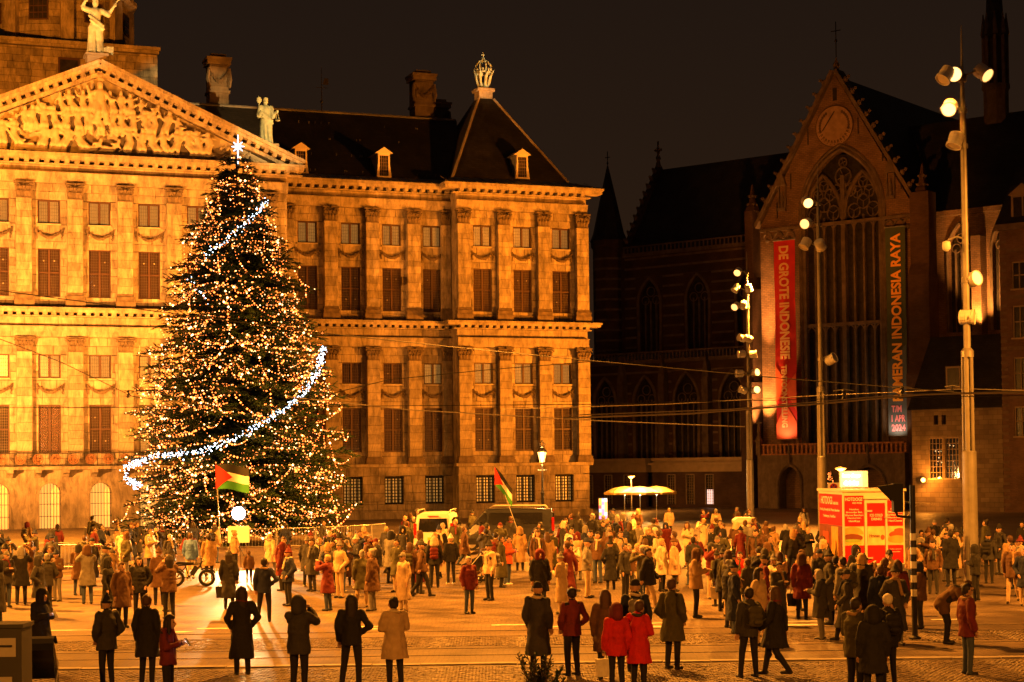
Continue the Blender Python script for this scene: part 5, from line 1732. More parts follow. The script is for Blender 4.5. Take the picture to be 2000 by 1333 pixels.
bulbmesh('bright_light_bulbs', fb[::6], bulbhot, .024, .05)
print('needles', len(needs_f), 'bulbs', len(bulbs))
# white garland strands spiralling down the front of the crown
def garl(pxs, dens=.045):
    out = []
    pts = []
    for px, py in pxs:
        c = at(px, py, TY)
        zl = c.z; r_ = prof(max(.9, min(20.8, zl))) * .98
        dx = c.x - TX; dy = -math.sqrt(max(.02, r_ * r_ - dx * dx)) if abs(dx) < r_ else -.1
        c = at(px, py, TY + dy); pts.append(Vector((c.x - TX, dy, c.z)))
    for p, q_ in zip(pts, pts[1:]):
        n_ = max(2, int((q_ - p).length / dens))
        for k in range(n_):
            out.append(p.lerp(q_, k / n_) + Vector((rr.gauss(0, .10), rr.gauss(0, .06) - .14, rr.gauss(0, .10))))
    return out
for strand, dn in (([(522, 392), (505, 415), (480, 437), (455, 460), (425, 483), (398, 500)], .065), ([(372, 545), (392, 572), (408, 598)], .16),
                   ([(632, 682), (626, 710), (612, 742), (590, 770), (560, 797), (520, 826), (480, 846), (440, 866), (395, 881), (350, 888), (310, 890), (280, 901), (255, 906), (244, 910), (242, 925), (252, 940), (276, 948)], .044)):
    bulbmesh('light_garland', garl(strand, dn), bulbw, .018, .038)
# star
m = MB()
p = at(465, 287, TY)
for k in range(8):
    a = k * math.pi / 4; L_ = (.78 if k % 2 == 0 else .45) * (1.0 if k not in (6,) else 1.5)
    dx, dz_ = math.sin(a), math.cos(a)
    if k == 4: L_ = 1.25
    if k in (0,): L_ = .85
    if k in (2, 6): L_ = .45
    L_ *= .78; m.tube([(p.x - TX, -.05, p.z), (p.x - TX + dx * L_, -.05, p.z + dz_ * L_)], [.05, .02], 5)
m.ball((p.x - TX, -.05, p.z), .11, 8, 6); m.build('star', emat('star_light', (.5, .75, 1.0), 5.0), tree)

# small lit tree by the church porch
TX2, TY2 = at(1622, 985, 125).x, 125
t = thing('christmas_tree', 'small lit christmas tree behind the hot dog trailer', 'christmas tree', (TX2, TY2, 0))
v, f = [], []; bl = []
for i in range(5200):
    z = rr.uniform(.2, 3.6); a = rr.uniform(0, 6.283); r_ = (3.7 - z) * .26 * math.sqrt(rr.random())
    p = Vector((r_ * math.cos(a), r_ * math.sin(a), z)); d = Vector((math.cos(a), math.sin(a), rr.uniform(-.5, .2))).normalized(); s_ = d.cross(Vector((rr.random(), rr.random(), 1))).normalized() * .02
    n = len(v); v += [tuple(p - s_), tuple(p + s_), tuple(p + d * .2)]; f.append((n, n + 1, n + 2))
    if i % 45 == 0: bl.append(Vector(((3.7 - z) * .27 * math.cos(a), (3.7 - z) * .27 * math.sin(a), z)))
me = bpy.data.meshes.new('crown'); me.from_pydata(v, [], f); me.materials.append(needle); link('crown', me, t)
m = MB(); m.tube([(0, 0, 0), (0, 0, 3.6)], [.07, .02], 6); m.build('trunk', barkm, t)
_t = tree; tree = t; bulbmesh('light_bulbs', bl, bulbm, .035, .06); tree = _t

# ------------------------------------------------------------------ overhead wires
wirem = mat('overhead_wire', (0.30, 0.27, 0.23), 0.35, metal=.6, var=.1)
wires = [
    ('bright tram contact wire running past the masts to the frame edge', 40.0, [(1100, 817), (1350, 808), (1600, 789), (1800, 771), (2040, 764)], .022, wirem),
    ('thin tram wire just under the bright contact wire', 41.5, [(1100, 812), (1420, 800), (1760, 771), (2040, 768)], .012, wirem),
    ('tram contact wire strung level across the palace front', 43.0, [(-60, 797), (400, 796), (800, 793), (1165, 790), (1600, 780), (2060, 772)], .009, iron),
    ('dark cable falling across the palace windows toward the church', 52.0, [(-60, 560), (300, 608), (640, 652), (900, 680), (1165, 706), (1500, 737), (1880, 768)], .014, iron),
    ('cable rising from the tree toward the palace corner', 60.0, [(560, 790), (760, 742), (960, 722), (1165, 706)], .014, iron),
    ('short bright cable ending at the middle mast', 70.0, [(560, 775), (800, 801), (1165, 822), (1330, 829), (1455, 834)], .020, wirem),
    ('cable sagging across the lower left palace windows', 60.0, [(-60, 640), (120, 708), (260, 775), (470, 800)], .013, iron),
    ('level wire carried by the near mast', 57.0, [(980, 800), (1300, 790), (1600, 773), (1890, 760), (2060, 765)], .012, wirem),
]
for lab, Y, pts, r_, mt in wires:
    m = MB(); P_ = [at(px, py, Y) for px, py in pts]
    dense = []
    for a, b in zip(P_, P_[1:]): dense += [a.lerp(b, k / 4) for k in range(4)]
    dense.append(P_[-1]); m.tube(dense, r_, 5)
    tag(m.build('overhead_wire', mt), lab, 'wire', 'tram wires over the square')
for px, py, Y, lab in ((1648, 772, 43, 'wire insulator in front of the middle of the church window'), (1762, 766, 43, 'wire insulator before the green banner'), (1860, 762, 57, 'wire insulator beside the near mast'), (250, 770, 60, 'wire insulator hanging before the lower palace windows')):
    p = at(px, py, Y); t = thing('wire_insulator', lab, 'insulator', p)
    m = MB(); m.lathe([(.02, -.14), (.06, -.1), (.03, -.04), (.07, 0), (.03, .05), (.06, .1), (.02, .14)], 8); m.build('insulator_body', black_metal, t)
    m = MB(); m.tube([(-.25, 0, .1), (0, 0, .14), (.25, 0, .1)], .012, 4); m.build('clamp', steel, t)
# ------------------------------------------------------------------ vehicles and furniture
def colr(name, c, rough=.5, **k):
    return MATS.get(name) or mat(name, c, rough, var=k.pop('var', .12), **k)


rubber = colr('black_rubber', (.015, .015, .015), .8)
carglass = colr('dark_car_glass', (.012, .012, .014), .08, spec=.6)
carwhite = colr('white_car_paint', (.72, .70, .66), .3, spec=.5, var=.04)
cardark = colr('dark_blue_car_paint', (.02, .022, .03), .25, spec=.6)
redlens = colr('red_tail_lens', (.45, .01, .008), .2)
rimm = colr('alloy_rim', (.45, .45, .45), .3, metal=.7)
greyplastic = colr('grey_plastic', (.06, .06, .06), .6)
alu = colr('brushed_aluminium', (.55, .52, .47), .4, metal=.5)


def wheel(t, x, y, r_=.33, w=.22, axis='X'):
    Rm = Matrix.Translation((x, y, r_)) @ Matrix.Rotation(math.pi / 2, 4, 'Y' if axis == 'X' else 'X')
    m = MB(); m.lathe([(r_ * .6, -w / 2), (r_ * .94, -w / 2), (r_, -w / 2 + .03), (r_, w / 2 - .03), (r_ * .94, w / 2), (r_ * .6, w / 2)], 20, M=Rm); o = m.build('wheel', rubber, t)
    m = MB(); m.lathe([(r_ * .62, -w / 2 - .005), (r_ * .62, w / 2 + .005)], 16, M=Rm)
    m.build('rim', rimm, o)


def van(label, X, Y, rz, paint, L_=4.4):
    """small panel van, rear toward local -y"""
    t = thing('van', label, 'van', (X, Y, 0), rz)
    sec = [(-L_ / 2, .38, 1.62, .80, .86), (-L_ / 2 + .12, .30, 2.02, .78, .90), (-.4, .30, 2.08, .80, .92), (.9, .30, 2.05, .78, .92), (1.25, .30, 1.7, .80, .92), (1.7, .3, 1.15, .84, .92), (L_ / 2 - .1, .32, 1.0, .84, .88), (L_ / 2, .4, .85, .8, .82)]
    m = MB(); n = 14; vs = []
    for y, zb_, zt_, wt, wb in sec:
        ring = [(-wb, zb_), (-wb - .02, zb_ + .3), (-wb, zb_ + (zt_ - zb_) * .5), (-wt - .02, zt_ - (zt_ - zb_) * .15), (-wt + .04, zt_ - .06), (-wt * .8, zt_), (-wt * .3, zt_ + .02)]
        ring = ring + [(-x, z) for x, z in ring[::-1]]
        vs += [(x, y, z) for x, z in ring]
    fs = [(i * n + k, i * n + (k + 1) % n, (i + 1) * n + (k + 1) % n, (i + 1) * n + k) for i in range(len(sec) - 1) for k in range(n)]
    fs += [tuple(range(n))[::-1], tuple((len(sec) - 1) * n + k for k in range(n))]
    m.add(vs, fs); m.build('body', paint, t, smooth=False)
    m = MB(); m.prism([(-.68, 1.22), (.68, 1.22), (.62, 1.82), (-.62, 1.82)], -L_ / 2 - .03, -L_ / 2 + .1); m.build('rear_window', carglass, t)
    for s_ in (-1, 1):
        m = MB(); m.box(s_ * .83 - .06, s_ * .83 + .06, -L_ / 2 - .03, -L_ / 2 + .08, .95, 1.6); m.build('tail_light', redlens, t)
        m = MB(); m.tube([(s_ * .72, -L_ / 2 + .3, 2.06), (s_ * .74, -L_ / 2 + .4, 2.18), (s_ * .74, .5, 2.2), (s_ * .72, .7, 2.1)], .025, 6); m.build('roof_rail', alu, t)
        m = MB(); m.add([(s_ * .94, -1.9, 1.3), (s_ * .94, .8, 1.3), (s_ * .88, .7, 1.85), (s_ * .86, -1.9, 1.85)], [(0, 1, 2, 3)]); m.add([(s_ * .93, .9, 1.3), (s_ * .93, 1.5, 1.3), (s_ * .87, 1.0, 1.85), (s_ * .87, .85, 1.85)], [(0, 1, 2, 3)]); m.build('side_window', carglass, t)
        m = MB(); m.box(s_ * 1.02 - .09, s_ * 1.02 + .09, 1.15, 1.25, 1.25, 1.45); m.build('mirror', paint, t)
        wheel(t, s_ * .8, -L_ / 2 + .8); wheel(t, s_ * .8, L_ / 2 - .85)
    m = MB(); m.box(-.88, .88, -L_ / 2 - .1, -L_ / 2 + .1, .36, .62); m.build('bumper', greyplastic, t)
    m = MB(); m.box(-.26, .26, -L_ / 2 - .045, -L_ / 2 - .02, .85, .97); m.build('number_plate', colr('yellow_plate', (.75, .5, .03)), t)
    m = MB(); m.box(-.25, .25, -L_ / 2 - .02, -L_ / 2 + .02, 1.90, 1.94); m.build('brake_light', redlens, t)
    return t


X = at(853, 1010, 79).x
van('white van with roof rails parked rear-on in the crowd', X, 81, R(-4), carwhite)
X = at(985, 1000, 86).x
van('dark van parked side-on behind the white van', X, 87, R(88), cardark, 4.9)

# ---- hot dog trailer
trail_red = colr('trailer_red_vinyl', (.52, .012, .015), .35, var=.05)
trail_cream = colr('trailer_cream_panel', (.72, .64, .48), .45, var=.05)
printm = {k: colr('print_' + k, c, .4, var=.2, scale=4) for k, c in dict(bun=(.72, .38, .08), meat=(.22, .06, .025), lettuce=(.3, .4, .06), sausage=(.5, .09, .04), cheese=(.8, .5, .05), bg=(.78, .62, .26)).items()}
whitep = colr('white_vinyl_lettering', (.8, .78, .72), .4, var=.03)
TM = Matrix.Translation(at(1648, 1110, 59.5)) @ Matrix.Rotation(R(4), 4, 'Z'); TM.translation.z = 0
T = thing('hot_dog_trailer', 'red and cream hot dog trailer with burger pictures and menu lettering', 'food trailer', M=TM)
tw, td, z0, z1 = 2.14, 3.3, .62, 3.12
m = MB(); m.box(0, tw, 0, td, z0, z1); m.box(-.06, tw + .06, -.06, td + .06, z1, z1 + .08); m.build('body', trail_cream, T)
m = MB(); m.box(.2, tw - .2, .2, td - .2, .35, z0); m.tube([(tw / 2, -.0, .5), (tw / 2, -.9, .5)], .05, 6); m.build('chassis', black_metal, T)
for x in (.05, tw - .05): wheel(T, x, 1.7, .3, .18)
for x in (.15, tw - .15):
    m = MB(); m.tube([(x, .1, 0), (x, .1, z0)], .035, 6); m.box(x - .1, x + .1, 0, .2, 0, .02); m.build('support_leg', alu, T)
pan = [(.06, .72), (.84, 1.44), (1.54, 2.08)]
bands = [(z0 + .04, 1.28, trail_red), (1.28, 1.93, printm['bg']), (1.93, 2.72, trail_red)]
for pi, (a, b) in enumerate(pan):
    for zlo, zhi, mt in bands:
        m = MB(); m.box(a, b, -.02, 0, zlo + .004, zhi - .004 if not (pi != 1 and zhi > 2.5) else 2.98); m.build('panel', mt, T)
m = MB(); m.box(.74, .82, -.05, 0, z0, 2.82); m.box(1.46, 1.53, -.05, 0, z0, 2.82); m.box(.82, 1.46, -.05, 0, 2.72, 2.82); m.box(.82, 1.46, -.05, 0, z0 - .02, z0 + .04); m.box(.7, 1.56, -.08, 0, 2.86, 2.92); dr_ = m.build('door_frame', trail_cream, T)
for z in (2.45, .85):
    m = MB(); m.box(.76, 1.0, -.075, -.05, z - .03, z + .03); m.build('hinge', alu, dr_)
m = MB(); m.box(1.42, 1.6, -.08, -.05, 2.2, 2.25); m.build('handle', alu, dr_)
def ptext(s_, x, z, w_, h_, mt=whitep, par=T, y=-.026, M=None):
    me = fit(text_mesh(s_, 1, 'lettering', mt, .02, .003), w_, h_); o = link('lettering', me, par); o.matrix_local = (M or Matrix.Identity(4)) @ Matrix.Translation((x, y, z)) @ VERT
ptext('HOTDOGS', .08, 2.80, .6, .12); ptext('AND MORE', .32, 2.70, .34, .06); ptext('HOTDOGS', 1.55, 2.80, .52, .12); ptext('AND MORE', 1.74, 2.70, .33, .06)
for i, s_ in enumerate(('Hotdog,', 'Broodje Bal,', 'Warme Beenham,', 'Hamburger,', 'Ham/Kaas')): w_ = .048 * len(s_); ptext(s_, .39 - w_ / 2, 2.47 - i * .098, w_, .07)
for i, s_ in enumerate(('Hotdog,', 'Meatballs,', 'Grilled Ham,', 'Hamburger,', 'Ham/Cheese')): w_ = .046 * len(s_); ptext(s_, 1.81 - w_ / 2, 2.47 - i * .098, w_, .07)
ptext('ICE COLD', .93, 2.26, .44, .09); ptext('DRINKS', .98, 2.13, .36, .09)
ptext('Hmmm', .90, 1.55, .36, .11, printm['meat'])
ptext('Hotdogs and more', 1.6, 1.12, .4, .04); ptext('Damplein', 1.66, 1.03, .3, .04)
def disc(cx, cz, rx, rz_, mt, y, a0=0, a1=2 * math.pi, name='food_picture', lim=None):
    pts = [(cx + rx * math.cos(a0 + (a1 - a0) * k / 18), cz + rz_ * math.sin(a0 + (a1 - a0) * k / 18)) for k in range(19 if a1 - a0 < 6.2 else 18)]
    if lim: pts = [(min(max(x, lim[0]), lim[1]), z) for x, z in pts]
    m = MB(); m.prism(pts, y, y + .002); m.build(name, mt, T)
l1 = (.062, .718)
disc(.32, 1.66, .38, .26, printm['bun'], -.026, 0, math.pi, lim=l1); disc(.30, 1.54, .38, .14, printm['meat'], -.030, lim=l1); disc(.3, 1.44, .34, .06, printm['lettuce'], -.033, lim=l1); disc(.34, 1.38, .3, .09, printm['cheese'], -.028, math.pi, 2 * math.pi, lim=l1)
l3 = (1.542, 2.078)
disc(1.9, 1.64, .32, .13, printm['sausage'], -.028, lim=l3); disc(1.96, 1.78, .2, .08, printm['sausage'], -.030, lim=l3); disc(1.88, 1.48, .36, .13, printm['bun'], -.031, lim=l3); disc(1.36, 1.55, .07, .09, printm['sausage'], -.03)
m = MB(); m.box(1.48, 1.68, -.1, -.06, z1 - .05, z1 + .12); m.build('number_box', alu, T)
# left side of the trailer: menu
m = MB(); m.box(-.02, 0, .1, td - .1, 1.95, 3.02); m.build('side_panel', trail_red, T)
m = MB(); m.box(-.02, 0, .1, td - .1, z0 + .1, 1.94); m.build('side_picture', printm['meat'], T)
SIDE = Matrix.Rotation(-math.pi / 2, 4, 'Z')
ptext('HOTDOGS', -td + .4, 2.66, 1.6, .28, M=SIDE); ptext('AND MORE', -td + 2.1, 2.66, .7, .1, M=SIDE)
ptext('Hotdog, Broodje Bal, Warme Beenham', -td + .25, 2.4, 2.7, .12, M=SIDE); ptext('Hamburger, Ham/Kaas', -td + .7, 2.18, 1.7, .12, M=SIDE)
m = MB(); m.box(-.025, -.02, .6, 1.5, .9, 1.9); m.build('side_print', printm['bun'], T)
m = MB(); m.box(-.025, -.02, 1.9, 2.7, .9, 1.7); m.build('side_print', printm['sausage'], T)
# serving flap at the far side
m = MB(); m.add([(tw, .4, 2.7), (tw, 2.9, 2.7), (tw + 1.3, 2.9, 2.62), (tw + 1.3, .4, 2.62)], [(0, 1, 2, 3)]); m.add([(tw, .4, 2.74), (tw + 1.3, .4, 2.66), (tw + 1.3, 2.9, 2.66), (tw, 2.9, 2.74)], [(0, 1, 2, 3)]); m.tube([(tw, .45, 2.0), (tw + .6, .45, 2.66)], .02, 5); m.build('serving_flap', trail_cream, T)
# light box on its roof
p = TM.inverted() @ at(1682, 950, 60.3)
B_ = thing('light_box', 'glowing light box sign standing on the trailer roof', 'illuminated sign', M=TM @ Matrix.Translation((.12, .8, z1 + .08)) @ Matrix.Rotation(R(-10), 4, 'Z'))
m = MB(); m.box(0, .96, 0, .3, .06, .62); m.box(.1, .2, .1, .2, 0, .06); m.box(.76, .86, .1, .2, 0, .06); m.build('case', trail_cream, B_)
m = MB(); m.box(.02, .78, -.012, 0, .08, .6); m.build('screen', emat('light_box_screen', (1.0, .62, .22), 1.6), B_)
brt = emat('light_box_letters', (1.0, .95, .8), 9.0)
ptext('hot dogs', .1, .38, .6, .15, brt, B_, -.016); ptext('drinks', .14, .14, .5, .15, brt, B_, -.016)
point('light_box_light', TM @ Vector((.5, .2, 3.6)), 40, (1, .6, .25), .2)

signal_black = colr('matt_black_signal', (.006, .006, .006), .7)
# ---- traffic light on a black and white post
b = gnd(1787, 1250)
t = thing('traffic_light', 'black traffic light seen from the side on a striped post', 'traffic light', (b.x, b.y, 0))
k_ = 3400 / b.y
zt_ = at(1787, 948, b.y).z
zs0, zs1 = at(1787, 1165, b.y).z, at(1787, 1042, b.y).z
m = MB(); m.lathe([(.14, 0), (.14, .06), (.065, .1), (.065, zt_)], 12); m.build('post', black_metal, t)
nb = 9
for i in range(nb):
    m = MB(); m.lathe([(.072, zs0 + (zs1 - zs0) * i / nb), (.072, zs0 + (zs1 - zs0) * (i + 1) / nb)], 14); m.build('white_band' if i % 2 == 0 else 'black_band', whitep if i % 2 == 0 else black_metal, t)
zh = at(1750, 970, b.y).z
m = MB(); m.box(-.46, -.24, -.13, .13, zh - .36, zh + .30); h_ = m.build('signal_head', signal_black, t)
m = MB(); m.add([(-.46, -.13, zh + .28), (-.46, .13, zh + .28), (-.80, .1, zh + .24), (-.80, -.1, zh + .24), (-.46, -.13, zh - .12), (-.46, .13, zh - .12)], [(0, 1, 2, 3), (0, 3, 4), (1, 5, 2)]); m.build('visor', signal_black, h_)
m = MB(); m.tube([(0, 0, zh - .5), (-.35, 0, zh - .45), (-.38, 0, zh - .36)], .035, 6); m.build('bracket', black_metal, t)

# ---- sign on a post
p = at(1628, 957, 88)
t = thing('no_stopping_sign', 'small square sign with red ringed blue disc behind the trailer', 'road sign', (p.x, 88, 0))
m = MB(); m.tube([(0, .03, 0), (0, .03, p.z + .4)], .03, 6); m.build('post', steel, t)
m = MB(); m.box(-.28, .28, -.02, .01, p.z - .1, p.z + .36); m.build('plate', whitep, t)
m = MB(); m.lathe([(0, 0), (.19, 0), (.19, .01), (0, .012)], 20, M=Matrix.Translation((0, -.022, p.z + .13)) @ Matrix.Rotation(math.pi / 2, 4, 'X')); m.build('red_ring', redlens, t)
m = MB(); m.lathe([(0, 0), (.14, 0), (.14, .01), (0, .012)], 20, M=Matrix.Translation((0, -.03, p.z + .13)) @ Matrix.Rotation(math.pi / 2, 4, 'X')); m.build('blue_disc', colr('sign_blue', (.02, .05, .3)), t)
for s_ in (-1, 1):
    m = MB(); m.box(-.19, .19, -.046, -.042, -.02, .02, M=Matrix.Translation((0, 0, p.z + .13)) @ Matrix.Rotation(R(45 * s_), 4, 'Y')); m.build('red_bar', redlens, t)
m = MB(); m.box(-.28, .28, -.02, .01, p.z - .4, p.z - .13); m.build('green_plate', colr('sign_green', (.05, .2, .07)), t)

# ---- parasols
parm = colr('yellow_parasol_cloth', (.80, .50, .10), .8)
parw = colr('cream_parasol_cloth', (.82, .60, .22), .8)
for i, (px, mt, lab, dY) in enumerate(((1220, parm, 'yellow parasol at the palace side of the parasol row', 0), (1250, parw, 'cream parasol in the middle of the parasol row', -1.2), (1282, parm, 'yellow parasol at the church side of the parasol row', -.4))):
    Y = 131 + dY; c = at(px, 970, Y)
    t = thing('parasol', lab, 'parasol', (c.x, Y, 0), group='parasols of the market stall')
    m = MB(); n = 8; vs = [(0, 0, 2.62)]; r1 = 1.6
    for k in range(n):
        a = 2 * math.pi * k / n + .2; vs.append((r1 * .5 * math.cos(a), r1 * .5 * math.sin(a), 2.5))
    for k in range(n):
        a = 2 * math.pi * k / n + .2; vs.append((r1 * math.cos(a), r1 * math.sin(a), 2.15))
    for k in range(n):
        a = 2 * math.pi * k / n + .2; vs.append((r1 * math.cos(a), r1 * math.sin(a), 1.98))
    fs = []
    for k in range(n):
        k2 = (k + 1) % n; fs += [(0, 1 + k, 1 + k2), (1 + k, 9 + k, 9 + k2, 1 + k2), (9 + k, 17 + k, 17 + k2, 9 + k2)]
    m.add(vs, fs); m.build('canopy', mt, t)
    m = MB(); m.tube([(0, 0, 0), (0, 0, 2.6)], .025, 6); m.box(-.25, .25, -.25, .25, 0, .06); m.build('pole', whitep, t)
    for k in range(8):
        a = 2 * math.pi * k / 8 + .2; m = MB(); m.tube([(0, 0, 2.2), (r1 * .95 * math.cos(a), r1 * .95 * math.sin(a), 2.17)], .012, 4); m.build('rib', whitep, t)
    m = MB(); m.ball((0, -.2, 2.0), .07, 8, 5); m.build('lamp', emat('parasol_lamp%d' % i, (1, .8, .4), 40), t)
    point('parasol_lamp_light', (c.x, Y - 1.5, 2.9), 700 if i == 1 else 380, (1, .55, .15), .1)

# ---- lit poster column and white cabinet
p = at(1178, 1000, 126)
t = thing('poster_column', 'glowing colourful poster stand next to the parasols', 'poster stand', (p.x, 126, 0))
m = MB(); m.box(-.36, .36, -.08, .08, .2, 1.85); m.box(-.4, .4, -.2, .2, 0, .2); m.build('case', black_metal, t)
pc = [(1, .15, .15), (1, .7, .2), (.9, .3, .6), (1, .95, .8), (.3, .5, .9), (1, .5, .1)]
k = 0
for i in range(3):
    for j in range(6):
        k += 1; m = MB(); m.box(-.3 + i * .2, -.1 + i * .2, -.1, -.081, .3 + j * .25, .55 + j * .25); c = random.choice(pc); m.build('poster_patch', MATS.get('poster%s' % (c,)) or emat('poster%s' % (c,), c, 1.5), t)
p = at(1491, 1030, 70)
t = thing('cargo_cabinet', 'white plastic street cabinet with rounded lid beside the mast', 'cabinet', (p.x, 76, 0))
m = MB(); m.prism([(-.36, .0), (.36, 0), (.4, 1.55), (-.4, 1.55)], -.35, .35); m.build('body', whitep, t)
m = MB(); m.prism([(-.46, 1.57), (.46, 1.57), (.46, 1.68), (.3, 1.8), (-.3, 1.8), (-.46, 1.68)], -.42, .42); m.build('lid', whitep, t)
m = MB(); m.prism(pointed(0, .16, .8, 1.2, 1.42, 5), -.37, -.351); m.build('opening', black_metal, t)

# ---- crowd barriers round the tree
barm = colr('galvanised_barrier', (.45, .44, .42), .4, metal=.5)
def barrier_mesh():
    m = MB()
    m.tube([(-1.1, 0, .12), (-1.1, 0, 1.0), (-1.02, 0, 1.1), (1.02, 0, 1.1), (1.1, 0, 1.0), (1.1, 0, .12)], .022, 6); m.tube([(-1.1, 0, .2), (1.1, 0, .2)], .018, 5)
    m2 = MB()
    for k in range(13): x = -1.0 + k * 2.0 / 12; m2.tube([(x, 0, .2), (x, 0, 1.1)], .010, 4)
    m3 = MB()
    for x in (-.8, .8): m3.tube([(x, -.3, .01), (x, 0, .2), (x, .3, .01)], .016, 5)
    return m.mesh('frame', [barm]), m2.mesh('bars', [barm]), m3.mesh('feet', [barm])
BF = barrier_mesh()
for i in range(11):
    a = math.pi + .28 + i * (math.pi - .56) / 10
    x, y = TX + 8.3 * math.cos(a), TY + 8.3 * math.sin(a)
    t = thing('crowd_barrier', 'grey tubular crowd barrier in the ring round the lit tree', 'barrier', (x, y, 0), a + math.pi / 2, 'barriers round the christmas tree')
    for nm, me in zip(('frame', 'bars', 'feet'), BF): link(nm, me, t)
for i, (px, Y, lab) in enumerate(((150, 72, 'single crowd barrier before the palace arches'), (95, 74, 'crowd barrier at the end of the palace arches'))):
    c = at(px, 1000, Y); t = thing('crowd_barrier', lab, 'barrier', (c.x, Y, 0), R(12 * i))
    for nm, me in zip(('frame', 'bars', 'feet'), BF): link(nm, me, t)

# ---- work light and white board
c = at(466, 1003, 74)
t = thing('work_light', 'dazzling white work light on a stand before the tree', 'work light', (c.x, 74, 0))
m = MB(); m.tube([(0, 0, .9), (0, 0, c.z - .1)], .02, 6)
for k in range(3): a = k * 2.094; m.tube([(0, 0, .9), (.45 * math.cos(a), .45 * math.sin(a), 0)], .015, 5)
m.build('stand', black_metal, t)
m = MB(); m.box(-.3, .3, 0, .1, c.z - .28, c.z + .28); m.build('housing', black_metal, t)
m = MB(); m.lathe([(0, 0), (.27, 0), (.27, .02), (.0, .06)], 20, M=Matrix.Translation((0, -.005, c.z)) @ Matrix.Rotation(math.pi / 2, 4, 'X')); m.build('lens', emat('work_light_lens', (1, .9, .7), 160), t)
spot('work_light_beam', (c.x, 73.6, c.z), (c.x + .5, 60, .5), 9000, (1, .6, .22), 130, .5, .12)
c = at(466, 1045, 73)
t = thing('white_board', 'white board on an easel below the work light', 'board', (c.x, 73, 0))
m = MB(); m.box(-.45, .45, 0, .03, c.z - .33, c.z + .36); m.build('panel', whitep, t)
m = MB(); m.tube([(-.35, .05, 0), (-.3, .05, 1.7)], .02, 5); m.tube([(.35, .05, 0), (.3, .05, 1.7)], .02, 5); m.tube([(0, .6, 0), (0, .06, 1.6)], .02, 5); m.build('easel', barkm, t)

# ---- flags
fl_r, fl_w, fl_g, fl_k = colr('flag_red', (.5, .015, .015), .8), colr('flag_white', (.75, .72, .66), .8), colr('flag_green', (.04, .22, .03), .8), colr('flag_black', (.015, .015, .015), .8)
def flag(label, foot, top, W_, H_, dirx, hang):
    t = thing('flag', label, 'flag', foot)
    d = Vector(top) - Vector(foot)
    m = MB(); m.tube([(0, 0, 0), d], .018, 6); m.build('pole', alu, t)
    n = 12
    def P_(u, v): return d + Vector((dirx * W_ * u, -.08 - .10 * math.sin(u * 7) * (0.3 + u), -H_ * (1 - v) - hang * u + .06 * math.sin(u * 5)))
    for nm, v0, v1, mt in (('black_stripe', .667, 1, fl_k), ('white_stripe', .333, .667, fl_w), ('green_stripe', 0, .333, fl_g)):
        m = MB(); vs = []
        for i in range(n + 1): vs += [P_(i / n, v0), P_(i / n, v1)]
        m.add(vs, [(2 * i, 2 * i + 2, 2 * i + 3, 2 * i + 1) for i in range(n)]); m.build(nm, mt, t, True)
    m = MB(); vs = []
    for i in range(7):
        u = .5 * i / 6; h_ = .5 * (1 - i / 6); vs += [P_(u, .5 - h_) + Vector((0, -.012, 0)), P_(u, .5 + h_) + Vector((0, -.012, 0))]
    m.add(vs, [(2 * i, 2 * i + 2, 2 * i + 3, 2 * i + 1) for i in range(6)]); m.build('red_triangle', fl_r, t, True)
a, b = at(430, 1000, 70), at(422, 908, 70)
flag('black white green flag with red triangle waving before the tree', (a.x, 70, 1.2), b, 1.35, 1.0, 1, .1)
a, b = at(1012, 1026, 76), at(966, 912, 76)
flag('flag hanging from a slanting pole before the palace grilles', (a.x, 76, 1.3), b, .75, .8, 1, .9)

# ---- fat-tyred bicycle
c = gnd(374, 1146)
t = thing('bicycle', 'fat tyred electric bicycle parked side on in the square', 'bicycle', (c.x, c.y, 0), R(4))
def ring(m, cx, cz, r_, th, n=24, y=0): m.tube([(cx + r_ * math.cos(2 * math.pi * k / n), y, cz + r_ * math.sin(2 * math.pi * k / n)) for k in range(n + 1)], th, 8, caps=False)
for x in (-.54, .54):
    m = MB(); ring(m, x, .30, .25, .052); w_ = m.build('wheel', rubber, t)
    m = MB(); ring(m, x, .30, .19, .016); m.ball((x, 0, .3), .06, 8, 5)
    for k in range(6): a = k * math.pi / 3; m.tube([(x, 0, .3), (x + .19 * math.cos(a), 0, .3 + .19 * math.sin(a))], .012, 4)
    m.build('rim', alu, w_)
m = MB()
for p, q_, r_ in (((-.54, .0, .3), (-.1, 0, .33), .02), ((-.1, 0, .33), (.30, 0, .72), .03), ((-.1, 0, .33), (-.2, 0, .74), .025), ((-.54, 0, .3), (-.2, 0, .70), .018), ((-.5, 0, .74), (.34, 0, .80), .025), ((.3, 0, .66), (.36, 0, .92), .03), ((.33, 0, .72), (.54, 0, .3), .025)): m.tube([p, q_], r_, 6)
m.build('frame', black_metal, t)
m = MB(); m.box(-.09, .09, -.05, .05, -.17, .17, M=Matrix.Translation((.1, 0, .56)) @ Matrix.Rotation(R(35), 4, 'Y')); m.build('battery', black_metal, t)
m = MB(); m.prism([(-.52, .78), (.08, .78), (.08, .85), (-.45, .88), (-.55, .84)], -.09, .09); m.build('saddle', rubber, t)
m = MB(); m.tube([(.36, 0, .92), (.34, 0, 1.0)], .02, 6); m.tube([(.26, -.32, 1.06), (.34, -.2, 1.02), (.34, .2, 1.02), (.26, .32, 1.06)], .016, 6); m.build('handlebar', black_metal, t)
m = MB(); m.ball((.42, 0, .92), .06, 8, 5); m.build('headlight', alu, t)
m = MB(); ring(m, -.1, .33, .09, .012, 14, -.06); m.tube([(-.1, -.08, .33), (.0, -.09, .22)], .012, 5); m.box(-.04, .04, -.16, -.08, .2, .23); m.build('crankset', alu, t)
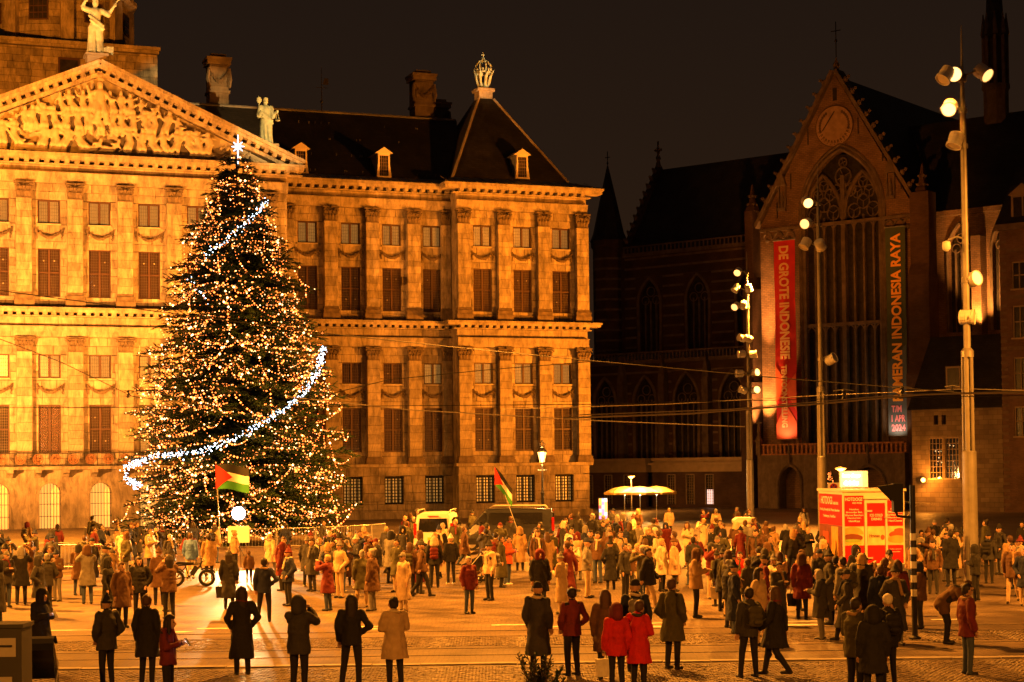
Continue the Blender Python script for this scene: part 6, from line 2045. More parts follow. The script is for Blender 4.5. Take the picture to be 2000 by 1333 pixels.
for x in (-.54, .54):
    m = MB(); m.tube([(x + .34 * math.cos(a), 0, .3 + .34 * math.sin(a)) for a in [R(30 + 12 * k) for k in range(9)]], .03, 5); m.build('mudguard', black_metal, t)

# ---- strollers
def stroller(label, px, py, rz, sc=1.0):
    c = gnd(px, py)
    t = thing('stroller', label, 'stroller', (c.x, c.y, 0), rz); t.scale = (sc,) * 3
    for x in (-.26, .26):
        for y in (-.36, .36):
            m = MB(); m.tube([(x, y + .11 * math.cos(2 * math.pi * k / 14), .12 + .11 * math.sin(2 * math.pi * k / 14)) for k in range(15)], .022, 6, caps=False); m.ball((x, y, .12), .04, 6, 4); m.build('wheel', rubber, t)
        m = MB(); m.tube([(x, .36, .12), (x, .05, .55), (x, -.45, 1.05)], .016, 6); m.tube([(x, -.36, .12), (x, .1, .55)], .016, 6); m.build('frame_tube', alu, t)
    m = MB(); m.tube([(-.26, -.45, 1.05), (.26, -.45, 1.05)], .02, 6); m.build('handle', rubber, t)
    m = MB(); m.add([(-.24, .4, .42), (.24, .4, .42), (.24, -.05, .40), (-.24, -.05, .40), (-.24, -.3, .95), (.24, -.3, .95), (-.25, .4, .62), (.25, .4, .62)], [(0, 1, 2, 3), (3, 2, 5, 4), (0, 3, 6), (1, 7, 2), (3, 4, 6), (2, 7, 5), (0, 6, 7, 1)]); m.build('seat', cardark, t)
    m = MB(); vs = []
    for i in range(7):
        a = math.pi * .05 + i * math.pi * .62 / 6
        for j in range(5): vs.append(((-.27 + .135 * j), -.28 + .42 * math.cos(a + .5), .72 + .42 * math.sin(a + .5)))
    m.add(vs, [(i * 5 + j, i * 5 + j + 1, (i + 1) * 5 + j + 1, (i + 1) * 5 + j) for i in range(6) for j in range(4)]); m.build('hood', black_metal, t)
    m = MB(); m.box(-.24, .24, -.3, .3, .2, .22); m.build('basket', greyplastic, t)


stroller('black folding stroller pushed by the dark hooded person at the kerb', 80, 1372, R(8), 1.05)
stroller('dark stroller beside the crouching person in the square', 927, 1138, R(60))

# ---- street cabinet at the kerb, clipped shrub
c = at(12, 1333, 28)
t = thing('street_cabinet', 'dark grey metal street cabinet with pale slot panel at the pavement', 'cabinet', (c.x, 28, 0))
m = MB(); m.box(-.75, .25, 0, .6, 0, 1.58); m.box(-.78, .28, -.03, .63, 1.58, 1.64); m.build('body', greyplastic, t)
m = MB(); m.box(-.3, .16, -.015, 0, 1.12, 1.42); m.build('slot_panel', alu, t)
m = MB(); m.box(-.1, .1, -.04, -.015, 1.28, 1.31); m.build('slot_handle', black_metal, t)
m = MB(); m.box(-.2, .1, -.015, 0, .55, .8); m.build('keyhole_plate', alu, t)
c = at(1052, 1320, 25)
t = thing('planter_shrub', 'small glossy evergreen shrub in a round planter at the pavement', 'shrub', (c.x, 25, 0))
leafm = mat('glossy_shrub_leaf', (.02, .045, .015), .35, var=.3, scale=3)
m = MB(); m.lathe([(.26, 0), (.34, .5), (.36, .55), (.32, .55), (.3, .5)], 18); m.build('planter', greyplastic, t)
m = MB()
rr2 = random.Random(9)
vs_, fs_ = [], []
for s_ in range(26):
    a = rr2.uniform(0, 6.28); e = Vector((math.cos(a) * rr2.uniform(.1, .48), math.sin(a) * rr2.uniform(.1, .45), rr2.uniform(1.05, 1.42)))
    st = Vector((rr2.uniform(-.1, .1), rr2.uniform(-.1, .1), .5)); m.tube([st, st.lerp(e, .5) + Vector((0, 0, .08)), e], .008, 4)
    for k in range(34):
        f_ = .25 + .75 * k / 34; p_ = st.lerp(e, f_); d_ = Vector((rr2.uniform(-1, 1), rr2.uniform(-1, 1), rr2.uniform(-.1, 1))).normalized(); sd_ = d_.cross(Vector((0, .3, 1))).normalized() * .02
        n = len(vs_); vs_ += [p_, p_ + d_ * .04 + sd_, p_ + d_ * .09, p_ + d_ * .04 - sd_]; fs_.append((n, n + 1, n + 2, n + 3))
m.build('stems', barkm, t); m = MB(); m.add(vs_, fs_); tag(m.build('foliage', leafm, t), kind='stuff')
# ------------------------------------------------------------------ people
skinm = mat('skin', (.45, .27, .19), .55, var=.08)
shoe_b = colr('black_shoe', (.02, .018, .016), .5); shoe_w = colr('white_shoe', (.62, .6, .56), .6)
CLOTH = dict(black=(.012, .011, .012), charcoal=(.035, .033, .033), navy=(.015, .02, .05), brown=(.10, .05, .025), beige=(.45, .33, .20), olive=(.06, .055, .025), red=(.50, .012, .012), maroon=(.13, .015, .015),
             white=(.66, .62, .55), grey=(.17, .16, .15), blue=(.08, .16, .42), tan=(.30, .19, .09), orange=(.55, .10, .02), jeans=(.05, .07, .13), cream=(.55, .46, .32), green=(.03, .09, .03))
CM_ = {k: mat('cloth_' + k, c, .85, var=.18, scale=6, bump=.3, bscale=9) for k, c in CLOTH.items()}
HAIR = {k: mat('hair_' + k, c, .6, var=.2, scale=20) for k, c in dict(dark=(.018, .012, .009), brown=(.07, .035, .018), blond=(.4, .26, .11), grey=(.25, .24, .23)).items()}
V = Vector


def skeleton(pose):
    """joint positions for a 1.72 m figure facing -y"""
    J = dict(pel=V((0, 0, .95)), chest=V((0, 0, 1.28)), neck=V((0, .01, 1.45)), head=V((0, -.01, 1.60)))
    J['sh'] = [V((s * .18, .01, 1.40)) for s in (-1, 1)]
    J['el'] = [V((s * .245, .04, 1.13)) for s in (-1, 1)]
    J['wr'] = [V((s * .235, -.05, .88)) for s in (-1, 1)]
    J['hip'] = [V((s * .09, 0, .90)) for s in (-1, 1)]
    J['kn'] = [V((s * .10, -.015, .49)) for s in (-1, 1)]
    J['an'] = [V((s * .11, .02, .08)) for s in (-1, 1)]
    if pose == 'pockets':
        J['el'] = [V((s * .30, .07, 1.13)) for s in (-1, 1)]; J['wr'] = [V((s * .20, -.09, .95)) for s in (-1, 1)]
    elif pose == 'phone':
        J['el'] = [V((s * .24, -.04, 1.13)) for s in (-1, 1)]; J['wr'] = [V((s * .06, -.28, 1.20)) for s in (-1, 1)]; J['head'] = V((0, -.06, 1.585))
    elif pose == 'photo':
        J['el'] = [V((s * .24, -.2, 1.30)) for s in (-1, 1)]; J['wr'] = [V((s * .07, -.32, 1.50)) for s in (-1, 1)]
    elif pose == 'walk':
        J['kn'] = [V((-.10, -.16, .51)), V((.10, .05, .49))]; J['an'] = [V((-.11, -.24, .09)), V((.11, .30, .14))]
        J['wr'] = [V((-.26, .12, .90)), V((.26, -.20, .93))]; J['el'] = [V((-.25, .10, 1.13)), V((.25, -.02, 1.13))]
    elif pose == 'hip':
        J['el'] = [V((-.34, .06, 1.15)), V((.25, .03, 1.13))]; J['wr'] = [V((-.17, -.05, 1.02)), V((.24, -.06, .88))]
        J['kn'] = [V((-.12, -.015, .49)), V((.14, -.05, .49))]; J['an'] = [V((-.13, .02, .08)), V((.19, -.03, .08))]
    elif pose == 'bend':
        J['pel'] = V((0, .08, .92)); J['chest'] = V((0, -.18, 1.15)); J['neck'] = V((0, -.34, 1.22)); J['head'] = V((0, -.46, 1.27))
        J['sh'] = [V((s * .18, -.28, 1.20)) for s in (-1, 1)]; J['el'] = [V((s * .22, -.34, .95)) for s in (-1, 1)]; J['wr'] = [V((s * .13, -.42, .76)) for s in (-1, 1)]
        J['hip'] = [V((s * .09, .08, .88)) for s in (-1, 1)]; J['kn'] = [V((s * .12, -.02, .48)) for s in (-1, 1)]
    elif pose == 'crouch':
        J['pel'] = V((0, .12, .42)); J['chest'] = V((0, -.05, .72)); J['neck'] = V((0, -.1, .90)); J['head'] = V((0, -.13, 1.05))
        J['sh'] = [V((s * .18, -.08, .86)) for s in (-1, 1)]; J['el'] = [V((s * .24, -.25, .66)) for s in (-1, 1)]; J['wr'] = [V((s * .1, -.42, .62)) for s in (-1, 1)]
        J['hip'] = [V((s * .09, .12, .38)) for s in (-1, 1)]; J['kn'] = [V((s * .14, -.28, .48)) for s in (-1, 1)]; J['an'] = [V((s * .12, .0, .08)) for s in (-1, 1)]
    return J


def body_mesh(pose):
    J = skeleton(pose); m = MB(); segs = []
    def c(p, q, a, b, tagn, **kw): capsule(m, p, q, a, b, **kw); segs.append((V(p), V(q), max(a, b), tagn))
    h = J['head']; n = J['neck']
    c(h + V((0, .012, .03)), h + V((0, .005, -.01)), .092, .085, 0); c(h + V((0, -.02, -.03)), h + V((0, -.035, -.075)), .066, .045, 0)
    c(h + V((0, -.092, .0)), h + V((0, -.108, -.028)), .012, .018, 0)
    for s in (-1, 1):
        c(h + V((s * .088, .01, .012)), h + V((s * .09, .012, -.022)), .017, .012, 0)
        c(h + V((s * .034, -.085, .012)), h + V((s * .034, -.086, .012)), .013, .013, 3)
    c(h + V((-.02, -.088, -.062)), h + V((.02, -.088, -.062)), .010, .010, 4)
    c(n + V((0, 0, -.03)), h + V((0, .01, -.06)), .062, .055, 0)
    c(J['sh'][0], J['sh'][1], .065, .065, 1); c(n + V((0, 0, -.06)), J['chest'], .10, .15, 1, sx=1.25, sy=.8); c(J['chest'], J['pel'], .15, .145, 1, sx=1.15, sy=.85)
    for i in (0, 1):
        s = -1 if i == 0 else 1
        c(J['sh'][i], J['el'][i], .055, .044, 1); c(J['el'][i], J['wr'][i], .044, .030, 1)
        d = (J['wr'][i] - J['el'][i]).normalized(); w = J['wr'][i]
        side = d.cross(V((0, 0, 1))); side = side.normalized() if side.length > .2 else V((0, 1, 0))
        inn = d.cross(side).normalized()
        c(w, w + d * .075, .030, .034, 0)
        for k in range(4):
            b0 = w + d * .085 + side * (.022 * (k - 1.5)); L_ = (.068, .078, .072, .055)[k]
            mid = b0 + d * L_ * .55 + inn * .012; c(b0, mid, .0115, .0105, 0); c(mid, mid + d * L_ * .4 + inn * .022, .0105, .008, 0)
        tb = w + d * .03 + side * .03 * s; c(tb, tb + d * .035 + side * .025 * s, .013, .011, 0); c(tb + d * .035 + side * .025 * s, tb + d * .062 + side * .026 * s + inn * .01, .011, .009, 0)
        c(J['hip'][i], J['kn'][i], .092, .068, 1); c(J['kn'][i], J['an'][i], .066, .050, 1); c(J['kn'][i] + V((0, .02, -.1)), J['kn'][i].lerp(J['an'][i], .5) + V((0, .015, 0)), .05, .04, 1)
        a = J['an'][i]; c(a + V((0, .03, -.035)), a + V((0, -.14, -.045)), .042, .036, 2); c(a + V((0, .0, .0)), a + V((0, -.02, -.03)), .044, .044, 2)
    me = fuse('person_body', m, .0135, [skinm, CM_['black'], shoe_b, HAIR['dark'], CM_['maroon']], 1)
    import numpy as np
    nv = len(me.polygons); cen = np.empty(nv * 3); me.polygons.foreach_get('center', cen); cen = cen.reshape(-1, 3)
    best = np.full(nv, 9.0); idx = np.zeros(nv, int)
    for p, q, r_, tg in segs:
        p = np.array(p); q = np.array(q); d = q - p; L2 = max(d @ d, 1e-9); tt = np.clip(((cen - p) @ d) / L2, 0, 1)
        dist = np.linalg.norm(cen - (p + tt[:, None] * d), axis=1) - r_
        if tg in (3, 4): dist = dist - .004
        up = dist < best; best[up] = dist[up]; idx[up] = tg
    me.polygons.foreach_set('material_index', idx.astype('i'))
    me.polygons.foreach_set('use_smooth', [True] * nv)
    return me


def coat_mesh(pose, kind):
    J = skeleton(pose); m = MB(); rr_ = random.Random(hash(kind) % 97 + len(pose))
    th = dict(jacket=.028, puffer=.05, long=.03, parka=.042)[kind]
    hem = dict(jacket=.80, puffer=.74, long=.34, parka=.56)[kind]
    def c(p, q, a, b, **kw): capsule(m, p, q, a, b, **kw)
    n = J['neck']; ch_, pe = J['chest'], J['pel']
    c(J['sh'][0] + V((.02, 0, -.015)), J['sh'][1] + V((-.02, 0, -.015)), .055 + th * .6, .055 + th * .6); c(n + V((0, 0, -.04)), ch_, .085 + th * .6, .145 + th * .8, sx=1.12, sy=.85); c(ch_, pe + V((0, 0, .05)), .145 + th * .8, .135 + th * .8, sx=1.08, sy=.9)
    c(n + V((-.03, .01, -.0)), n + V((.03, .01, -.0)), .072, .072)
    for i in (0, 1):
        c(J['sh'][i], J['el'][i], .052 + th * .7, .044 + th * .7); c(J['el'][i], J['wr'][i].lerp(J['el'][i], .06), .044 + th * .7, .034 + th * .7)
    if pose not in ('crouch', 'bend'):
        flare = .02 + (.06 if kind in ('long', 'parka') else 0)
        # skirt of the coat as rings, with folds
        rows = 7; nn = 22; vs = []
        for r_ in range(rows):
            z = pe.z + .08 + (hem - pe.z - .08) * r_ / (rows - 1)
            for k in range(nn):
                a = 2 * math.pi * k / nn; fo = 1 + (.035 * math.sin(5 * a + r_ * .3) * r_ / rows)
                rx = (.158 + th * .7 + flare * r_ / rows) * fo; ry = (.128 + th * .7 + flare * r_ / rows) * fo
                stride = .06 if pose == 'walk' else 0
                vs.append((rx * math.cos(a), (ry + stride * r_ / rows) * math.sin(a), z))
        fs = [(r_ * nn + (k + 1) % nn, r_ * nn + k, (r_ + 1) * nn + k, (r_ + 1) * nn + (k + 1) % nn) for r_ in range(rows - 1) for k in range(nn)]
        fs += [tuple(range(nn)), tuple((rows - 1) * nn + k for k in range(nn))[::-1]]
        m.add(vs, fs)
    else:
        for i in (0, 1): c(J['hip'][i], J['hip'][i].lerp(J['kn'][i], .35), .11 + th * .5, .10 + th * .5)
        c(pe, pe + V((0, .03, -.04)), .16 + th * .5, .14 + th)
    if kind == 'puffer':
        for z in (1.32, 1.22, 1.12, 1.02, .92, .82):
            if pose not in ('crouch', 'bend'):
                for k in range(12):
                    a = 2 * math.pi * k / 12; a2 = 2 * math.pi * (k + 1) / 12
                    c((.165 * math.cos(a), .135 * math.sin(a), z), (.165 * math.cos(a2), .135 * math.sin(a2), z), .036, .036)
    me = fuse('coat', m, .02, [CM_['black']], 2)
    from mathutils import noise as mn
    ns = [v.normal.copy() for v in me.vertices]
    off = V((len(pose) * 3.1, len(kind) * 1.7, 0))
    for v, n_ in zip(me.vertices, ns):
        q = V((v.co.x * 9, v.co.y * 9, v.co.z * 5)) + off
        v.co += n_ * (mn.noise(q) * .022 + mn.noise(q * 2.6) * .008)
    return me


def hair_mesh(pose, kind):
    J = skeleton(pose); h = J['head']; m = MB()
    def c(p, q, a, b, **kw): capsule(m, h + V(p), h + V(q), a, b, **kw)
    if kind == 'short':
        c((0, .03, .055), (0, .035, .01), .094, .088); c((0, -.045, .095), (0, .0, .105), .045, .055)
        for s in (-1, 1): c((s * .07, .0, .05), (s * .075, .02, -.01), .03, .024)
    elif kind == 'long':
        c((0, .03, .06), (0, .04, -.02), .098, .094); c((0, .06, .0), (0, .075, -.26), .085, .07, sx=1.3); c((0, -.045, .098), (0, 0, .108), .045, .055)
        for s in (-1, 1): c((s * .078, -.01, .05), (s * .09, .0, -.2), .032, .035)
    elif kind == 'bun':
        c((0, .03, .058), (0, .035, .0), .095, .088); c((0, .1, .12), (0, .11, .11), .05, .05); c((0, -.045, .096), (0, 0, .106), .045, .055)
    elif kind == 'beanie':
        c((0, .015, .07), (0, .02, .12), .098, .07); ringp = [(.1 * math.cos(2 * math.pi * k / 12), .015 + .105 * math.sin(2 * math.pi * k / 12), .045) for k in range(13)]
        for p, q in zip(ringp, ringp[1:]): c(p, q, .022, .022)
        c((0, .02, .19), (0, .02, .2), .03, .03)
    elif kind == 'cap':
        c((0, .012, .065), (0, .015, .085), .098, .085); c((-.04, -.11, .055), (.04, -.11, .055), .025, .025, sy=.5); c((0, -.07, .062), (0, -.14, .052), .05, .045, sy=.4)
    elif kind == 'hood':
        c((0, .04, .06), (0, .05, -.08), .125, .12); c((0, -.02, .11), (0, .0, .1), .06, .07)
        for s in (-1, 1): c((s * .095, -.02, .06), (s * .1, .0, -.12), .04, .05)
    elif kind == 'helmet':
        c((0, .01, .07), (0, .02, .075), .125, .12); c((0, .03, -.02), (0, .03, -.03), .09, .09)
    elif kind == 'fur':
        rq = random.Random(4)
        for k in range(40):
            a, b = rq.uniform(0, 6.28), rq.uniform(-.2, 1.5); q_ = (.125 * math.cos(a) * math.cos(b), .02 + .125 * math.sin(a) * math.cos(b), .05 + .12 * math.sin(b))
            if not (q_[1] < -.07 and q_[2] < .07): c(q_, q_, .04, .04)
        c((0, .03, .06), (0, .035, .05), .11, .1)
    return fuse('hair', m, .016, [HAIR['dark']], 1)


BODY, COAT, HAIRM = {}, {}, {}


def slot(o, i, mt):
    o.material_slots[i].link = 'OBJECT'; o.material_slots[i].material = mt


SCARF = {}
BAGS = [26, 18]
_BM = {}


def bag_meshes():
    if 'b' not in _BM:
        m = MB()
        for zz_ in (.08, .2, .32): capsule(m, (-.07, 0, zz_), (.07, 0, zz_), .085, .085, sy=.8)
        body = fuse('pack', m, .02, [CM_['grey']], 1)
        m = MB(); capsule(m, (-.05, .09, .1), (.05, .09, .1), .05, .05); pk = fuse('pocket', m, .02, [CM_['grey']], 1)
        m = MB()
        for s_ in (-.1, .1): m.tube([(s_, -.05, .42), (s_ * 1.1, -.2, .45), (s_ * 1.1, -.42, .32), (s_ * 1.1, -.4, .12), (s_, -.06, .02)], .016, 6)
        _BM['b'] = [('pack', body), ('pocket', pk), ('straps', m.mesh('straps', [CM_['grey']]))]
    return _BM['b']


def shop_meshes():
    if 's' not in _BM:
        m = MB(); m.prism([(-.13, 0), (.13, 0), (.16, .34), (-.16, .34)], -.06, .06)
        m2 = MB(); m2.tube([(-.07, 0, .34), (-.05, 0, .46), (.05, 0, .46), (.07, 0, .34)], .008, 5)
        _BM['s'] = [('bag_body', m.mesh('bag_body', [CM_['cream']])), ('bag_handle', m2.mesh('bag_handle', [CM_['cream']]))]
    return _BM['s']


PHONE = {'behind the folding stroller': 1, 'at the near kerb': 1, 'in the middle of the square': 3, 'beside the stroller people': 1}
phone_scr = emat('phone_screen', (.9, .95, 1.0), 5.0)


def scarf_mesh(pose):
    J = skeleton(pose); n = J['neck']; m = MB()
    pts = [n + V((.085 * math.cos(a), .012 + .085 * math.sin(a), .015 + .012 * math.sin(2 * a))) for a in [2 * math.pi * k / 12 for k in range(13)]]
    for p, q in zip(pts, pts[1:]): capsule(m, p, q, .034, .034, n=8)
    capsule(m, n + V((.03, -.10, 0)), n + V((.05, -.20, -.30)), .035, .04, n=8)
    return fuse('scarf', m, .016, [CM_['grey']], 1)


HATS = ('beanie', 'cap', 'hood', 'helmet', 'fur')
used = {}


def person(x, y, face, coat='black', kind='jacket', trousers='black', head='short', hcol='dark', pose='stand', h=1.72, where='in the square', shoes=None, extra=''):
    if pose not in BODY: BODY[pose] = body_mesh(pose)
    if (pose, kind) not in COAT: COAT[(pose, kind)] = coat_mesh(pose, kind)
    if (pose, head) not in HAIRM: HAIRM[(pose, head)] = hair_mesh(pose, head)
    o = link('person', BODY[pose], None, (x, y, 0), face)
    k = h / 1.74; o.scale = (k * random.uniform(.95, 1.08), k * random.uniform(.95, 1.08), k)
    slot(o, 1, CM_[trousers]); slot(o, 2, shoe_w if shoes == 'white' else shoe_b); slot(o, 3, HAIR['dark'])
    cch = link('coat', COAT[(pose, kind)], o); slot(cch, 0, CM_[coat])
    if head in HATS:
        hh = link({'beanie': 'beanie', 'cap': 'cap', 'hood': 'hood', 'helmet': 'helmet', 'fur': 'fur_hat'}[head], HAIRM[(pose, head)], o); slot(hh, 0, CM_[hcol] if hcol in CM_ else HAIR[hcol])
    else:
        hh = link('hair', HAIRM[(pose, head)], o); slot(hh, 0, HAIR[hcol] if hcol in HAIR else CM_[hcol])
    if random.random() < .4 and pose not in ('crouch', 'bend') and head != 'hood':
        if pose not in SCARF: SCARF[pose] = scarf_mesh(pose)
        sf = link('scarf', SCARF[pose], o); slot(sf, 0, CM_[random.choice(('grey', 'maroon', 'cream', 'charcoal', 'tan', 'navy', 'olive'))])
    wb = 'person in %s %s %s' % (coat, {'jacket': 'short jacket', 'puffer': 'puffer jacket', 'long': 'long coat', 'parka': 'parka'}[kind], where)
    Mp = Matrix.Translation((x, y, 0)) @ Matrix.Rotation(face, 4, 'Z') @ Matrix.Scale(k, 4)
    if BAGS[0] and pose in ('stand', 'pockets', 'hip') and h > 1.5 and kind in ('jacket', 'puffer') and random.random() < .35:
        BAGS[0] -= 1
        bc = CM_[random.choice(('grey', 'navy', 'black', 'olive', 'maroon'))]
        bg_ = thing('backpack', 'backpack worn by ' + wb, 'backpack', M=Mp @ Matrix.Translation((0, .26, 1.0)), group='backpacks in the crowd')
        for nm_, me_ in bag_meshes(): b_ = link(nm_, me_, bg_); slot(b_, 0, bc)
    elif BAGS[1] and pose in ('stand', 'walk') and h > 1.5 and random.random() < .3:
        BAGS[1] -= 1
        bg_ = thing('shopping_bag', 'bag carried by ' + wb, 'bag', M=Mp @ Matrix.Translation((.25, -.055, .34)), group='shopping bags in the crowd')
        for nm_, me_ in shop_meshes(): b_ = link(nm_, me_, bg_); slot(b_, 0, CM_[random.choice(('cream', 'tan', 'white', 'black', 'maroon'))])
    if where in PHONE and pose == 'phone' and PHONE[where]:
        PHONE[where] -= 1
        M_ = Matrix.Translation((x, y, 0)) @ Matrix.Rotation(face, 4, 'Z') @ Matrix.Translation((0, -.40 * k, 1.22 * k)) @ Matrix.Rotation(R(-35), 4, 'X')
        ph = thing('smartphone', 'small lit phone held by the person in %s %s %s' % (coat, kind, where), 'phone', M=M_)
        q_ = MB(); q_.box(-.04, .04, -.006, .004, -.08, .08); q_.build('case', black_metal, ph)
        q_ = MB(); q_.box(-.036, .036, .004, .006, -.074, .074); q_.build('screen', phone_scr, ph)
    kd = {'jacket': 'short jacket', 'puffer': 'puffer jacket', 'long': 'long coat', 'parka': 'parka'}[kind]
    hd = {'short': '%s short hair' % hcol, 'long': '%s long hair' % hcol, 'bun': '%s bun' % hcol, 'beanie': '%s beanie' % hcol, 'cap': '%s cap' % hcol, 'hood': '%s hood' % hcol, 'helmet': '%s helmet' % hcol, 'fur': 'fluffy %s hat' % hcol}[head]
    pz = {'stand': '', 'pockets': '', 'phone': 'holding hands up at the chest ', 'photo': 'raising both arms ', 'walk': 'walking ', 'hip': 'hand on hip ', 'bend': 'bending over ', 'crouch': 'crouching '}[pose]
    who = 'child' if h < 1.35 else 'person'
    lab = '%s in %s %s with %s %s%s' % (who, coat, kd, hd, pz, where)
    lab = ' '.join(lab.split()[:16])
    tag(o, lab, 'person', 'people ' + where)
    return o


def pp(px, ytop, h=1.72, **kw):
    """person whose head top shows at pixel px, ytop"""
    d = ray(px, ytop)
    top = h * {'crouch': .68, 'bend': .80}.get(kw.get('pose'), 1.0)
    tt = (top - ZC) / d.z
    x, y = d.x * tt, d.y * tt
    return person(x, y, kw.pop('face', 0.0), h=h, **kw)


B_ = math.pi     # back to the camera
K = 'at the near kerb'
near = [
    (80, 1150, dict(coat='black', kind='parka', head='hood', hcol='black', pose='phone', face=R(60), where='behind the folding stroller', h=1.70)),
    (208, 1166, dict(coat='charcoal', kind='puffer', head='beanie', hcol='black', pose='pockets', face=B_ + .9, where=K)),
    (287, 1162, dict(coat='black', kind='parka', head='short', hcol='brown', face=B_ - .3, where=K)),
    (327, 1200, dict(coat='maroon', kind='jacket', head='long', hcol='dark', pose='phone', face=R(80), where='beside the stroller people', h=1.6)),
    (472, 1146, dict(coat='black', kind='long', head='long', hcol='dark', pose='pockets', face=B_ + .35, where=K, h=1.76)),
    (583, 1166, dict(coat='charcoal', kind='puffer', head='hood', hcol='charcoal', pose='photo', face=B_ - .3, where=K, h=1.78)),
    (686, 1162, dict(coat='black', kind='jacket', head='long', hcol='dark', pose='hip', face=B_ - .1, where=K)),
    (770, 1166, dict(coat='beige', kind='parka', head='bun', hcol='dark', pose='phone', face=B_ + .45, where=K, h=1.68)),
    (1050, 1138, dict(coat='charcoal', kind='long', head='cap', hcol='black', face=B_ - .5, where=K, h=1.78)),
    (1116, 1148, dict(coat='maroon', kind='jacket', head='short', hcol='dark', face=B_ + .6, where=K, pose='pockets')),
    (1182, 1152, dict(coat='brown', kind='parka', head='long', hcol='brown', face=B_ - .2, where=K)),
    (1240, 1133, dict(coat='navy', kind='jacket', head='cap', hcol='black', face=B_, where='behind the red coat', h=1.82)),
    (1246, 1172, dict(coat='red', kind='parka', head='short', hcol='brown', pose='phone', face=B_ - .6, where=K, h=1.66)),
    (1203, 1180, dict(coat='red', kind='puffer', head='hood', hcol='maroon', face=B_ + .3, where='beside the red parka', h=1.6)),
    (1312, 1130, dict(coat='olive', kind='parka', head='short', hcol='brown', pose='pockets', face=B_ - .7, where=K, h=1.82)),
    (1462, 1148, dict(coat='charcoal', kind='jacket', head='short', hcol='dark', pose='hip', face=B_ + .4, where='arm in arm at the kerb')),
    (1512, 1146, dict(coat='black', kind='parka', head='long', hcol='brown', pose='walk', face=B_ + 1.1, where='arm in arm at the kerb')),
    (1668, 1166, dict(coat='olive', kind='puffer', head='short', hcol='dark', pose='phone', face=B_ - 1.0, where='by the striped post', h=1.78)),
    (1733, 1162, dict(coat='black', kind='puffer', head='fur', hcol='white', face=B_ + .2, where='by the striped post', h=1.66)),
    (1704, 1185, dict(coat='black', kind='parka', head='hood', hcol='black', face=B_, where='by the striped post', h=1.64)),
    (1848, 1136, dict(coat='brown', kind='jacket', head='short', hcol='brown', pose='bend', face=R(70), where='on the tramway', h=1.75)),
    (1888, 1140, dict(coat='maroon', kind='puffer', head='short', hcol='dark', pose='stand', trousers='jeans', face=R(100), where='on the tramway', h=1.75)),
]
for px, yt, kw in near: pp(px, yt, **kw)
SQ = 'in the middle of the square'
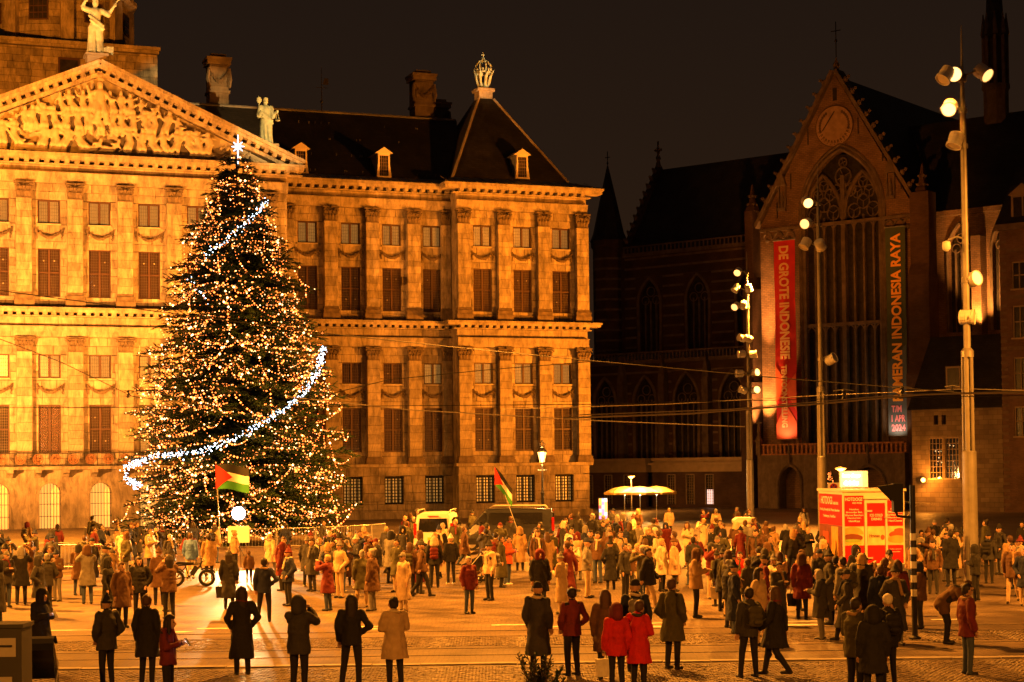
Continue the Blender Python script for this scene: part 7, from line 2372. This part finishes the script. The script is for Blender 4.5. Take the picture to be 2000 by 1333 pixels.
mid = [
    (212, 1090, dict(coat='black', kind='long', head='hood', hcol='black', face=R(80), where='by the parked bicycle')),
    (238, 1098, dict(coat='brown', kind='parka', head='short', hcol='brown', face=R(40), where='by the parked bicycle')),
    (272, 1088, dict(coat='black', kind='puffer', head='long', hcol='dark', face=R(10), where='by the parked bicycle', pose='pockets')),
    (310, 1072, dict(coat='brown', kind='parka', head='beanie', hcol='brown', face=R(200), where='by the parked bicycle')),
    (372, 1042, dict(coat='blue', kind='puffer', trousers='cream', head='short', hcol='brown', face=R(170), where='behind the parked bicycle')),
    (408, 1044, dict(coat='tan', kind='parka', head='short', hcol='dark', face=R(190), where='behind the parked bicycle')),
    (447, 1076, dict(coat='black', kind='long', head='long', hcol='dark', face=B_, where='facing the lit tree')),
    (486, 1076, dict(coat='brown', kind='jacket', head='short', hcol='brown', face=B_ + .2, h=1.2, where='facing the lit tree', shoes='white')),
    (516, 1090, dict(coat='navy', kind='jacket', head='short', hcol='dark', face=B_, where='facing the lit tree', pose='hip')),
    (458, 1036, dict(coat='tan', kind='jacket', head='bun', hcol='blond', face=R(120), where='beside the white board')),
    (600, 1050, dict(coat='charcoal', kind='parka', head='beanie', hcol='grey', face=R(160), where=SQ, shoes='white')),
    (640, 1060, dict(coat='grey', kind='jacket', head='long', hcol='blond', trousers='grey', face=R(170), where=SQ, shoes='white')),
    (666, 1056, dict(coat='black', kind='jacket', head='cap', hcol='brown', trousers='jeans', face=R(150), where=SQ, shoes='white')),
    (698, 1046, dict(coat='charcoal', kind='jacket', head='beanie', hcol='white', trousers='grey', face=R(-70), pose='phone', where=SQ, shoes='white', h=1.82)),
    (722, 1044, dict(coat='maroon', kind='long', head='short', hcol='grey', face=R(60), where=SQ)),
    (765, 1036, dict(coat='green', kind='parka', head='short', hcol='grey', face=R(90), where=SQ, pose='walk')),
    (800, 1060, dict(coat='brown', kind='puffer', head='long', hcol='brown', face=R(170), where=SQ)),
    (848, 1050, dict(coat='black', kind='jacket', head='hood', hcol='cream', face=B_, where='beside the stroller in the square')),
    (880, 1046, dict(coat='black', kind='jacket', head='beanie', hcol='white', face=B_ + .4, where='beside the stroller in the square', shoes='white')),
    (937, 1072, dict(coat='tan', kind='jacket', head='short', hcol='brown', pose='crouch', face=R(90), where='beside the stroller in the square', h=1.72)),
    (968, 1040, dict(coat='brown', kind='jacket', head='short', hcol='dark', trousers='cream', face=R(150), where=SQ)),
    (990, 1046, dict(coat='orange', kind='puffer', head='short', hcol='dark', trousers='jeans', pose='phone', face=R(60), where=SQ, shoes='white')),
    (1015, 1030, dict(coat='tan', kind='long', head='hood', hcol='tan', face=B_ - .3, where=SQ)),
    (1048, 1030, dict(coat='olive', kind='parka', head='short', hcol='dark', face=R(20), where=SQ, h=1.85)),
    (1068, 1040, dict(coat='tan', kind='long', head='long', hcol='brown', face=R(200), where=SQ)),
    (1116, 1030, dict(coat='white', kind='puffer', head='short', hcol='dark', face=R(10), pose='phone', where=SQ)),
    (1153, 1036, dict(coat='charcoal', kind='jacket', head='short', hcol='dark', trousers='grey', face=R(-10), where=SQ, h=1.82)),
    (1192, 1036, dict(coat='brown', kind='puffer', head='short', hcol='brown', face=R(-20), where='near the poster stand')),
    (1212, 1038, dict(coat='beige', kind='puffer', head='short', hcol='brown', face=R(20), where='near the poster stand')),
    (1245, 1062, dict(coat='brown', kind='jacket', head='short', hcol='blond', trousers='cream', pose='walk', face=R(40), where='near the poster stand', h=1.6)),
    (1262, 1032, dict(coat='beige', kind='long', head='helmet', hcol='white', face=B_ - .4, where='near the poster stand')),
    (1279, 1032, dict(coat='tan', kind='long', head='helmet', hcol='white', face=B_ + .3, where='near the poster stand')),
    (1292, 1052, dict(coat='cream', kind='parka', head='short', hcol='blond', face=R(60), where='near the poster stand')),
    (1316, 1052, dict(coat='beige', kind='parka', head='beanie', hcol='brown', face=R(80), where='near the poster stand')),
    (1358, 1072, dict(coat='tan', kind='puffer', head='hood', hcol='brown', pose='phone', face=R(80), where=SQ, h=1.85)),
    (1445, 1078, dict(coat='red', kind='puffer', head='short', hcol='dark', face=R(-30), where='left of the hot dog trailer', h=1.5)),
    (1412, 1074, dict(coat='black', kind='parka', head='beanie', hcol='charcoal', face=R(150), where='left of the hot dog trailer')),
    (1482, 1068, dict(coat='charcoal', kind='jacket', head='short', hcol='dark', face=R(190), where='left of the hot dog trailer')),
    (1522, 1078, dict(coat='brown', kind='puffer', head='long', hcol='brown', face=R(170), where='left of the hot dog trailer')),
    (1565, 1082, dict(coat='maroon', kind='parka', head='hood', hcol='brown', face=R(160), where='left of the hot dog trailer')),
    (1600, 1074, dict(coat='black', kind='jacket', head='cap', hcol='navy', face=R(200), where='before the hot dog trailer')),
    (1632, 1086, dict(coat='olive', kind='puffer', head='short', hcol='dark', face=R(170), where='before the hot dog trailer')),
    (1672, 1066, dict(coat='black', kind='parka', head='hood', hcol='black', face=R(30), where='before the hot dog trailer')),
    (1728, 1090, dict(coat='brown', kind='parka', head='short', hcol='brown', face=R(190), where='before the hot dog trailer')),
    (1753, 1094, dict(coat='maroon', kind='jacket', head='long', hcol='brown', face=R(150), where='before the hot dog trailer')),
    (1800, 1036, dict(coat='grey', kind='puffer', head='short', hcol='dark', face=R(20), where='right of the hot dog trailer')),
    (1822, 1034, dict(coat='cream', kind='puffer', head='short', hcol='brown', trousers='jeans', face=R(160), where='right of the hot dog trailer')),
    (1856, 1036, dict(coat='black', kind='parka', head='short', hcol='dark', face=R(190), where='right of the hot dog trailer', h=1.85)),
    (1930, 1040, dict(coat='charcoal', kind='jacket', head='beanie', hcol='black', face=R(150), where='right of the near mast')),
    (1972, 1046, dict(coat='tan', kind='puffer', head='short', hcol='brown', face=R(200), where='right of the near mast')),
    (1570, 992, dict(coat='white', kind='jacket', head='long', hcol='brown', trousers='grey', face=R(10), where='far behind the trailer', shoes='white')),
]
for px, yt, kw in mid: pp(px, yt, **kw)
# the loose crowd further back
rc = random.Random(77)
cols = ['black', 'charcoal', 'navy', 'brown', 'beige', 'olive', 'maroon', 'grey', 'tan', 'charcoal', 'charcoal', 'brown', 'maroon', 'black', 'black', 'navy', 'cream', 'olive']
spots = []
def far_crowd(n, x0, x1, y0, y1, where):
    k = 0; tries = 0
    while k < n and tries < 600:
        tries += 1
        px = rc.uniform(x0, x1); py = rc.uniform(y0, y1); d = ray(px, py); tt = (1.72 - ZC) / d.z; x, y = d.x * tt, d.y * tt
        if any((x - a) ** 2 + (y - b) ** 2 < .45 for a, b in spots): continue
        if math.hypot(x - TX, y - TY) < 8.8: continue
        if abs(x - gnd(374, 1146).x) < 1.3 and y < 66 and px < 440: continue      # keep the parked bicycle clear
        if abs(x - (at(853, 1010, 79).x)) < 1.5 and 77 < y < 84: continue
        spots.append((x, y)); k += 1
        head = rc.choice(('short', 'short', 'long', 'beanie', 'hood', 'cap', 'bun')); c = rc.choice(cols)
        hc = rc.choice(('dark', 'brown', 'blond', 'grey', 'dark', 'brown')) if head in ('short', 'long', 'bun') else rc.choice(('black', 'brown', 'grey', 'charcoal', 'maroon', 'navy', 'cream'))
        random.seed(k * 31 + int(px))
        person(x, y, rc.uniform(0, 6.28), coat=c, kind=rc.choice(('jacket', 'puffer', 'long', 'parka')), trousers=rc.choice(('black', 'jeans', 'grey', 'charcoal', 'beige')), head=head, hcol=hc,
               pose=rc.choice(('stand', 'stand', 'pockets', 'phone', 'walk', 'hip', 'photo')), h=rc.uniform(1.58, 1.86), where=where)


far_crowd(30, -40, 240, 1008, 1075, 'before the palace arches')
far_crowd(12, 240, 420, 1020, 1060, 'on the left of the tree barriers')
far_crowd(20, 520, 800, 1016, 1058, 'on the right of the tree barriers')
far_crowd(34, 780, 1180, 998, 1045, 'around the parked vans')
far_crowd(46, 1150, 1480, 992, 1052, 'before the church shops')
far_crowd(22, 1460, 1620, 1006, 1075, 'between the mast and trailer')
far_crowd(18, 1780, 2040, 1008, 1070, 'below the old houses')
far_crowd(16, 540, 1000, 1046, 1082, 'in the open middle of the square')
far_crowd(12, 1000, 1400, 1044, 1084, 'in the open middle of the square')
far_crowd(20, 1380, 1800, 1070, 1116, 'in the queue before the trailer')
far_crowd(8, -30, 330, 1066, 1100, 'in the open left of the square')
